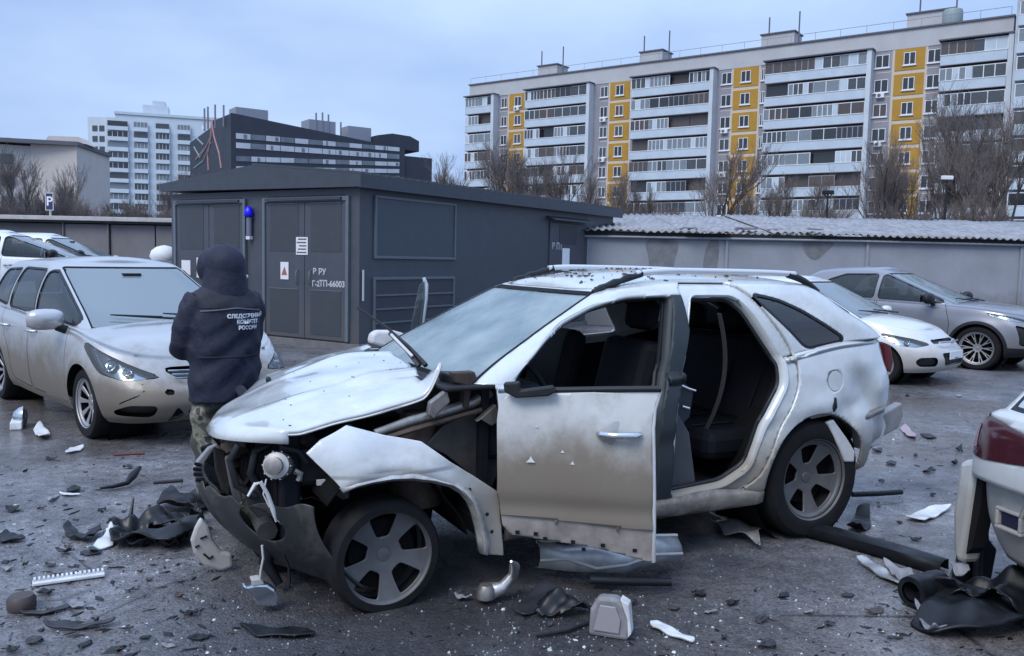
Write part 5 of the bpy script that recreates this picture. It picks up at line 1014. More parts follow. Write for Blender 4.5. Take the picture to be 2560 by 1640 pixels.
# grille surround with slots
gpo = [(512, 1043), (490, 1052), (462, 1085), (452, 1105), (456, 1130), (475, 1150), (505, 1162), (522, 1166), (512, 1148), (492, 1130), (480, 1105), (482, 1085), (498, 1062)]
gs = obj('grille_surround', MB().prism([SF.side(*q, -.05) for q in gpo], -.10, -.05, 'xz'), mat('grille_grey', (.20, .205, .22), .4, noise=.2), suv, bevel=.008)
for k in range(6): a, b = [(457, 1088), (453, 1100), (454, 1113), (459, 1127), (468, 1139), (482, 1150)][k], [(473, 1092), (472, 1103), (474, 1114), (479, 1125), (488, 1134), (500, 1144)][k]; obj('slot', MB().tube([SF.pt(*a, -.045), SF.pt(*b, -.045)], .009, 6), M_gap, gs)
for pts, y, m_ in ((((500, 1050), (530, 1060), (545, 1120), (540, 1170), (520, 1150), (505, 1100)), .1, M_soot), (((528, 1075), (538, 1068), (560, 1130), (575, 1190), (556, 1200), (540, 1140)), .25, mat('torn_grey', (.11, .11, .125), .5, noise=.3)), (((575, 1160), (605, 1140), (625, 1175), (640, 1215), (610, 1220), (585, 1195)), .55, M_soot), (((470, 1050), (500, 1040), (505, 1100), (478, 1080)), -.25, M_eng)):
    obj('torn_plastic', MB().prism([SF.side(*q, y) for q in pts], y-.03, y, 'xz'), m_, suv, bevel=.01)
for pts, r_ in ((((615, 1280), (618, 1310), (612, 1340), (610, 1368)), .006), (((665, 1300), (678, 1330), (680, 1365), (676, 1382)), .007), (((625, 1125), (618, 1160), (632, 1190)), .004)): obj('loose_wire', MB().tube([SF.pt(*q, .70) for q in pts], r_, 6), M_pal if r_ < .007 else M_blackp, suv, smooth=60)
fg = obj('hanging_fog_lamp', MB().prism([SF.side(*q, .72) for q in ((570, 1378), (600, 1372), (628, 1372), (648, 1385), (656, 1405), (652, 1425), (606, 1424), (588, 1400))], .66, .72, 'xz'), M_refl, suv, bevel=.012)
obj('lamp_socket', MB().prism([SF.side(*q, .73) for q in ((590, 1362), (612, 1358), (622, 1372), (596, 1378))], .67, .73, 'xz'), M_pal, fg, bevel=.006)
for y in (-.35, .1, .45): obj('hanging_part', MB().tube([(1.80, y, .30), (1.84, y+.02, .16), (1.78, y+.05, .05)], [.05, .035, .02], 8), M_eng, suv, smooth=50)
# wipers standing off the glass
b0 = np.array(SF.pt(1000, 858, .35)); obj('wiper_arm', MB().tube([b0, np.array(SF.pt(960, 815, .20)), np.array(SF.pt(912, 772, .05)), np.array(SF.pt(838, 722, -.15))], [.014, .011, .008, .005], 6), M_blackp, suv, smooth=60)
obj('wiper_arm', MB().tube([SF.pt(985, 858, .30), SF.pt(955, 822, .22), SF.pt(915, 782, .10)], [.016, .012, .012], 6), M_blackp, suv, smooth=60); obj('wiper_link', MB().tube([SF.pt(968, 836, .28), SF.pt(918, 785, .12)], .008, 6), M_pal, suv)
# far side: mirror, torn door frame standing open
mr_ = obj('mirror', MB().prism([SF.side(*q, -1.0) for q in ((868, 806), (872, 785), (885, 776), (925, 776), (948, 782), (958, 800), (955, 812), (900, 815))], -1.08, -.98, 'xz'), M_pal, suv, bevel=.02)
obj('mirror_stalk', MB().tube([SF.pt(935, 805, -.98), SF.pt(950, 812, -.85)], .025, 8), M_blackp, mr_, smooth=60)
frp = [SF.pt(*q, -1.15) for q in ((985, 795), (992, 750), (999, 700), (1000, 668), (995, 652))]; fd = obj('far_door_frame', MB().tube(frp, [.02, .018, .018, .018, .012], 8), mat('frame_bright', (.55, .57, .60), .3, metal=.3), suv, smooth=60)
pg = [(985, 795), (992, 750), (997, 700), (996, 660), (985, 670), (972, 730), (962, 790)]; obj('far_door_glass', MB().prism([SF.side(*q, -1.13) for q in pg], -1.135, -1.13, 'xz'), glass('smoky_glass', (.08, .09, .10), .45), fd)
obj('far_quarter_trim', MB().prism([SF.side(*q, -.98) for q in ((955, 805), (962, 780), (975, 790), (978, 802))], -1.0, -.98, 'xz'), M_pal, suv)
# ------------------------------------------------------------ left front door: hangs open, skin dirty and scraped
Ha, Hb = np.array([.82, .955, 0]), np.array([.185, 1.385, 0]); du = (Hb-Ha)/np.linalg.norm(Hb-Ha); dn = np.array([-du[1], du[0], 0]); dn = dn if dn[1] > 0 else -dn
wo, wh, wl3 = SF.o, SF.h, SF.l
def dpt(px, py):
    n_w = wh*dn[0]+wl3*dn[1]; p0_ = wo+wh*Ha[0]+wl3*Ha[1]; q = onplane(px, py, p0_, n_w)-wo; loc = np.array([q@wh, q@wl3, q[2]]); return ((loc-Ha)@du, loc[2])
dp = np.array([dpt(*q) for q in ((1168, 985), (1172, 945), (1195, 925), (1300, 922), (1550, 918), (1536, 960), (1530, 1005), (1532, 1322), (1400, 1290), (1200, 1255), (1180, 1230), (1172, 1150))])
us = np.linspace(dp[:, 0].min()-.02, dp[:, 0].max()+.02, 70); zs_ = np.linspace(dp[:, 1].min()-.02, dp[:, 1].max()+.02, 60); DPm = np.zeros((70, 60, 4))
for i_, u in enumerate(us):
    for j, z in enumerate(zs_):
        t = (z-.25)/.8; b = .045*math.sin(min(max(t, 0), 1)*PI)+.012*math.exp(-((z-.47)/.05)**2)*-1+.006*math.sin(u*9+z*5)-.02*max(0, u-.68)/.1*.2; p_ = Ha+du*u+dn*b; DPm[i_, j] = (p_[0], p_[1], z, u)
dm = gridmesh(DPm); dm, _ = clip(*dm, psdf(dp, dm[0][:, [3, 2]])); low_ = lambda V: V[:, 2]-(.425-.05*(V[:, 3]-.0)); dlow, dup_ = clip(*dm, low_(dm[0]))
fdoor = obj('front_door', dup_, M_swd, suv, smooth=180, solid=.05, off=-1); obj('scraped_skirt', push(dlow, -.012), mat('scraped_skirt', (.30, .27, .25), .5, metal=.2, noise=.4, scale=8), fdoor, smooth=180, solid=.03)
def don(px, py, d=.05): u, z = dpt(px, py); t = (z-.25)/.8; b = .045*math.sin(min(max(t, 0), 1)*PI); p_ = Ha+du*u+dn*(b+d); return (p_[0], p_[1], z)
obj('handle', MB().tube([don(1405, 1014, .0), don(1412, 1014, .035), (don(1450, 1016, .042)), don(1490, 1017, .038), don(1502, 1018, .0)], [.014, .018, .017, .020, .016], 10), M_chrome, fdoor, smooth=60)
for a, b_ in (((1425, 1004), (1460, 1004)), ((1428, 1035), (1460, 1035))): pass
obj('handle_recess', MB().lathe([(.001, .004), (.045, .003), (.058, 0)], 24), M_swd, fdoor, smooth=60, loc=don(1446, 1014, .0)); bpy.data.objects[-1] if False else None
for px in ((1215, 1258), (1280, 1274), (1345, 1282), (1415, 1290), (1370, 1300), (1258, 1262), (1490, 1302)): obj('clip_hole', MB().box(-.010, .010, -.004, .004, -.008, .008), M_gap, fdoor, loc=don(px[0], px[1]-10, -.006), rz=math.atan2(du[1], du[0]))
obj('shut_edge', MB().tube([don(1549, 919, -.02), don(1536, 962, -.02), don(1532, 1005, -.02), don(1534, 1160, -.02), don(1534, 1322, -.02)], .012, 8), M_pal, fdoor, smooth=60)
obj('window_rail', MB().tube([don(1200, 922, -.01), don(1300, 917, -.01), don(1420, 915, -.01), don(1552, 914, -.01)], .016, 8), M_blackp, fdoor, smooth=60)
obj('mirror_base', MB().prism([(dpt(*q)) for q in ((1186, 895), (1222, 893), (1225, 912), (1300, 902), (1308, 915), (1290, 925), (1215, 930), (1188, 915))], .0, .06, 'xz'), M_soot, fdoor, bevel=.008)
o_ = bpy.data.objects[[o.name for o in suv.children_recursive if o.name.startswith('mirror_base')][0]]
for v in o_.data.vertices: u, d, z = v.co; p_ = Ha+du*u+dn*(.01+d); v.co = (p_[0], p_[1], z)
obj('door_inner', MB().prism([(dpt(*q)) for q in ((1185, 950), (1530, 940), (1522, 1290), (1200, 1235))], .0, .01, 'xz'), M_trim, fdoor)
o_ = [o for o in fdoor.children if o.name.startswith('door_inner')][0]
for v in o_.data.vertices: u, d, z = v.co; p_ = Ha+du*u+dn*(-.07+d); v.co = (p_[0], p_[1], z)
M_mark = mat('scratch_white', (.6, .6, .6), .6)

# tangle of small parts in the crushed nose: hoses, brackets, wires
r7 = random.Random(21)
tm = [M_eng, M_soot, M_eng, M_rust, M_bare, M_pal, M_alum]
for k in range(46):
    c = np.array([r7.uniform(1.62, 1.98), r7.uniform(-.55, .74), r7.uniform(.24, .80)]); c[0] -= .30*abs(c[1])**2.2; m_ = tm[min(int(r7.random()**1.7*7), 6)]; q = r7.random(); m_ = r7.choice((M_eng, M_soot, M_blackp, M_rust)) if q < .42 else m_
    if q < .42:
        d = Vector((r7.gauss(0, .5), r7.gauss(0, 1), r7.gauss(-.3, .8))).normalized(); pts = [Vector(c)]
        for _ in range(4): d = (d+Vector((r7.gauss(0, .5), r7.gauss(0, .5), r7.gauss(-.1, .4)))).normalized(); pts.append(pts[-1]+d*r7.uniform(.04, .08))
        obj('hose' if q < .22 else 'loose_wire', MB().tube(pts, r7.uniform(.010, .020) if q < .22 else r7.uniform(.003, .006), 6), m_, suv, smooth=60)
    else:
        Mx = T(*c) @ rot('X', r7.uniform(-1, 1)) @ rot('Y', r7.uniform(-1, 1)) @ rot('Z', r7.uniform(-1, 1)); a, b, d = r7.uniform(.02, .08), r7.uniform(.02, .10), r7.uniform(.004, .03)
        if q < .72: mb = MB().prism([(-a, -b), (a*.4, -b*.8), (a, -b*.1), (a*.6, b), (-a*.2, b*.6), (-a*.9, b*.8)], -d, d, 'yz')
        else: mb = MB().box(-d, d, -a, a, -b*.6, b*.6)
        mb.v = [tuple(Mx @ Vector(v)) for v in mb.v]; obj('torn_bracket' if q < .72 else 'broken_housing', mb, m_, suv, bevel=.004)
# bent step trim hanging under the open door
def dg(px, py, d): p = don(px, py, d); return p
P = []
for px, py in ((1268, 1318), (1330, 1322), (1400, 1330), (1470, 1326), (1540, 1312), (1600, 1296)):
    a = SF.ground(px, py+22, .06); e = .02*math.sin(px*.05); P.append([(a[0], a[1]-.05, .20+e), (a[0], a[1]-.01, .165+e), (a[0], a[1], .12), (a[0], a[1]-.02, .07+e*.5), (a[0], a[1]-.07, .055)])
obj('bent_step_trim', gridmesh(P), mat('step_trim', (.33, .34, .35), .4, metal=.4, noise=.4, scale=10), suv, smooth=50, solid=.008, off=0)
for dz, dy in ((.20, -.05), (.115, .0)): obj('trim_edge', MB().tube([(p[0][0], p[2][1]+dy, dz+.02*math.sin(i*2.)) for i, p in enumerate(P)], .010, 6), M_pal, suv, smooth=60)

for px, py, sz in ((1248, 1080, .022), (1322, 1058, .010), (1345, 1085, .012), (1262, 1000, .008)): p_ = don(px, py, .004); obj('paint_chip', MB().prism([(-sz, 0), (sz, 0), (sz*.3, sz*.7), (.0, sz*1.4), (-sz*.5, sz*.6)], -.001, .001, 'xz'), M_mark, fdoor, loc=p_, rz=math.atan2(-du[1], -du[0]))
# ============================================================ the person in the hooded jacket
PX, PYY, PA = -1.90, 5.62, math.radians(134)
def loft_rings(mb, rings, n=20):
    b = len(mb.v)
    for (c, a, bb, tilt) in rings:
        for j in range(n):
            t = 2*PI*j/n; mb.v.append((c[0]+a*math.cos(t), c[1]+bb*math.sin(t), c[2]+tilt*math.cos(t)))
    k = len(rings)
    for i in range(k-1):
        for j in range(n): mb.f.append((b+i*n+j, b+i*n+(j+1) % n, b+(i+1)*n+(j+1) % n, b+(i+1)*n+j))
    mb.f.append(tuple(b+j for j in range(n))[::-1]); mb.f.append(tuple(b+(k-1)*n+j for j in range(n))); return mb
def ball(mb, c, r, n=14):
    P = [(r[0]*math.sin(PI*i/n)+1e-4, -r[2]*math.cos(PI*i/n)) for i in range(n+1)]; b = len(mb.v); mb.lathe(P, 20, 'z')
    for q in range(b, len(mb.v)): p = mb.v[q]; mb.v[q] = (c[0]+p[0], c[1]+p[1]*r[1]/r[0], c[2]+p[2])
    return mb
def fuse(mb, vox, smooth=6):
    """one continuous surface out of overlapping closed forms"""
    me = bpy.data.meshes.new('t'); me.from_pydata(mb.v, [], mb.f); bm = bmesh.new(); bm.from_mesh(me); bmesh.ops.remove_doubles(bm, verts=bm.verts, dist=1e-4); bmesh.ops.recalc_face_normals(bm, faces=bm.faces); bm.to_mesh(me); bm.free()
    o = bpy.data.objects.new('t', me); COL.objects.link(o); md = o.modifiers.new('r', 'REMESH'); md.mode = 'VOXEL'; md.voxel_size = vox; md.adaptivity = 0
    ms = o.modifiers.new('s', 'SMOOTH'); ms.factor = .5; ms.iterations = smooth
    dg = bpy.context.evaluated_depsgraph_get(); e = bpy.data.meshes.new_from_object(o.evaluated_get(dg)); bpy.data.objects.remove(o)
    V = np.array([v.co[:] for v in e.vertices]); Fc = [tuple(p.vertices) for p in e.polygons]; return V, Fc
M_skin = mat('skin', (.42, .26, .20), .5, noise=.08); M_jack = mat('jacket_navy', (.0065, .0095, .027), .75, noise=.25, scale=7, bump=.004, bscale=40); M_jack2 = mat('jacket_yoke', (.013, .0145, .026), .78, noise=.2, scale=7)
def camo():
    m, t, b = nt('camo_cloth'); N = t.nodes.new; K = t.links.new; tc = N('ShaderNodeTexCoord'); n = N('ShaderNodeTexNoise'); n.inputs['Scale'].default_value = 11; n.inputs['Detail'].default_value = 3; K(tc.outputs['Object'], n.inputs['Vector'])
    r_ = N('ShaderNodeValToRGB'); r_.color_ramp.interpolation = 'CONSTANT'; e = r_.color_ramp.elements; e[0].color = (.045, .05, .04, 1); e[1].position = .45; e[1].color = (.13, .125, .10, 1); q = e.new(.55); q.color = (.24, .225, .19, 1); q = e.new(.63); q.color = (.06, .055, .05, 1)
    K(n.outputs['Fac'], r_.inputs[0]); K(r_.outputs[0], b.inputs['Base Color']); b.inputs['Roughness'].default_value = .85; return m
# body under the clothes: one continuous mesh
bd = MB(); loft_rings(bd, [((0, 0, .86), .10, .15, 0), ((0, 0, 1.0), .11, .155, 0), ((0, 0, 1.2), .115, .17, 0), ((0, 0, 1.36), .10, .17, 0), ((0, 0, 1.43), .06, .08, 0), ((.01, 0, 1.50), .05, .05, 0), ((.02, 0, 1.56), .05, .05, 0)])
ball(bd, (.045, .02, 1.60), (.092, .075, .115)); bd.tube([(.13, .045, 1.575), (.155, .055, 1.565), (.13, .05, 1.55)], [.014, .018, .012], 8)
for sg in (1, -1):
    bd.tube([(0, sg*.17, 1.38), (.06, sg*.225, 1.10), (.22, sg*.15, 1.03)], [.05, .042, .03], 10); bd.tube([(0, sg*.09, .90), (.02, sg*.105, .50), (-.02, sg*.11, .10)], [.085, .058, .042], 10); bd.tube([(-.06, sg*.11, .05), (.14, sg*.12, .04)], [.04, .035], 8)
    bd.tube([(.21, sg*.155, 1.03), (.27, sg*.115, 1.035), (.30, sg*.09, 1.04)], [.028, .036, .034], 10)
    for k in range(4): z0 = 1.065-.018*k; bd.tube([(.295, sg*(.095), z0), (.325+.006*(k % 2), sg*.055, z0), (.315, sg*.02, z0-.004), (.29, sg*(.01), z0-.006)], [.011, .0105, .010, .008], 8)
    bd.tube([(.265, sg*.10, 1.06), (.285, sg*.07, 1.085), (.31, sg*.045, 1.088)], [.013, .012, .009], 8)
V, Fc = fuse(bd, .0075, 4)
person = obj('person', (V, Fc), M_skin, None, smooth=180, loc=(PX, PYY, 0), rz=PA)
tag(person, 'person seen from behind in a hooded navy jacket and camouflage trousers, looking left', 'person')
# jacket: torso, sleeves
jk = MB(); loft_rings(jk, [((-.01, 0, .70), .17, .235, 0), ((-.01, 0, .78), .178, .243, 0), ((-.005, 0, .95), .172, .238, 0), ((0, 0, 1.10), .175, .240, 0), ((-.005, 0, 1.24), .175, .243, 0), ((-.005, 0, 1.34), .160, .235, 0), ((0, 0, 1.41), .135, .19, 0), ((.0, 0, 1.46), .105, .125, 0), ((.01, 0, 1.50), .095, .10, 0)], 26)
for sg in (1, -1): jk.tube([(0, sg*.165, 1.375), (.02, sg*.21, 1.30), (.05, sg*(.235 if sg > 0 else .215), 1.18), (.07, sg*(.245 if sg > 0 else .22), 1.09), (.13, sg*.22, 1.03), (.19, sg*.18, 1.02), (.24, sg*.145, 1.03)], [.085, .088, .084, .080, .076, .068, .060], 16)
V, Fc = fuse(jk, .011, 7)
def folds(V, k=1.):
    z = V[:, 2]; n = .0065*np.sin(z*34+V[:, 1]*11+2*np.sin(V[:, 1]*9))*np.clip((1.28-z)/.2, 0, 1)+.005*np.sin(z*17-V[:, 1]*19+V[:, 0]*13)+.005*rnoise(V, 22, 3)
    r_ = V.copy(); r_[:, 2] = 0; c = np.hypot(r_[:, 0], r_[:, 1])[:, None]; return V+r_/np.maximum(c, .05)*(n*k)[:, None]
V = folds(V); JBV = BVHTree.FromPolygons([Vector(v) for v in V], Fc)
jacket = obj('jacket', (V, Fc), M_jack, person, smooth=180)
# yoke over the shoulders with its piping, on the surface of the jacket
cz = [np.mean([V[i, 2] for i in f]) for f in Fc]; cx = [np.mean([V[i, 0] for i in f]) for f in Fc]; cy = [np.mean([abs(V[i, 1]) for i in f]) for f in Fc]
T3 = np.array([(f[0], f[k], f[k+1]) for f in Fc for k in range(1, len(f)-1)]); yk, _ = clip(V, T3, np.maximum(np.maximum(1.315-V[:, 2], np.abs(V[:, 1])-.215), V[:, 0]-.03)); obj('shoulder_yoke', push(yk, .004), M_jack2, jacket, smooth=180)
def back(y, z, d=.005):
    h_, nn, _, _ = JBV.ray_cast(Vector((-1, y, z)), Vector((1, 0, 0))); return (h_.x-d, y, z) if h_ else (-.2, y, z)
obj('piping', MB().tube([back(y, 1.315-.02*abs(y)/.2, .006) for y in np.linspace(-.20, .20, 24)], .005, 6), mat('piping_grey', (.10, .105, .13), .6), jacket, smooth=60)
obj('waist_seam', MB().tube([back(y, 1.0, .0) for y in np.linspace(-.21, .21, 24)], .006, 6), M_jack2, jacket, smooth=60)
M_let = mat('reflective_letters', (.62, .64, .68), .45)
def jtext(s_, size, z, y0):
    o = txt(s_, size, 'back_lettering', M_let, jacket, Matrix.Identity(4), .0, .0016)
    for v in o.data.vertices: x, y, _ = v.co; v.co = back(y0-x, z+y, .0055)
for s_, sz, z in (('СЛЕДСТВЕННЫЙ', .034, 1.262), ('КОМИТЕТ', .034, 1.224), ('РОССИИ', .034, 1.186)): jtext(s_, sz, z, -.085)
# hood: shell round the head with the opening to the front left
hd = MB(); ball(hd, (-.015, .0, 1.590), (.142, .130, .140)); ball(hd, (.065, .035, 1.575), (.130, .112, .128)); loft_rings(hd, [((-.02, 0, 1.385), .130, .165, 0), ((-.015, 0, 1.44), .135, .150, 0), ((-.01, 0, 1.50), .140, .138, 0), ((-.01, .0, 1.57), .138, .130, 0)])
V2, F2 = fuse(hd, .009, 6); V2 = folds(V2, .35); T3 = np.array([(f[0], f[k], f[k+1]) for f in F2 for k in range(1, len(f)-1)])
ca, sa = math.cos(.45), math.sin(.45); _, hood = clip(V2, T3, np.sqrt(((V2[:, 0]*-sa+V2[:, 1]*ca))**2+((V2[:, 2]-1.585)*.85)**2)-.088+9*((V2[:, 0]*ca+V2[:, 1]*sa) < .08))
hdo = obj('hood', hood, M_jack, jacket, smooth=180, solid=.008)
obj('hood_seam', MB().tube([(.14*math.cos(t)-.005, .012+.0, 1.585+.146*math.sin(t)) for t in np.linspace(.7, 2.9, 20)], .004, 6), M_jack2, hdo, smooth=60); obj('hood_toggle', MB().lathe([(.001, .01), (.012, .008), (.012, -.008), (.001, -.01)], 10), M_white, hdo, loc=(-.05, -.132, 1.515))
# trousers and boots
tr_ = MB(); loft_rings(tr_, [((0, 0, .66), .145, .185, 0), ((0, 0, .80), .15, .19, 0), ((0, 0, .92), .14, .18, 0)])
for sg in (1, -1): tr_.tube([(0, sg*.10, .80), (.01, sg*.112, .62), (.025, sg*.118, .48), (.0, sg*.118, .32), (-.015, sg*.12, .14), (-.01, sg*.12, .09)], [.115, .108, .096, .092, .082, .078], 16)
V3, F3 = fuse(tr_, .012, 5); V3 = V3+np.stack([.010*np.sin(V3[:, 2]*40+V3[:, 1]*20), .008*np.sin(V3[:, 2]*33), 0*V3[:, 2]], 1); obj('trousers', (V3, F3), camo(), person, smooth=180)
for sg in (1, -1):
    bt = MB(); bt.tube([(-.03, sg*.12, .17), (-.03, sg*.12, .08), (-.02, sg*.12, .04)], [.062, .062, .06], 14); bt.tube([(-.07, sg*.12, .045), (.05, sg*.125, .05), (.13, sg*.13, .045), (.18, sg*.132, .04)], [.045, .052, .05, .036], 14)
    V4, F4 = fuse(bt, .009, 4); V4[:, 2] = np.maximum(V4[:, 2], .004); bo = obj('boot', (V4, F4), mat('boot_black', (.012, .012, .013), .5), person, smooth=180); obj('sole', MB().box(-.11, .20, sg*.125-.055, sg*.125+.055, 0, .022), M_gap, bo, bevel=.01)
# ============================================================ bare trees
M_bark = mat('bark', (.045, .036, .034), .9, noise=.3, scale=3); M_twig = mat('twigs', (.125, .105, .10), .9, noise=.3, scale=2)
def tree_mesh(seed, H, spread=.5, levels=5, dens=1., r0=None, multi=1):
    """trunk with limbs (one mesh) and a crown of fine twigs (another)"""
    r_ = random.Random(seed); tv, cv = MB(), MB()
    def seg(mb, a, b, ra, rb, n):
        d = (b-a).normalized(); u = d.orthogonal().normalized(); w = d.cross(u); k = len(mb.v)
        for (p, rr) in ((a, ra), (b, rb)):
            for j in range(n): t = 2*PI*j/n; mb.v.append(tuple(p+(u*math.cos(t)+w*math.sin(t))*rr))
        for j in range(n): mb.f.append((k+j, k+(j+1) % n, k+n+(j+1) % n, k+n+j))
    def grow_(p, d, L_, r, lv):
        n = 3 if lv < 3 else 2; q = p; dd = d
        for i in range(n):
            dd = (dd+Vector((r_.gauss(0, .13), r_.gauss(0, .13), r_.gauss(.06, .06)))).normalized(); e = q+dd*(L_/n); rb = r*(1-.30*(i+1)/n)
            seg(tv if lv < 3 else cv, q, e, r*(1-.30*i/n), rb, 7 if lv < 2 else (5 if lv < 3 else 3))
            if lv < levels and (i > 0 or lv > 0):
                kids = r_.choice((1, 2, 2)) if lv < 3 else max(1, int(r_.choice((2, 3, 3))*dens+.5))
                for _ in range(kids):
                    ax_ = dd.orthogonal().normalized(); ax_.rotate(Matrix.Rotation(r_.uniform(0, 2*PI), 3, dd)); nd = dd.copy(); nd.rotate(Matrix.Rotation(r_.uniform(.35, .95)*spread*1.6, 3, ax_)); nd = (nd+Vector((0, 0, .30))).normalized(); grow_(e, nd, L_*r_.uniform(.50, .78), max(rb*r_.uniform(.42, .62), .007), lv+1)
            q = e
        if lv < levels: grow_(q, dd, L_*.62, max(r*.6, .007), lv+1)
    for m_ in range(multi):
        a = 2*PI*m_/max(multi, 1)+seed; d0 = Vector((math.cos(a)*.28*(multi > 1), math.sin(a)*.28*(multi > 1), 1)).normalized(); grow_(Vector((0, 0, -.1)), d0, H*.34, r0 or H*.016, 0)
    def mk(n, mb):
        me = bpy.data.meshes.new(n); me.from_pydata(mb.v, [], mb.f); return me
    a, b = mk('trunk', tv), mk('crown', cv); a['h'] = max(v[2] for v in tv.v+cv.v); a.materials.append(M_bark); b.materials.append(M_twig); return a, b
def place_tree(meshes, x, y, s, rz, label, group, name='bare_tree', z=0):
    o = thing(name, label, 'tree' if name == 'bare_tree' else 'bush', (x, y, z), rz, group); o.scale = (s, s, s)
    for n, me in (('trunk', meshes[0]), ('crown', meshes[1])): c = bpy.data.objects.new(n, me); COL.objects.link(c); c.parent = o
    return o
TV = [tree_mesh(3, 12, .40, 5, .7), tree_mesh(11, 12, .32, 5, .66), tree_mesh(23, 12, .46, 5, .74), tree_mesh(5, 10, .36, 5, .62, multi=2)]
BV = [tree_mesh(31, 6, .42, 4, .62, .04, 5), tree_mesh(37, 6, .38, 4, .62, .04, 6)]
def top_scale(px, py, Y, H=12.): return (PY(px, py, Y)[2]+.2)/H
tl = [(1075, 372, 88, 1, 'slim bare tree just left of the apartment block'), (1190, 335, 84, 0, 'wide bare tree before the first yellow stripe'), (1262, 320, 80, 2, 'dark forked bare tree before the second balcony stack'), (1345, 352, 86, 1, 'bare tree right of the dark forked tree, above the kiosk roof'), (1640, 335, 62, 2, 'round dark bare tree before the third balcony stack'), (1850, 405, 66, 3, 'low bare tree beside the third yellow stripe'), (2068, 325, 58, 0, 'dark-trunked bare tree left of the fourth yellow stripe'), (2130, 355, 64, 1, 'bare tree before the fourth yellow stripe'), (2258, 195, 60, 0, 'tallest bare tree, before the last balcony stack'), (2335, 300, 56, 2, 'bare tree near the right edge before the tall section'), (2395, 260, 62, 1, 'bare tree cut by the right edge of the picture'), (1500, 430, 78, 3, 'short bare tree behind the kiosk end'), (1760, 440, 70, 3, 'short bare tree under the third yellow stripe'), (1225, 385, 78, 1, 'slender bare tree between the first stripe and the dark forked tree'), (2305, 235, 66, 0, 'tall thin bare tree right of the tallest tree'), (2215, 300, 70, 1, 'bare tree just left of the tallest tree'), (1395, 400, 80, 3, 'low bare tree before the second yellow stripe'), (2190, 380, 66, 2, 'spreading bare tree between the fourth stripe and the tallest tree')]
for k, (px, py, Y, v, lb) in enumerate(tl): b = PY(px, 520, Y); s_ = top_scale(px, py, Y, TV[v][0]['h'])*1.05; place_tree(TV[v], b[0], b[1], s_, k*1.7, lb, 'bare trees before the apartment block')
# left: taller trees and a thicket behind the sheds
for k, (px, py, Y, v, lb) in enumerate([(18, 360, 44, 1, 'thin bare tree at the far left before the beige block'), (50, 345, 40, 0, 'twin-limbed bare tree before the beige block'), (150, 395, 60, 1, 'bare tree between the parking sign and the beige gable'), (395, 410, 60, 2, 'bare tree at the kiosk roof corner before the white tower')]): b = PY(px, 520, Y); place_tree(TV[v], b[0], b[1], top_scale(px, py, Y, TV[v][0]['h'])*1.05, k*2.1, lb, 'bare trees behind the sheds')
bl = [(-5, 452, 38), (60, 448, 42), (120, 450, 40), (175, 455, 46), (285, 470, 50), (350, 462, 48), (1090, 425, 95), (1130, 430, 92), (1230, 445, 76), (1560, 470, 60), (1930, 470, 58), (2110, 465, 55), (2300, 455, 54)]
ord_ = ['first', 'second', 'third', 'fourth', 'fifth', 'sixth', 'seventh', 'eighth', 'ninth', 'tenth']
for k, (px, py, Y) in enumerate(bl):
    b = PY(px, 520, Y); left = k < 6
    lb = ('bare brown bush behind the sheds, %s from the left' % ord_[k]) if left else ('leafless bush at the foot of the pale blocks, %s from the left of its row' % (ord_+['eleventh', 'twelfth'])[sorted([q[0] for q in bl[6:]]).index(px)])
    place_tree(BV[k % 2], b[0], b[1], max(.3, (PY(px, py, Y)[2]+.2)/BV[k % 2][0]['h']), k*.9, lb, 'bushes behind the sheds' if left else 'bushes before the pale blocks', 'bare_bush')
# street lamps by the block
for px, py, lb in ((1940, 452, 'short black street lamp before the fourth balcony stack'), (2217, 418, 'black street lamp with white double head near the right edge')):
    Y = 52; b = PY(px, 520, Y); zt_ = PY(px, py, Y)[2]; o = thing('street_lamp', lb, 'street lamp', (b[0], b[1], 0), 0, 'street lamps before the apartment block')
    obj('post', MB().tube([(0, 0, 0), (0, 0, zt_-.1)], [.09, .06], 8), M_blackp, o, smooth=60); obj('lamp_head', MB().box(-.34, .34, -.12, .12, zt_-.1, zt_+.14), M_white if px > 2000 else M_blackp, o, bevel=.04); obj('bracket', MB().tube([(-.25, 0, zt_-.1), (0, 0, zt_-.32), (.25, 0, zt_-.1)], .03, 6), M_blackp, o)
# ============================================================ second wreck at the right edge: rear corner of a white hatchback
RA = math.radians(12); rh = np.array([math.cos(RA), math.sin(RA)]); rl_ = np.array([-math.sin(RA), math.cos(RA)])
rc = PY(2284, 1000, 4.2)[:2]; ro = rc-rl_*.80+rh*1.86
RF = Frame(ro[0], ro[1], RA)
rwk = thing('damaged_hatchback', 'damaged white hatchback with its rear bumper torn off, cut by the right edge', 'car', (ro[0], ro[1], 0), RA)
M_rw = mat('hatch_white', (.48, .50, .51), .36, noise=.1, scale=4, coat=.5, dirt=((.21, .185, .155), .7, .15, .85)); M_tail = mat('tail_lens_dark', (.050, .012, .018), .16, noise=.2, coat=.8)
RS = variant(LADA, N=280, xr=[(0, -1.86), (.3, -1.93), (.6, -1.95), (.85, -1.93), (1, -1.88)], nr=6, Lr=.42, gxr=[(0, -1.86), (.5, -1.66), (1, -1.36)], taper=[(-2, .97), (0, 1), (2, .975)], zbelt=[(-2, .985), (0, .92), (1.1, .86)], zsh=[(-2.0, 1.0), (-1, .98), (.4, .92), (.85, .905), (1.2, .86), (1.55, .78), (1.85, .71), (2.0, .68)], rear_x=-1.2, lamps=[], style='five')
rcv = Car(RS)
for w in (1.235, -1.235): rcv.drop('lower', circ(w, .285, .325))
rwf = lambda V: np.maximum(np.maximum(np.abs(V[:, 1])-.62+.12*(V[:, 2]-1.0), 1.02-V[:, 2]), np.maximum(V[:, 2]-1.40, V[:, 0]+1.2))
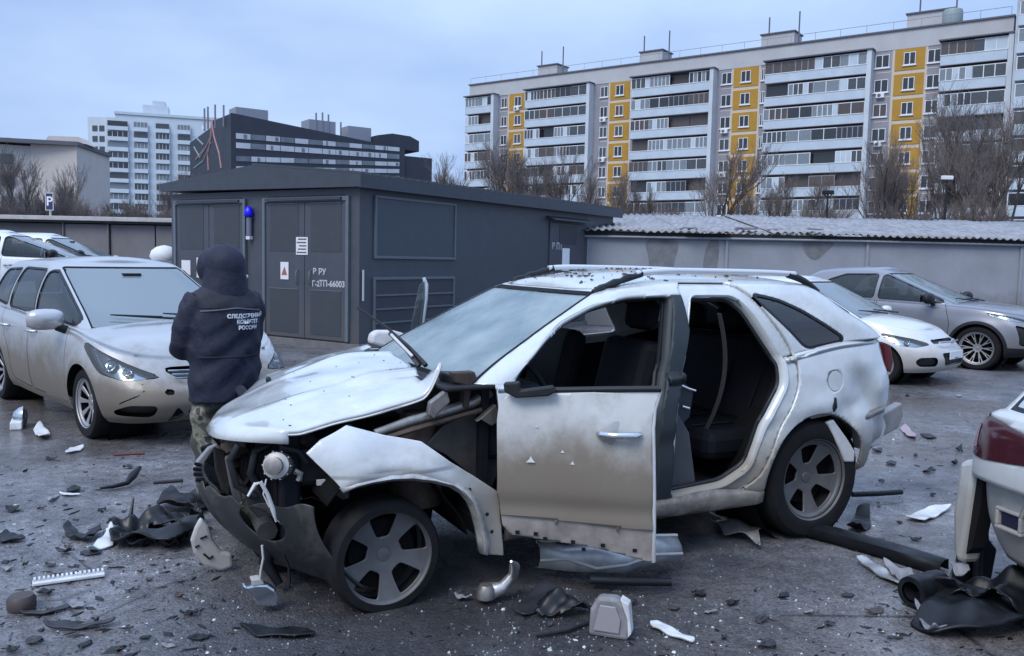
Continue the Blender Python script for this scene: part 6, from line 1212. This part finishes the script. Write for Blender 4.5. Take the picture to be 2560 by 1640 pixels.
g = rcv.carve('green', grow(rwf, .02)); i, o = clip(*g, rwf(g[0])); rwo = obj('rear_window', push(i, -.005), mat('white_reflection_pane', (.40, .46, .50), .18, noise=.25, scale=4), rwk, smooth=180); obj('window_seal', o, M_blackp, rwo, smooth=180)  # rear window's white reflection is painted as an opaque pale colour
tot = lambda V: V[:, 3]  # arc position
rear_y = lambda V: V[:, 1]
for sg in (1, -1):
    tl_ = lambda V, sg=sg: np.maximum(psdf(chaikin([(.30, .80), (.66, .76), (.98, .79), (.98, .965), (.60, .955), (.34, .91)], 2), np.stack([sg*V[:, 1]*(1)+np.maximum(-1.70-V[:, 0], -.3)*0, V[:, 2]], 1)), V[:, 0]+1.62)
    i = rcv.carve('lower', tl_)
    if len(i[1]):
        t_ = obj('tail_light', push(i, .006), M_tail, rwk, smooth=180); pk = lambda V, sg=sg: np.maximum(psdf(np.array([(.70, .80), (.78, .79), (.79, .90), (.72, .92)]), np.stack([sg*V[:, 1], V[:, 2]], 1)), -9+0*V[:, 0]); j_ = clip(*i, pk(i[0]))[0]
        if len(j_[1]): obj('reflector_patch', push(j_, .009), mat('reflector_pink', (.30, .17, .20), .3), t_, smooth=180)
# bumper gone: bare inner panel set back, with slots
band_ = lambda V: np.maximum(np.maximum(V[:, 2]-.66, V[:, 0]+1.55), -9)
i = rcv.carve('lower', band_); inner = push(i, -.06); ip = obj('rear_panel', inner, M_rw, rwk, smooth=180, solid=.01)
for y, z, w, h_ in ((.50, .50, .06, .035), (.10, .42, .22, .07), (-.35, .42, .16, .07)):
    b = obj('panel_opening', MB().prism([(y-w, z-h_), (y+w, z-h_), (y+w, z+h_), (y-w, z+h_)], -1.885, -1.84, 'yz'), mat('opening_navy', (.008, .009, .03), .6), ip, bevel=.012)
    for (y0, y1, z0, z1) in ((y-w-.02, y+w+.02, z+h_, z+h_+.018), (y-w-.02, y+w+.02, z-h_-.018, z-h_), (y-w-.02, y-w, z-h_, z+h_), (y+w, y+w+.02, z-h_, z+h_)): obj('opening_lip', MB().box(-1.90, -1.85, y0, y1, z0, z1), M_rw, b, bevel=.006)
obj('bumper_corner', MB().prism([RF_ for RF_ in ((.74, .74), (.86, .70), (.885, .42), (.86, .20), (.80, .18), (.77, .40))], -1.88, -1.76, 'yz'), M_rw, rwk, bevel=.03); obj('corner_gap', MB().prism([(.70, .74), (.742, .72), (.775, .40), (.79, .24), (.755, .28), (.72, .48)], -1.86, -1.78, 'yz'), M_gap, rwk)
obj('sensor', MB().lathe([(.001, -.01), (.03, -.01), (.034, 0), (.034, .03)], 16, 'x'), M_blackp, rwk, loc=(-1.90, .16, .26))
for y in (.35, .0, -.35): obj('bracket', MB().tube([(-1.88, y, .62), (-1.93, y+.02, .60), (-1.94, y+.03, .55)], .012, 6), M_bare, rwk)
for w_ in RS['windows']:
    for sg in (1, -1): i = rcv.carve('green', side_poly(w_, sg, 2)); obj('side_window', push(i, -.006), M_glass, rwk, smooth=180)
rcv.drop('deck', lambda V: np.maximum(V[:, 0]-.8, -1.80-V[:, 0]))
obj('body', join(rcv.lower, rcv.green), M_rw, rwk, smooth=180, solid=.012); obj('roof_skin', rcv.roof, M_rw, rwk, smooth=180); [obj('deck_panel', q_, M_rw, rwk, smooth=180) for q_ in islands(rcv.deck) if len(q_[1]) > 20]
for w in (1.235, -1.235):
    for sg in (1, -1): wheel(rwk, w, sg*.70, .285, .285, .195, .19, 'five')
obj('underbody', MB().box(-1.7, 1.7, -.64, .64, .2, .34), M_well, rwk)  # plain dark box closing the underside, added to keep light out
# ============================================================ debris: larger pieces, each its own thing
def shard(name, label, poly, h, m, seed=0, thick=.008, group=None, lift=.0, curl=.6, cat='debris', rnd=.015, n=26):
    """sheet fragment lying on the ground: outline from the photo on the ground plane, bent and curled upward"""
    g_ = np.array([G(*q, .0)[:2] for q in poly]); c = g_.mean(0); p = g_-c; p = chaikin(p, 2, rnd); lo, hi = p.min(0)-.01, p.max(0)+.01
    r_ = random.Random(seed*7+3); a = r_.uniform(0, PI); ca, sa = math.cos(a), math.sin(a); S_ = max(hi-lo)/2; ph = r_.uniform(0, 6)
    X, Y = np.meshgrid(np.linspace(lo[0], hi[0], n), np.linspace(lo[1], hi[1], n), indexing='ij'); u = (X*ca+Y*sa)/S_; v = (-X*sa+Y*ca)/S_
    Z = h*(curl*u*u+(1-curl)*(.5+.5*np.sin(3*v+ph))*.9+.18*np.sin(7*u+ph)*np.cos(5*v)); Z = np.maximum(Z-Z.min()*.7, 0)+.004+thick+lift
    V, Tr = gridmesh(np.stack([X, Y, Z], -1)); i, _ = clip(V, Tr, psdf(p, V[:, :2]))
    if not len(i[1]): return None
    i[0][:, 2] -= i[0][:, 2].min()-thick-.003-lift
    gz = ground_z(c[0], c[1]); o = obj(name, i, m, None, smooth=40, solid=thick, loc=(c[0], c[1], gz)); return tag(o, label, cat, group)
def stick(name, label, pts, r, m, z=.03, cat='debris', group=None, flat=None):
    q = [G(*p, 0) for p in pts]; c = np.mean(q, 0); mb = MB().tube([tuple(a-c+np.array([0, 0, max(r if hasattr(r, '__float__') else .02, .01)+.004+zz])) for a, zz in zip(q, (z if hasattr(z, '__len__') else [z]*len(q)))], r, 8)
    o = obj(name, mb, m, None, smooth=50, loc=(c[0], c[1], ground_z(c[0], c[1]))); return tag(o, label, cat, group)
M_bp = mat('debris_black', (.007, .008, .011), .45, spec=.35, noise=.4, scale=14, rvar=.15); M_bp2 = mat('debris_charcoal', (.024, .024, .030), .55, noise=.4, scale=12); M_dw = mat('debris_white', (.55, .57, .59), .45, noise=.2, scale=10, grime=((.20, .18, .16), .75)); M_dg = mat('debris_grey', (.20, .20, .215), .55, noise=.35, scale=10, grime=((.06, .055, .05), .8)); M_dm = mat('debris_metal', (.38, .37, .36), .35, metal=.7, noise=.4, scale=14); M_dr = mat('debris_red', (.12, .022, .022), .4, noise=.3); M_dbr = mat('debris_brown', (.055, .042, .04), .6, noise=.3)
def hump(name, label, px, py, rx, ry, h, m, seed, cat='debris'):
    """crushed hollow piece: ragged dome standing off the ground"""
    c = G(px, py); r_ = random.Random(seed); n = 40; X, Y = np.meshgrid(np.linspace(-1, 1, n), np.linspace(-1, 1, n), indexing='ij'); R2 = X*X+Y*Y
    Z = h*(np.sqrt(np.maximum(0, 1.05-R2))*(.65+.35*np.sin(4*X+seed)*np.cos(3*Y+seed*2))+.10*np.sin(9*X+seed)*np.sin(8*Y)); V, Tr = gridmesh(np.stack([X*rx, Y*ry, np.maximum(Z, 0)], -1)); a = np.arctan2(Y, X).ravel()
    i, _ = clip(V, Tr, np.sqrt(R2.ravel())-(.80+.14*np.sin(3*a+seed)+.06*np.sign(np.sin(7*a)))); i[0][:, 2] -= max(i[0][:, 2].min(), 0)-.012
    return tag(obj(name, i, m, None, smooth=35, solid=.01, loc=(c[0], c[1], ground_z(c[0], c[1]))), label, cat)
hl1 = thing('broken_headlamp', 'broken chrome headlamp unit lying on the asphalt near the left edge', 'headlamp', G(42, 1003), .4)
obj('lamp_shell', MB().lathe([(.02, -.04), (.05, -.03), (.085, .01), (.10, .05), (.095, .055)], 24, 'x'), M_refl, hl1, smooth=40, loc=(0, 0, .10)); obj('lamp_lens', MB().lathe([(.001, .085), (.06, .075), (.095, .055)], 24, 'x'), M_lens, hl1, smooth=60, loc=(0, 0, .10)); obj('lamp_bracket', MB().prism([(-.14, 0), (.12, 0), (.16, .05), (.02, .09), (-.12, .07)], -.05, .05, 'yz'), M_dw, hl1, bevel=.01)
shard('lamp_cover', 'pale curved cover lying right of the broken headlamp', [(78, 1015), (95, 1006), (118, 1020), (116, 1034), (92, 1034)], .06, M_dw, 2); shard('white_shard', 'small white curved shard before the silver car', [(152, 1066), (165, 1056), (198, 1052), (190, 1060), (165, 1067)], .03, M_dw, 3); stick('red_strip', 'thin dark red strip on the asphalt before the silver car', [(268, 1081), (300, 1079), (340, 1077)], .012, M_dr)
stick('black_trim', 'black curved trim strip with a raised right end, left of the wreck', [(235, 1154), (265, 1150), (298, 1145), (312, 1137), (330, 1132)], [.008, .014, .018, .03, .012], M_bp, [0, 0, .01, .04, .09]); stick('thin_rod', 'short dark rod just left of the wreck nose', [(360, 1149), (395, 1146), (430, 1143)], .014, M_bp2)
shard('dark_plate', 'dark oval plate on a pale sliver at left centre', [(155, 1153), (172, 1147), (190, 1150), (186, 1158), (160, 1160)], .02, M_bp, 5); shard('pale_sliver', 'pale narrow sliver under the dark oval plate', [(138, 1158), (180, 1163), (192, 1166), (150, 1166)], .015, M_dw, 6); shard('bent_chip', 'bent grey chip left of the black curved trim', [(110, 1178), (128, 1166), (140, 1164), (130, 1176), (114, 1183)], .03, M_dg, 7)
shard('black_bumper_piece', 'large black bumper fragment lying in front of the wreck nose', [(258, 1262), (300, 1248), (400, 1242), (470, 1252), (465, 1280), (400, 1300), (310, 1298), (262, 1290)], .13, M_bp, 11, .012, curl=.3); hump('crumpled_liner', 'crumpled black wheel-arch liner on top of the debris before the wreck', 385, 1246, .20, .13, .15, M_bp, 3)
shard('torn_black_sheet', 'torn black panel between the person and the wreck nose', [(368, 1190), (400, 1172), (420, 1180), (480, 1176), (482, 1205), (440, 1216), (372, 1212)], .10, M_bp, 13, .01); shard('white_curved_trim', 'white curved trim like a tusk at the left of the black bumper fragment', [(203, 1316), (212, 1296), (240, 1268), (262, 1252), (272, 1262), (266, 1285), (240, 1292)], .08, M_dw, 14, .01)
shard('black_fin', 'black forked plastic piece left of the white curved trim', [(150, 1252), (160, 1243), (195, 1262), (235, 1248), (240, 1258), (200, 1280), (155, 1268)], .07, M_bp, 15); stick('upright_spike', 'dark spike standing up out of the debris before the wreck', [(298, 1243), (308, 1238), (314, 1232)], [.014, .012, .005], M_bp, [0, .06, .14])
pile = [(300, 1262, 60, 12, .16), (345, 1236, 48, 9, .14), (430, 1262, 50, 12, .15), (320, 1284, 42, 9, .10), (455, 1232, 36, 8, .12), (395, 1284, 46, 10, .12), (285, 1236, 30, 6, .08)]; rp_ = random.Random(12); pn = ['leftmost upper', 'back', 'right-hand', 'front left', 'far right', 'front right', 'small upper left']
for k, (px, py, w, h_, hh) in enumerate(pile):
    ph = rp_.uniform(0, 6); poly = [(px+w*math.cos(ph+2*PI*q/6)*rp_.uniform(.5, 1.1), py+h_*math.sin(ph+2*PI*q/6)*rp_.uniform(.6, 1.2)) for q in range(6)]
    shard('bumper_shard', '%s black angular shard of the debris pile before the wreck nose' % pn[k], poly, hh, rp_.choice((M_bp, M_bp, M_bp2)), 200+k, .008, 'black shards piled before the wreck nose', curl=rp_.uniform(.2, .9), rnd=.004)
shard('edge_shard', 'black flat shard at the left edge of the picture', [(-6, 1262), (14, 1254), (62, 1269), (40, 1276), (0, 1278)], .03, M_bp, 17)
wst = [G(*q)[:2] for q in ((76, 1376), (246, 1352))]; wd_ = np.array(wst[1])-np.array(wst[0]); wL = np.linalg.norm(wd_)
gs_ = thing('grooved_white_strip', 'white grooved plastic strip lying at lower left', 'trim strip', (wst[0][0], wst[0][1], 0), math.atan2(wd_[1], wd_[0])); obj('strip', MB().box(0, wL, -.028, .028, .006, .022), M_dw, gs_, bevel=.004)
for k in range(16): obj('tooth', MB().box(wL*(k+.25)/16, wL*(k+.75)/16, -.004, .032, .0225, .034), M_dw, gs_)
tag(obj('round_cap', MB().lathe([(.001, .07), (.05, .068), (.062, .05), (.062, .01), (.055, 0)], 20, 'z'), M_dbr, None, smooth=40, loc=G(51, 1430)), 'round brown cap standing on the asphalt at lower left', 'cap')
shard('flat_black_sheet', 'flat black panel lying below the wreck nose near the bottom edge', [(560, 1470), (600, 1474), (640, 1480), (720, 1484), (745, 1496), (690, 1504), (600, 1498)], .03, M_bp, 19); shard('ragged_grey_strip', 'ragged grey-black strip at lower left near the bottom edge', [(100, 1475), (150, 1468), (200, 1470), (270, 1462), (268, 1472), (190, 1482), (110, 1484)], .04, M_bp2, 20); shard('thin_bent_strip', 'thin bent strip above the ragged strip at lower left', [(32, 1434), (60, 1442), (110, 1438), (165, 1424), (168, 1430), (112, 1446), (58, 1449)], .025, M_bp2, 21)
arm = thing('suspension_arm', 'twisted bare aluminium arm on the ground behind the front wheel', 'car part', G(1165, 1392), 0); ap_ = [np.array(G(*q, z))-np.array(G(1165, 1392)) for q, z in (((1128, 1398), .03), (1160 and (1150, 1388), .05), ((1180, 1378), .07), ((1205, 1350), .12), ((1208, 1330), .20), ((1200, 1318), .26))]
obj('arm_bar', MB().tube([tuple(p) for p in ap_], [.035, .045, .03, .024, .026, .006], 10), M_alum, arm, smooth=40); obj('ball_joint', MB().lathe([(.001, .05), (.03, .045), (.045, .02), (.045, -.02), (.02, -.03)], 14, 'z'), M_bare, arm, smooth=40, loc=tuple(ap_[1]+np.array([-.02, -.03, .0])))
stick('black_bar', 'straight black bar under the bent door sill', [(1385, 1386), (1480, 1390), (1575, 1392)], .022, M_bp); shard('torn_mudflap', 'dark torn flap lying below the wheel and door', [(1205, 1440), (1240, 1405), (1290, 1375), (1310, 1392), (1285, 1430), (1230, 1452)], .06, M_bp2, 24); hump('crushed_black_part', 'crushed black part with wires before the door', 1325, 1440, .17, .10, .12, M_bp, 9)
mh = thing('broken_mirror_housing', 'pale broken mirror housing standing on the ground below the door', 'mirror', G(1430, 1492), -.3); obj('shell', MB().prism([(-.09, 0), (.09, 0), (.10, .08), (.085, .15), (.03, .185), (-.05, .18), (-.085, .12)], -.03, .035, 'xz'), M_dg, mh, bevel=.015); obj('face', MB().prism([(-.065, .03), (.05, .03), (.055, .09), (.03, .15), (-.04, .15)], -.040, -.031, 'xz'), mat('mirror_face', (.26, .25, .27), .3), mh, bevel=.006); obj('edge_chip', MB().prism([(.09, .02), (.105, .04), (.09, .17), (.05, .19), (.085, .10)], -.042, .02, 'xz'), M_dw, mh, bevel=.004)
shard('white_strip', 'white plastic strip lying at bottom centre right of the mirror housing', [(1524, 1468), (1540, 1468), (1580, 1486), (1632, 1507), (1628, 1514), (1600, 1506), (1560, 1492), (1528, 1477)], .025, M_dw, 63, .012); stick('black_cable', 'thin black cable curving across the ground to the mirror housing', [(1260, 1500), (1330, 1488), (1400, 1462)], .007, M_bp, 0)
shard('crumpled_sheet', 'crumpled pale torn metal sheet under the rear door opening', [(1645, 1228), (1680, 1232), (1720, 1248), (1745, 1242), (1792, 1258), (1775, 1270), (1785, 1296), (1740, 1275), (1700, 1268), (1680, 1250)], .12, M_dm, 31, .006, curl=.2)
lb_ = [G(*q) for q in ((1692, 1206), (1760, 1222), (1960, 1272), (2100, 1312), (2215, 1348))]; c_ = np.mean(lb_, 0); P = []
for i_, q in enumerate(lb_): q = q-c_; P.append([(q[0]-.05, q[1]-.05, .010), (q[0]-.045, q[1]-.045, .07), (q[0], q[1], .085), (q[0]+.05, q[1]+.05, .07), (q[0]+.055, q[1]+.055, .010)])
tag(obj('long_sill_trim', gridmesh(P), M_bp, None, smooth=40, solid=.006, loc=c_), 'long black sill trim running from under the wreck to the right-hand heap', 'trim strip')
shard('grey_flat_strip', 'flat grey metal strip beside the long black sill trim', [(2005, 1322), (2030, 1324), (2090, 1350), (2150, 1378), (2145, 1392), (2080, 1368)], .05, M_dm, 33); shard('grey_torn_plate', 'torn grey plate overlapping the flat metal strip', [(2070, 1335), (2140, 1352), (2150, 1372), (2110, 1372)], .06, M_dg, 34); shard('pale_sheet', 'pale thin sheet lying between the two wrecks', [(2122, 1224), (2160, 1204), (2200, 1196), (2235, 1197), (2200, 1216), (2172, 1231)], .05, M_dw, 35)
stick('dark_rail', 'dark double rail behind the rear wheel of the wreck', [(2000, 1178), (2060, 1176), (2115, 1172)], .02, M_bp); shard('red_white_chip', 'red and white chip behind the wreck tail', [(2112, 1008), (2125, 1002), (2150, 1024), (2148, 1034), (2128, 1026)], .04, mat('chip_mauve', (.30, .22, .25), .5), 37); shard('small_black_chip', 'small black chip right of the red and white chip', [(2158, 1022), (2180, 1022), (2200, 1030), (2178, 1032)], .02, M_bp, 38); shard('rear_wheel_scrap', 'dark crumpled scrap behind the rear wheel', [(1985, 1250), (2010, 1215), (2040, 1212), (2045, 1240), (2010, 1262)], .10, M_bp, 39)
# heap at lower right
fn = thing('upright_black_fin', 'black fin-shaped plastic standing upright in the right-hand heap', 'debris', G(2278, 1372), .35); obj('blade', MB().prism([(-.13, 0), (.13, 0), (.16, .18), (.10, .24), (.085, .36), (.055, .34), (.04, .26), (-.06, .20), (-.12, .10)], -.015, .015, 'xz'), M_bp, fn, bevel=.01); obj('fold', MB().prism([(-.02, 0), (.03, 0), (.02, .23), (-.01, .20)], -.05, -.016, 'xz'), M_bp2, fn, bevel=.008)
tag(obj('black_cylinder', MB().lathe([(.05, -.11), (.075, -.11), (.078, -.06), (.07, 0), (.078, .06), (.075, .11), (.05, .11), (.045, -.1)], 24, 'x'), M_bp, None, smooth=35, loc=np.array(G(2170, 1418))+np.array([0, 0, .08]), rz=.5), 'black ribbed plastic cylinder lying in the right-hand heap', 'debris')
shard('heap_black_sheet', 'broad black panel at the base of the right-hand heap', [(2135, 1470), (2180, 1432), (2300, 1418), (2420, 1440), (2420, 1500), (2300, 1512), (2190, 1502)], .13, M_bp, 41, .012, curl=.35); shard('bent_grey_scrap', 'pale grey bent blade at the front of the right-hand heap', [(2145, 1432), (2160, 1440), (2190, 1490), (2240, 1478), (2270, 1470), (2250, 1488), (2190, 1506), (2165, 1480)], .10, M_dg, 42, .008); shard('heap_torn_corner', 'torn charcoal corner piece rising in the right-hand heap', [(2190, 1425), (2215, 1390), (2250, 1330), (2256, 1365), (2262, 1420), (2230, 1440)], .26, M_bp2, 43, .01, curl=.7); shard('heap_grey_scrap', 'grey square scrap resting on the right-hand heap', [(2225, 1405), (2262, 1395), (2272, 1425), (2240, 1432)], .05, M_dg, 44, lift=.16); hump('heap_black_hump', 'humped black bumper piece at the right edge of the heap', 2345, 1440, .26, .20, .24, M_bp, 6)
shard('heap_edge_strip', 'curved pale edge strip under the damaged hatchback', [(2300, 1400), (2340, 1410), (2405, 1402), (2400, 1418), (2340, 1426)], .05, M_dg, 46)
# medium fragments: counted, one object each, spread where the photo shows litter
r9 = random.Random(5)
mids = []
spots = [(30, 1200), (95, 1195), (160, 1290), (180, 1330), (215, 1300), (150, 1300), (330, 1345), (350, 1365), (300, 1390), (420, 1400), (445, 1445), (180, 1425), (110, 1395), (60, 1330), (18, 1340), (250, 1320), (120, 1330), (225, 1460), (300, 1480), (340, 1500), (80, 1510), (30, 1530), (190, 1525), (280, 1530), (400, 1520), (470, 1500), (500, 1430), (540, 1490), (1090, 1410), (1290, 1470), (1350, 1500), (1490, 1420), (1580, 1430), (1640, 1400), (1670, 1440), (1720, 1420), (1790, 1460), (1840, 1400), (1900, 1440), (1950, 1470), (1700, 1500), (1560, 1525), (1800, 1520), (2060, 1060), (2090, 1090), (2150, 1070), (2250, 1060), (2180, 1110), (2070, 1130), (2240, 1090), (2190, 1165), (2110, 1230), (2060, 1270), (2150, 1270), (2130, 930), (2250, 930), (2050, 1440), (2100, 1500), (1990, 1400), (120, 1080), (60, 1110), (200, 1110), (300, 1100), (240, 1200), (350, 1190)]
place = ['left of the wreck nose', 'near the bottom edge at left', 'before the open door', 'behind the wreck tail', 'between the wreck and the right-hand heap']
def where(px, py): return place[3] if px > 2000 and py < 1180 else place[4] if px > 1650 else place[2] if px > 900 else place[1] if py > 1420 else place[0]
frag = []
for k, (px, py) in enumerate(spots):
    w = r9.uniform(8, 34)*(.55+.45*(py-900)/600); h_ = w*r9.uniform(.14, .36); n_ = r9.choice((4, 5, 6)); ph = r9.uniform(0, 6); poly = [(px+w*math.cos(ph+2*PI*q/n_)*r9.uniform(.6, 1.2), py+h_*math.sin(ph+2*PI*q/n_)*r9.uniform(.6, 1.2)) for q in range(n_)]
    m_ = r9.choice((M_bp, M_bp, M_bp2, M_bp2, M_dg, M_dbr)); kind_ = {'debris_black': 'black', 'debris_charcoal': 'charcoal', 'debris_grey': 'grey', 'debris_brown': 'brown'}[m_.name]
    o_ = shard('plastic_fragment', None, poly, r9.uniform(.01, .045), m_, 100+k, .005, 'plastic fragments lying %s' % where(px, py), n=14)
    if o_: frag.append((kind_, where(px, py), px, o_))
nth = ['leftmost', 'second from left', 'third from left', 'fourth from left', 'fifth from left', 'sixth from left', 'seventh from left', 'eighth from left', 'ninth from left', 'tenth from left']
for kd, wh_ in sorted({f[:2] for f in frag}):
    fs = sorted([f for f in frag if f[:2] == (kd, wh_)], key=lambda f: f[2])
    for n_, f in enumerate(fs): f[3]['label'] = ('%s plastic fragment lying %s' % (kd, wh_)) if len(fs) == 1 else ('%s of the %s plastic fragments %s' % (nth[n_], kd, wh_))
# crumbs nobody could count: splinters, glass beads, grit
def crumbs(name, label, cat, spec, m, seed, flat=.35, e0=.35):
    r_ = random.Random(seed); mb = MB()
    for (n, x0, x1, y0, y1, s0, s1) in spec:
        for _ in range(n):
            px, py = r_.uniform(x0, x1), r_.uniform(y0, y1); c = G(px, py); s_ = r_.uniform(s0, s1)*r_.random()**.7+.002; a = r_.uniform(0, PI); e = r_.uniform(e0, 1.)*(1 if e0 > .2 else .6)
            k = len(mb.v); q = [(s_*math.cos(a+t)*(1 if i % 2 else e), s_*math.sin(a+t)*(1 if i % 2 else e)) for i, t in enumerate((0, 1.4, 3.0, 4.6))]; hh = s_*flat*r_.uniform(.4, 1.2)
            mb.v += [(c[0]+p_[0], c[1]+p_[1], .001) for p_ in q]+[(c[0]+p_[0]*.7, c[1]+p_[1]*.7, .002+hh*r_.uniform(.6, 1.3)) for p_ in q]
            mb.f += [(k+4, k+5, k+6, k+7)]+[(k+i, k+(i+1) % 4, k+4+(i+1) % 4, k+4+i) for i in range(4)]
    return tag(obj(name, mb, m), label, cat, kind='stuff')
crumbs('black_splinters', 'black plastic splinters strewn over the asphalt', 'splinters', [(190, 0, 560, 1180, 1560, .006, .06), (60, 0, 430, 1050, 1200, .006, .04), (150, 1050, 2150, 1380, 1560, .005, .035), (80, 1980, 2420, 950, 1350, .006, .045), (70, 2050, 2420, 1350, 1560, .008, .045), (50, 420, 1100, 1430, 1560, .006, .03)], M_bp, 1, .13, .12)
crumbs('pale_splinters', 'pale plastic and paint chips strewn over the asphalt', 'splinters', [(90, 0, 560, 1150, 1560, .003, .014), (80, 1050, 2150, 1380, 1560, .003, .014), (50, 1980, 2420, 950, 1350, .003, .016)], M_dw, 2)
crumbs('grey_grit', 'grey grit and mud crumbs over the asphalt', 'grit', [(420, 0, 640, 1250, 1580, .002, .013), (420, 640, 2420, 1380, 1580, .002, .011), (120, 1950, 2420, 950, 1300, .002, .012)], mat('grit_grey', (.10, .10, .11), .8, noise=.4, scale=30), 3, .6)
crumbs('glass_beads', 'beads of broken safety glass glinting on the asphalt', 'broken glass', [(220, 1100, 1700, 1400, 1580, .002, .006), (90, 420, 1000, 1380, 1580, .002, .005), (80, 1650, 2100, 1280, 1500, .002, .006)], mat('glass_bead', (.30, .36, .37), .08, spec=.9), 4, .8)
# splinters lying on the wreck's roof and bonnet
RBV = BVHTree.FromPolygons([Vector(v[:3]) for v in roofmesh[0]], [tuple(map(int, t)) for t in roofmesh[1]]); HBV = BVHTree.FromPolygons([Vector(v[:3]) for v in hm[0]], [tuple(map(int, t)) for t in hm[1]])
mb = MB(); r_ = random.Random(77)
for n, bv, xr2, yr2, zo in ((300, RBV, (-1.4, .22), (-.62, .62), .001), (22, HBV, (1.0, 1.9), (-.5, .68), .007)):
    for _ in range(n):
        x, y = r_.uniform(*xr2), r_.uniform(*yr2)
        if n > 100 and r_.random() < abs(x+.2)/1.3: continue
        h_ = bv.ray_cast(Vector((x, y, 3)), Vector((0, 0, -1)))
        if h_[0] is None: continue
        s_ = r_.uniform(.004, .020 if n > 100 else .009); a = r_.uniform(0, PI); k = len(mb.v); q = [(s_*math.cos(a+t)*(1 if i % 2 else .5), s_*math.sin(a+t)*(1 if i % 2 else .5)) for i, t in enumerate((0, 1.5, 3.0, 4.6))]
        mb.v += [(x+p_[0], y+p_[1], h_[0].z+zo-.002) for p_ in q]+[(x+p_[0]*.6, y+p_[1]*.6, h_[0].z+zo+s_*r_.uniform(.2, .6)) for p_ in q]; mb.f += [(k+4, k+5, k+6, k+7)]+[(k+i, k+(i+1) % 4, k+4+(i+1) % 4, k+4+i) for i in range(4)]
tag(obj('roof_splinters', mb, M_bp2, None, loc=(SF.o[0], SF.o[1], 0), rz=SF.ang), 'dark splinters scattered over the wreck roof and bonnet', 'splinters', kind='stuff')
